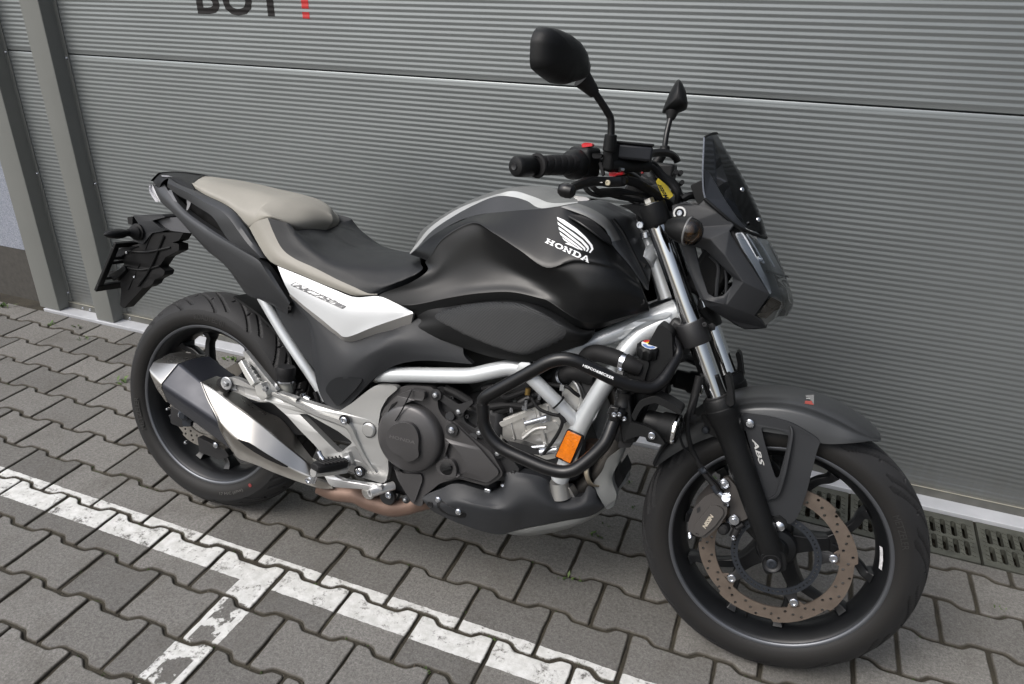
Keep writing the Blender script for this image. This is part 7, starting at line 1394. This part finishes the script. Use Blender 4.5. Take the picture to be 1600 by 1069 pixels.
# lamp unit
g0=[(1.3861,-0,0.952),(1.4,-0,0.9419),(1.42,-0,0.9141),(1.4449,-0,0.8716),(1.4629,-0,0.8326),(1.4644,-0,0.8142),(1.4576,-0,0.7971)]
g1=[(1.3598,-0.072,0.9621),(1.3792,-0.072,0.9393),(1.4032,-0.072,0.9057),(1.4282,-0.072,0.8682),(1.4492,-0.07,0.8401),(1.4398,-0.068,0.8121),(1.4394,-0.045,0.7854)]
g2=[(1.3346,-0.116,0.9638),(1.3503,-0.117,0.9388),(1.3804,-0.118,0.9009),(1.4053,-0.118,0.8683),(1.4219,-0.114,0.8473),(1.4003,-0.11,0.8039),(1.4229,-0.078,0.779)]
glf=grid([g0,g1,g2],5,5); hd_=empty('headlight',(1.4007,-0,0.8686),bike); DQ=Vector(hd_.location); reld=lambda vf:([Vector(p)-DQ for p in vf[0]],vf[1])
o=obj('headlight_lens',reld(MB().add(glf).add(mir(glf)).get()),M_LENS,hd_,sharp=50)
bm=bmesh.new(); bm.from_mesh(o.data); bmesh.ops.remove_doubles(bm,verts=bm.verts,dist=.0004); bm.to_mesh(o.data); bm.free()
back=lambda r,dx,s: [(p[0]-dx,p[1]*s,p[2]-dx*.35) for p in r]
hb=grid([back(g0,.020,1),back(g1,.020,.95),back(g2,.012,.95)],4,4,linv=True)
obj('lamp_housing',reld(MB().add(hb).add(mir(hb)).get()),mat('grey lamp interior',(.20,.215,.22),.28,.5),hd_,sharp=30)
hw=grid([back(g2,.012,.95),[(p[0]-.003,p[1]*.98,p[2]) for p in g2]],1,4,linv=True); obj('lamp_wall',reld(MB().add(hw).add(mir(hw)).get()),M_ENG2,hd_)
ch=plate([(1.3344,-0.108,0.9602),(1.3473,-0.1,0.9629),(1.3584,-0.096,0.9504),(1.3824,-0.096,0.9173),(1.4042,-0.096,0.8838),(1.4208,-0.1,0.855),(1.4197,-0.106,0.8491),(1.4047,-0.11,0.8693),(1.3798,-0.11,0.9012),(1.3501,-0.11,0.9362)],.012,r=.004)
M_SIL=mat('lamp silver trim',(.85,.86,.88),.25,.5)
obj('lamp_trim',reld(ch),M_SIL,hd_,bevel=.002); obj('lamp_trim',reld(mir(ch)),M_SIL,hd_,bevel=.002)
ch=plate([(1.3362,-0.1085,0.9588),(1.344,-0.104,0.9611),(1.3542,-0.1,0.9493),(1.3674,-0.1,0.9277),(1.3576,-0.104,0.93)],.006,r=.003); obj('trim_step',reld(ch),mat('bright lamp trim',(.85,.85,.87),.3,.4),hd_,bevel=.001)
obj('lamp_bulb',reld(lathe([(.0001,.010),(.006,.008),(.009,0),(.007,-.006),(.0001,-.008)],(1.3866,-0.07,0.9107),(1,-.3,0),16)),M_CHROME,hd_)
for q_ in ([(1.3539,-0.075,0.9587),(1.3743,-0.075,0.9348),(1.3967,-0.075,0.9059)],[(1.3684,-0.04,0.9564),(1.3907,-0.04,0.9302),(1.4159,-0.04,0.8983)]): obj('lamp_rib',reld(tube(q_,.0022,8,4)),M_SIL,hd_)
obj('lamp_divider',reld(plate([(1.3836,-0.05,0.8918),(1.4437,-0,0.8791),(1.4475,-0,0.8754),(1.3859,-0.05,0.8879)],.01,r=.001)),M_ENG2,hd_)
obj('lens_trim',reld(plate([(1.4198,-0.104,0.8456),(1.4297,-0.085,0.8392),(1.4477,-0.05,0.8287),(1.4472,-0.05,0.8202),(1.4305,-0.075,0.8129),(1.419,-0.085,0.798),(1.4012,-0.1,0.8037)],.003,r=.002)),mat('smoky lens foot',(.03,.028,.022),.2),hd_)
# smoked screen
ws=empty('windscreen',(1.3025,-0.05,1.0475),bike); SQ=Vector(ws.location); rels=lambda vf:([Vector(p)-SQ for p in vf[0]],vf[1])
s0=[(1.2578,-0,1.1512),(1.2873,-0,1.1131),(1.3219,-0,1.071),(1.3549,-0,1.023),(1.3764,-0,0.9862),(1.3903,-0,0.9559)]; s1=[(1.2519,-0.045,1.1468),(1.2741,-0.055,1.1091),(1.2969,-0.062,1.065),(1.3203,-0.068,1.0213),(1.341,-0.062,0.9878),(1.354,-0.06,0.9681)]
s2=[(1.2441,-0.078,1.1371),(1.2502,-0.098,1.1034),(1.2547,-0.108,1.0742),(1.2597,-0.114,1.0491),(1.2642,-0.118,1.0326),(1.269,-0.12,1.0213)]
def weld(o,th=.003):
    bm=bmesh.new(); bm.from_mesh(o.data); bmesh.ops.remove_doubles(bm,verts=bm.verts,dist=.0004); bmesh.ops.recalc_face_normals(bm,faces=bm.faces); bm.to_mesh(o.data); bm.free()
    if th: sd=o.modifiers.new('thick','SOLIDIFY'); sd.thickness=th; sd.offset=-1
a_=grid([s0,s1],4,5); weld(obj('screen_centre',rels(MB().add(a_).add(mir(a_)).get()),M_SMOKE,ws,sharp=60),0)
a_=grid([s1,s2],3,5)
for q in (a_,mir(a_)): obj('screen_side',rels(q),M_SMOKE2,ws,sharp=60)
topb=tube([s2[0],s1[0],s0[0],(s1[0][0],-s1[0][1],s1[0][2]),(s2[0][0],-s2[0][1],s2[0][2])],.0022,8,5); obj('screen_rim',rels(topb),M_PLAST,ws)
e_=tube(s2,.0018,8,5); obj('screen_rim',rels(e_),mat('screen edge',(.10,.11,.13),.3),ws); obj('screen_rim',rels(mir(e_)),MATS['screen edge'],ws)
lo=[(p[0]-.002,p[1],p[2]-.001) for p in [(1.269,-0.12,1.0213),(1.3002,-0.118,1.0002),(1.3305,-0.106,0.9787),(1.3538,-0.08,0.9666),(1.3773,-0.045,0.9578),(1.3909,-0,0.9526)]]
e_=tube(lo,.0035,8,5); obj('screen_base',rels(MB().add(e_).add(mir(e_)).get()),M_PLAST,ws)
fin=plate([(1.2577,-0.1165,1.0774),(1.2695,-0.105,1.0678),(1.3058,-0.1,1.0202),(1.3317,-0.098,0.9913),(1.3535,-0.082,0.9691),(1.3305,-0.106,0.9787),(1.3,-0.116,1.0002),(1.2697,-0.1195,1.0214)],.002,r=.002)
obj('screen_lower_trim',rels(fin),mat('dark screen backing',(.018,.020,.024),.35),ws)
for p in ((1.3263,-0.055,1.0419),(1.3656,-0.034,0.9859)): obj('screen_bolt',rels(bolt(tuple(Vector(p)+Vector((.004,-.003,.002))),.0045,.003,(.6,-.75,.3),hexd=False)),M_ZINC,ws)
obj('instrument_panel',plate([(1.2271,-0.055,1.0419),(1.2491,-0.055,1.0552),(1.2608,-0.055,1.0453),(1.2714,-0.055,1.0158),(1.2524,-0.055,1.0055),(1.2434,-0.055,1.0107)],.11,r=.004),M_PLAST,bike,bevel=.004)
obj('instrument_stay',tube([(1.2148,-0.06,1.0118),(1.2286,-0.05,1.0214),(1.2468,-0.03,1.021)],.008,8,4),M_PLAST,bike)
# front indicators
def findic(m):
    c=Vector((1.2531,-0.175,0.9578)); c.y*=m; q=empty('front_indicator',c,bike)
    f=(lambda vf: vf) if m==1 else mir
    obj('indicator_housing',lathe([(.0001,-.046),(.012,-.044),(.021,-.032),(.0265,-.012),(.0275,0)],(0,0,0),(1,-.18*m,-.12),32),M_PLAST,q)
    obj('indicator_lens',lathe([(.0273,0),(.0263,.010),(.022,.020),(.012,.027),(.0001,.029)],(0,0,0),(1,-.18*m,-.12),32),M_INDL,q)
    obj('indicator_bulb',lathe([(.0001,.012),(.008,.010),(.014,.004),(.024,.003),(.028,-.001)],(0,0,0),(1,-.18*m,-.12),9),mat('amber bulb foil',(.35,.2,.07),.2,.8),q)
    obj('indicator_rim',lathe([(.0273,-.002),(.0284,-.001),(.0284,.0012),(.0273,.002)],(0,0,0),(1,-.18*m,-.12),32,closed=True),mat('grey rim',(.12,.12,.12),.4),q)
    obj('indicator_stem',cyl((-.01,.02*m,.0),(.0,.07*m,.005),.013,.016),M_RUB,q)
findic(1); findic(-1)
# ---------------------------------------------------------------- handlebar and controls
hb_=empty('handlebar',(1.1,0,1.04),bike); BQ=Vector((1.1,0,1.04)); relb2=lambda vf:([Vector(p)-BQ for p in vf[0]],vf[1])
ge=Vector((0.9699,-0.392,1.0483)); gs=Vector((0.9957,-0.352,1.0529)); gi=Vector((1.0281,-0.245,1.0603)); gd=(gi-ge).normalized()
barp=[gs,gi,Vector((1.0665,-0.185,1.0681)),Vector((1.115,-.09,1.045)),Vector((1.118,-.04,1.035)),Vector((1.118,.04,1.035)),Vector((1.115,.09,1.045))]
m_=[Vector((p.x,-p.y,p.z)) for p in (Vector((1.0665,-0.185,1.0681)),gi,gs)]
obj('bar_tube',relb2(tube(barp+m_,.0112,16,5)),M_PIPE,hb_)
def grip(name):
    L=(gi-gs).length; V=[];F=[];n=48;m=64; u=Vector((0,0,1)); u=(u-gd*u.dot(gd)).normalized(); v=gd.cross(u)
    for i in range(m+1):
        t=i/m
        for k in range(n):
            a=2*math.pi*k/n; g=(t*6+ (a/(2*math.pi))*2)%1; r=.0172+.0012*math.sin(t*math.pi)
            if .06<t<.94: r-=.0016*(1 if g<.13 else 0)
            if t<.04: r+=.0035
            V.append(gs+gd*(L*t)+(u*math.cos(a)+v*math.sin(a))*r)
    for i in range(m):
        for k in range(n): F.append((i*n+k,i*n+(k+1)%n,(i+1)*n+(k+1)%n,(i+1)*n+k))
    F.append(tuple(range(n))); F.append(tuple(m*n+k for k in range(n))); return (V,F)
gv=grip('g'); Lw=(gs-ge).length
for f in (lambda v:v, mir):
    obj('grip',relb2(f(gv)),M_RUB,hb_,sharp=50)
    obj('bar_weight',relb2(f(lathe([(.0001,-.001),(.004,-.001),(.0045,-.002),(.009,-.002),(.0155,.000),(.0185,.004),(.0188,.010),(.0188,Lw-.006),(.017,Lw-.003),(.012,Lw)],ge,gd,40))),M_PLAST,hb_)
    obj('weight_screw',relb2(f(lathe([(.0001,-.003),(.0035,-.003),(.006,-.004),(.0065,-.002)],ge,gd,20))),M_ENG2,hb_)
    obj('grip_flange',relb2(f(lathe([(.017,-.004),(.0215,-.003),(.0225,.0),(.0215,.003),(.017,.004)],gs+gd*.001,gd,36,closed=True))),M_RUB,hb_)
    obj('grip_collar',relb2(f(lathe([(.018,-.022),(.0235,-.016),(.0275,-.008),(.0285,.0),(.0285,.010),(.0265,.014)],gi+gd*.006,gd,40))),M_PLAST,hb_)
    sc_=gi+gd*.038
    u=Vector((0,0,1)); u=(u-gd*u.dot(gd)).normalized(); v=gd.cross(u)
    obj('switch_housing',relb2(f(box(sc_+u*.004,(.046,.052,.058),gd,v,u))),M_PLAST,hb_,bevel=.010,seg=4)
obj('kill_switch',relb2(plate([(1.0386,-0.232,1.1004),(1.0462,-0.232,1.1037),(1.0584,-0.23,1.1034),(1.0605,-0.23,1.0983),(1.0403,-0.232,1.0936)],.016,r=.003)),M_RED,hb_,bevel=.003)
obj('switch_button',relb2(plate([(1.0649,-0.245,1.084),(1.0716,-0.245,1.0862),(1.0829,-0.24,1.0858),(1.0832,-0.24,1.0774),(1.0674,-0.245,1.0753)],.01,r=.004)),M_BLK,hb_,bevel=.002)
obj('start_button',relb2(plate([(1.0767,-0.235,1.069),(1.0828,-0.235,1.0701),(1.0892,-0.23,1.049),(1.0857,-0.23,1.0433)],.01,r=.003)),M_ENG2,hb_,bevel=.002)
mc=Vector((1.1276,-0.185,1.0934))
obj('fluid_reservoir',relb2(box(mc,(.074,.056,.028),(1,.28,0),(-.28,1,0),(0,0,1))),M_BLUEG if False else mat('blue black plastic',(.006,.007,.010),.45),hb_,bevel=.005,seg=3)
obj('reservoir_lid',relb2(box(mc+Vector((0,0,.0165)),(.076,.058,.005),(1,.28,0),(-.28,1,0),(0,0,1))),M_PLAST,hb_,bevel=.002)
obj('master_cylinder',relb2(MB().add(cyl((1.097,-0.225,1.0658),(1.1543,-0.15,1.0724),.0125,n=24)).add(cyl((1.1457,-0.155,1.0693),(1.1548,-0.145,1.0717),.010)).get()),M_PLAST,hb_)
obj('clamp_block',relb2(box(Vector((1.097,-0.222,1.0819)),(.03,.022,.05),gd,v,u)),M_PLAST,hb_,bevel=.004)
obj('adjuster',relb2(plate([(1.0955,-0.222,1.0545),(1.103,-0.222,1.0574),(1.1092,-0.22,1.0532),(1.1228,-0.22,1.0563),(1.123,-0.218,1.051),(1.1116,-0.218,1.0486),(1.1068,-0.22,1.046),(1.0974,-0.222,1.0461)],.012,r=.002)),M_RED,hb_,bevel=.0015)
obj('adjuster',relb2(plate([(1.1459,-0.17,1.0594),(1.1494,-0.17,1.0605),(1.1505,-0.17,1.0571),(1.1467,-0.17,1.0559)],.01,r=.001)),M_RED,hb_)
obj('adjuster_screw',relb2(cyl((1.1168,-0.225,1.0597),(1.1217,-0.218,1.0608),.004)),M_ZINC,hb_)
obj('lever_pivot',relb2(plate([(1.0942,-0.235,1.0414),(1.1103,-0.235,1.0469),(1.1288,-0.22,1.0489),(1.1303,-0.22,1.037),(1.1256,-0.22,1.0306),(1.116,-0.225,1.0275),(1.1015,-0.235,1.0282),(1.0952,-0.235,1.0334)],.024,r=.006)),M_PLAST,hb_,bevel=.003)
lev=[(1.0627,-0.375,1.0168),(1.0644,-0.35,1.0211),(1.0681,-0.315,1.0268),(1.0753,-0.28,1.0326),(1.0877,-0.25,1.0353),(1.1007,-0.235,1.0351),(1.1195,-0.222,1.0381)]
levm=tube(lev,[.0075,.0065,.0075,.0085,.0085,.0095,.009],10,5,sec=[(-1.0,-.55),(-.5,-.9),(.5,-.9),(1.,-.55),(1.,.55),(.5,.9),(-.5,.9),(-1.,.55)])
lb=Vector((1.0638,-0.375,1.0161))
for f in (lambda v:v, mir):
    obj('brake_lever' if f is not mir else 'clutch_lever',relb2(f(levm)),M_PIPE,hb_)
    obj('lever_ball',relb2(f(lathe([(.0001,-.016),(.008,-.015),(.0125,-.009),(.0135,0),(.0125,.009),(.008,.014),(.0001,.015)],lb,(1,.0,-.1),20))),M_PIPE,hb_)
obj('lever_screw',relb2(bolt((1.1035,-0.249,1.0337),.0055,.003)),mat('brassy screw',(.5,.45,.33),.35,.9),hb_)
obj('lever_mark',relb2(plate([(1.0901,-0.2605,1.0341),(1.0955,-0.2605,1.0347),(1.0958,-0.2605,1.0329),(1.0903,-0.2605,1.0323)],.001,r=.0005)),mat('pale print',(.45,.45,.44),.4),hb_)
# mirrors
def mirror(f,nm):
    q=empty('mirror',(1.1,-.25 if nm==1 else .25,1.12),bike); Q_=Vector(q.location); rq=lambda vf:([Vector(p)-Q_ for p in f(vf)[0]],f(vf)[1])
    stem=[(1.0985,-0.245,1.1079),(1.0971,-0.245,1.1219),(1.0957,-0.246,1.1372),(1.0928,-0.248,1.1508),(1.0868,-0.253,1.1608),(1.0769,-0.262,1.1746),(1.0667,-0.272,1.1881),(1.0512,-0.29,1.2062)]
    LS=Vector((.040,-.006,.014)) if nm==-1 else Vector((0,0,0))
    if nm==-1: stem=[(1.111,-.246,1.118),(1.112,-.248,1.14),(1.110,-.256,1.165),(1.104,-.268,1.19),(1.098,-.28,1.20)]
    obj('mirror_stem',rq(tube(stem,[.0085]+[.0068]*(len(stem)-1),16,6)),M_PIPE,q)
    obj('stem_socket',rq(cyl((1.0963,-0.242,1.0905),(1.0971,-0.245,1.1219),.0125,.0115,24,.002)),M_PLAST,q)
    obj('stem_boot',rq(tube([Vector(p)+LS for p in [(1.0653,-0.274,1.1884),(1.0592,-0.279,1.1959),(1.0502,-0.286,1.2051),(1.043,-0.292,1.212)]],[.0095,.0125,.0155,.0185],18,3)),M_RUB,q)
    rim=[(1.0266,-0.473,1.2698),(1.0329,-0.4476,1.2725),(1.0419,-0.4109,1.2717),(1.0504,-0.3767,1.2651),(1.058,-0.3459,1.2495),(1.0628,-0.3265,1.2241),(1.0624,-0.3282,1.2109),(1.0581,-0.3457,1.2022),(1.0527,-0.3674,1.1965),(1.0462,-0.3936,1.1883),(1.0399,-0.4191,1.1866),(1.0316,-0.4527,1.1937),(1.0245,-0.4816,1.2023),(1.0233,-0.4864,1.2125),(1.0224,-0.4899,1.2453),(1.0239,-0.4839,1.2603)]
    R_=[p+LS for p in rounded(rim,.005,3)]; n=len(R_); c=sum(R_,Vector())/n; R_=[c+(p-c)*.955+Vector((-.002,0,-.001)) for p in R_]; c=c+Vector((-.002,0,-.001)); V=[];F=[]
    for dx,s,sh in ((-.012,.985,0),(-.004,1.0,0),(.004,.985,0),(.012,.93,0),(.020,.80,.0),(.027,.55,0),(.030,.2,0)):
        for p in R_:
            rel_=(p-c)*s; V.append(c+rel_+Vector((.971,-.24,0))*dx+Vector((0,0,.006*(1-s))))
    for i in range(6):
        for k in range(n): F.append((i*n+k,i*n+(k+1)%n,(i+1)*n+(k+1)%n,(i+1)*n+k))
    F.append(tuple(6*n+k for k in range(n))); F.append(tuple(range(n)))
    obj('mirror_shell',rq((V,F)),M_PLAST,q,sharp=40)
    obj('mirror_glass',rq(([c+(p-c)*.94+Vector((-.0122,.003,0)) for p in R_],[tuple(range(n))])),M_CHROME,q)
mirror(lambda v:v,1)
def left_mirror():
    Q_=Vector((1.11,.25,1.12)); q=empty('mirror',Q_,bike); rq=lambda vf:([Vector(p)-Q_ for p in vf[0]],vf[1])
    obj('mirror_stem',rq(tube([(1.1103,0.25,1.1137),(1.1091,0.25,1.1273),(1.1083,0.255,1.1513),(1.1087,0.262,1.1721),(1.1101,0.27,1.1949)],.0068,16,5)),M_PIPE,q)
    obj('stem_socket',rq(cyl((1.1114,0.25,1.1036),(1.1097,0.25,1.1256),.0125,.0115,24,.002)),M_PLAST,q)
    obj('mirror_perch',rq(cyl((1.111,.25,1.118),(1.085,.232,1.055),.012,.013,20)),M_PLAST,q)
    obj('stem_boot',rq(tube([(1.1094,0.27,1.1897),(1.1106,0.272,1.1984),(1.1105,0.275,1.2105),(1.1095,0.28,1.2261)],[.009,.0125,.0165,.019],18,4)),M_RUB,q)
    rim=rounded([(1.0807,0.3,1.2045),(1.0844,0.3,1.2212),(1.0939,0.3,1.2552),(1.1045,0.3,1.2795),(1.1105,0.3,1.2872),(1.1205,0.3,1.2784),(1.1329,0.3,1.2582),(1.1428,0.3,1.2268),(1.1402,0.3,1.2161),(1.1203,0.3,1.2069),(1.1011,0.3,1.2042)],.006,3)
    c=sum(rim,Vector())/len(rim); n=len(rim); V=[];F=[]; d=Vector((-.2,.98,0))
    st=[(-.055,.12),(-.052,.45),(-.040,.80),(-.018,.98),(.005,1.),(.035,.93),(.062,.72),(.078,.42),(.082,.1)]
    for t,s in st:
        for p in rim: V.append(c+(p-c)*s+d*t)
    for i in range(len(st)-1):
        for k in range(n): F.append((i*n+k,i*n+(k+1)%n,(i+1)*n+(k+1)%n,(i+1)*n+k))
    F.append(tuple(range(n))); F.append(tuple((len(st)-1)*n+k for k in range(n)))
    obj('mirror_shell',rq((V,F)),M_PLAST,q,sharp=50)
left_mirror()
# cables and small stuff around the head
obj('throttle_cable',tube([(1.0535,-0.235,1.0266),(1.0589,-0.235,1.0177),(1.0684,-0.23,1.0105),(1.082,-0.215,1.0076),(1.0925,-0.19,1.0104),(1.1118,-0.16,1.0068),(1.1357,-0.12,1.0031),(1.1636,-0.08,1.0016),(1.1883,-0.05,0.9999)],[.0045,.0045,.0045,.0045,.0045,.0055,.004,.004,.004],10,6),M_RUB,bike)
obj('throttle_cable',tube([(1.0676,-0.235,1.0285),(1.0727,-0.235,1.0218),(1.0807,-0.225,1.0158),(1.0883,-0.21,1.0151),(1.1122,-0.18,1.0182),(1.1315,-0.15,1.0172),(1.1582,-0.09,1.0114),(1.1907,-0.05,1.004)],[.005,.005,.005,.008,.0075,.0045,.004,.004],10,6),M_RUB,bike)
obj('cable_sleeve',tube([(1.0829,-0.215,1.0118),(1.0945,-0.2,1.0143),(1.111,-0.18,1.0159)],.0085,12,3),M_RUB,bike)
obj('brake_hose_upper',tube([(1.1449,-0.15,1.0679),(1.1577,-0.13,1.0709),(1.1734,-0.11,1.0559),(1.194,-0.1,1.041),(1.2092,-0.1,1.0255),(1.2115,-0.09,1.0085),(1.2048,-0.08,0.993)],.0062,12,6),M_RUB,bike)
obj('brake_hose_upper',tube([(1.1449,-0.1,1.079),(1.1534,-0.08,1.0745),(1.1719,-0.07,1.0563),(1.196,-0.06,1.0413),(1.2095,-0.06,1.0194)],.0075,12,6),M_PLAST,bike)
obj('wiring_loom',tube([(1.1206,-0.18,1.0417),(1.1376,-0.15,1.0366),(1.1542,-0.11,1.0256),(1.1743,-0.08,1.0101),(1.1952,-0.05,0.9941)],.009,12,6),M_RUB,bike)
for y in (-.045,.045): obj('bar_riser',box((1.118,y,1.02),(.048,.032,.055),(1,0,-.4),(0,1,0),(.4,0,1)),M_PLAST,bike,bevel=.005)
obj('key_cowl',plate([(1.1098,-0.06,1.0327),(1.1305,-0.06,1.0377),(1.1615,-0.06,1.032),(1.1918,-0.06,1.0087),(1.1968,-0.06,0.9946),(1.174,-0.06,0.9861),(1.1336,-0.06,0.9696),(1.1256,-0.06,0.9717),(1.119,-0.06,0.9979)],.10,r=.006),M_PLG,bike,bevel=.004)
obj('fork_cover',plate([(1.1262,-0.07,0.972),(1.1303,-0.07,0.9874),(1.1486,-0.07,0.9865),(1.1447,-0.07,0.9712),(1.1387,-0.07,0.9585),(1.1312,-0.07,0.9576)],.06,r=.005),M_PLAST,bike,bevel=.003)
yl=plate([(1.163,-0.092,1.0431),(1.1695,-0.092,1.0558),(1.1763,-0.092,1.053),(1.1891,-0.092,1.0348),(1.2022,-0.092,1.019),(1.194,-0.092,1.0106),(1.182,-0.092,1.0128)],.003,r=.002)
obj('yellow_tag',yl,M_YEL,bike)
t_=text2d('Motor',1,bold=.03); obj('tag_lettering',place2d(*t_,(1.195,-0.0925,1.0125),(1.173,-0.0925,1.0395),(1.1853,-0.0925,1.0109),None,off=.0008),M_BLK,bike)
for k in range(6):
    a=k*1.05; c=Vector((1.1933,-0.03,1.0426))+Vector((.010*math.cos(a),0,.022*math.sin(a)*1.0)); obj('loom_clip',cyl(c,c+Vector((.006,-.02,.004)),.005,n=10),M_PLAST,bike)
obj('left_switch_box',box(Vector((1.1383,0.14,1.0629)),(.045,.05,.04)),M_PLAST,bike,bevel=.006)
obj('headstock_nut',MB().add(cyl((1.1507,-0.06,0.937),(1.1534,-0.06,0.9266),.013,n=16)).get(),M_ZINC,bike)
obj('horn',lathe([(.0001,0),(.028,0),(.032,.006),(.030,.014),(.01,.018),(.0001,.018)],(1.2541,-0.02,0.7124),(1,-.4,0),24),M_ENG2,bike)
obj('radiator_stay',tube([(1.2615,-0.1,0.7258),(1.2596,-0.11,0.709),(1.2573,-0.12,0.6952),(1.2674,-0.06,0.6843),(1.2859,-0.03,0.6749)],.008,8,4),M_PLAST,bike)
obj('wing_nut',MB().add(lathe([(.0001,0),(.009,0),(.009,.004),(.0001,.006)],(1.3136,-0.05,0.7574),(0,-1,0),6)).get(),M_ENG2,bike)

obj('left_lever',tube([(1.0858,0.17,1.0944),(1.092,0.185,1.1028),(1.1059,0.2,1.1066),(1.1204,0.215,1.1077),(1.132,0.23,1.1056),(1.1411,0.24,1.0983),(1.1455,0.245,1.0913)],[.010,.009,.0085,.008,.0075,.0075,.008],10,6,sec=[(-1.,-.55),(-.5,-.9),(.5,-.9),(1.,-.55),(1.,.55),(.5,.9),(-.5,.9),(-1.,.55)]),M_PIPE,bike)

# ---------------------------------------------------------------- weeds and moss in the joints
def weeds():
    rnd=random.Random(11); V=[];F=[]
    spots=[(-1.282, 0.757, 1.6), (-0.915, 0.7, 1.2), (-0.791, 0.726, 1.2), (-0.662, 0.655, 1.1), (-0.217, 0.437, 1.3), (-0.287, 0.434, 0.7), (0.035, 0.753, 1.5), (0.431, -0.033, 0.27), (0.542, -0.279, 0.405), (0.32, 0.449, 0.5), (1.808, 0.461, 0.9), (1.77, 0.461, 0.7), (1.712, 0.357, 0.6), (1.701, 0.298, 1), (1.682, 0.107, 0.9), (1.711, 0.124, 0.8), (1.481, -0.288, 0.45), (1.496, -0.295, 0.36000000000000004), (1.792, -0.136, 0.36000000000000004), (1.72, 0.576, 0.9), (1.736, 0.576, 0.6), (1.952, 0.713, 1), (1.945, 0.691, 0.9), (1.485, -0.097, 0.27), (2.713, 0.434, 0.7), (-0.112, -0.067, 0.27), (0.508, -0.365, 0.225), (1.788, 0.717, 0.6), (2.246, 0.013, 0.225), (1.019, 0.154, 0.4)]
    for (x,y,s) in spots:
        for k in range(int(4+6*s)):
            a=rnd.uniform(0,2*math.pi); l=rnd.uniform(.006,.020)*s; h=rnd.uniform(.003,.016)*s; wd=l*rnd.uniform(.18,.34)
            bx=x+rnd.uniform(-.018,.018)*s; by=y+rnd.uniform(-.010,.010)*s; d=Vector((math.cos(a),math.sin(a),0)); n=Vector((-d.y,d.x,0)); b=Vector((bx,by,-.004))
            pts=[b,b+d*l*.45+n*wd+Vector((0,0,h*.8)),b+d*l+Vector((0,0,h)),b+d*l*.45-n*wd+Vector((0,0,h*.8))]; i=len(V); V+=pts; F.append((i,i+1,i+2,i+3))
    m=bpy.data.materials.new('weed leaves'); m.use_nodes=True; t=m.node_tree; b=t.nodes['Principled BSDF']
    tc=t.nodes.new('ShaderNodeTexCoord'); n=t.nodes.new('ShaderNodeTexNoise'); n.inputs['Scale'].default_value=40; t.links.new(tc.outputs['Object'],n.inputs[0]); r=t.nodes.new('ShaderNodeValToRGB'); t.links.new(n.outputs[0],r.inputs[0])
    r.color_ramp.elements[0].position=.35; r.color_ramp.elements[0].color=(.035,.075,.012,1); r.color_ramp.elements[1].position=.7; r.color_ramp.elements[1].color=(.09,.14,.03,1)
    t.links.new(r.outputs[0],b.inputs['Base Color']); b.inputs['Roughness'].default_value=.6
    o=obj('weeds',(V,F),m); tag(o,kind='stuff')
weeds()
def litter():
    """moss clumps, grit and dry bits lying in the joints and along the sill"""
    rnd=random.Random(23); V=[];F=[];MI=[]
    def clump(x,y,r,h,mi):
        i=len(V); n=6; V.append(Vector((x,y,h-.005)))
        for k in range(n):
            a=2*math.pi*k/n+rnd.uniform(-.3,.3); q=r*rnd.uniform(.6,1.2); V.append(Vector((x+q*math.cos(a),y+q*math.sin(a),-.0075)))
        for k in range(n): F.append((i,i+1+k,i+1+(k+1)%n)); MI.append(mi)
    for k in range(-3,12):                                  # along the zigzag joints
        y0=(-k*PR/PU)*PU
        for j in range(260):
            x=rnd.uniform(-1.6,3.2); ph=((x-PANG*y0)/PU-(0 if k%2 else .5))%1
            z_=-.015 if (ph<.24 or ph>.76) else -.105
            if rnd.random()<.5+.4*math.sin(x*3.1+k): clump(x,y0+z_*PU+rnd.uniform(-.004,.004),rnd.uniform(.002,.005),rnd.uniform(.0,.0045),0 if rnd.random()<.55 else 1)
    for j in range(500):
        x=rnd.uniform(-1.3,2.0); clump(x,.797-abs(rnd.gauss(0,.012)),rnd.uniform(.0015,.004),rnd.uniform(.001,.006),2 if rnd.random()<.6 else 1)
    o=obj('joint_moss',(V,F),[mat('moss',(.035,.055,.014),.9,var=.4,vscale=60),mat('joint grit',(.07,.06,.045),.9,var=.4,vscale=90),mat('dry bits',(.16,.115,.06),.85,var=.4,vscale=60)])
    for p,i in zip(o.data.polygons,MI): p.material_index=i
    tag(o,kind='stuff')
litter()
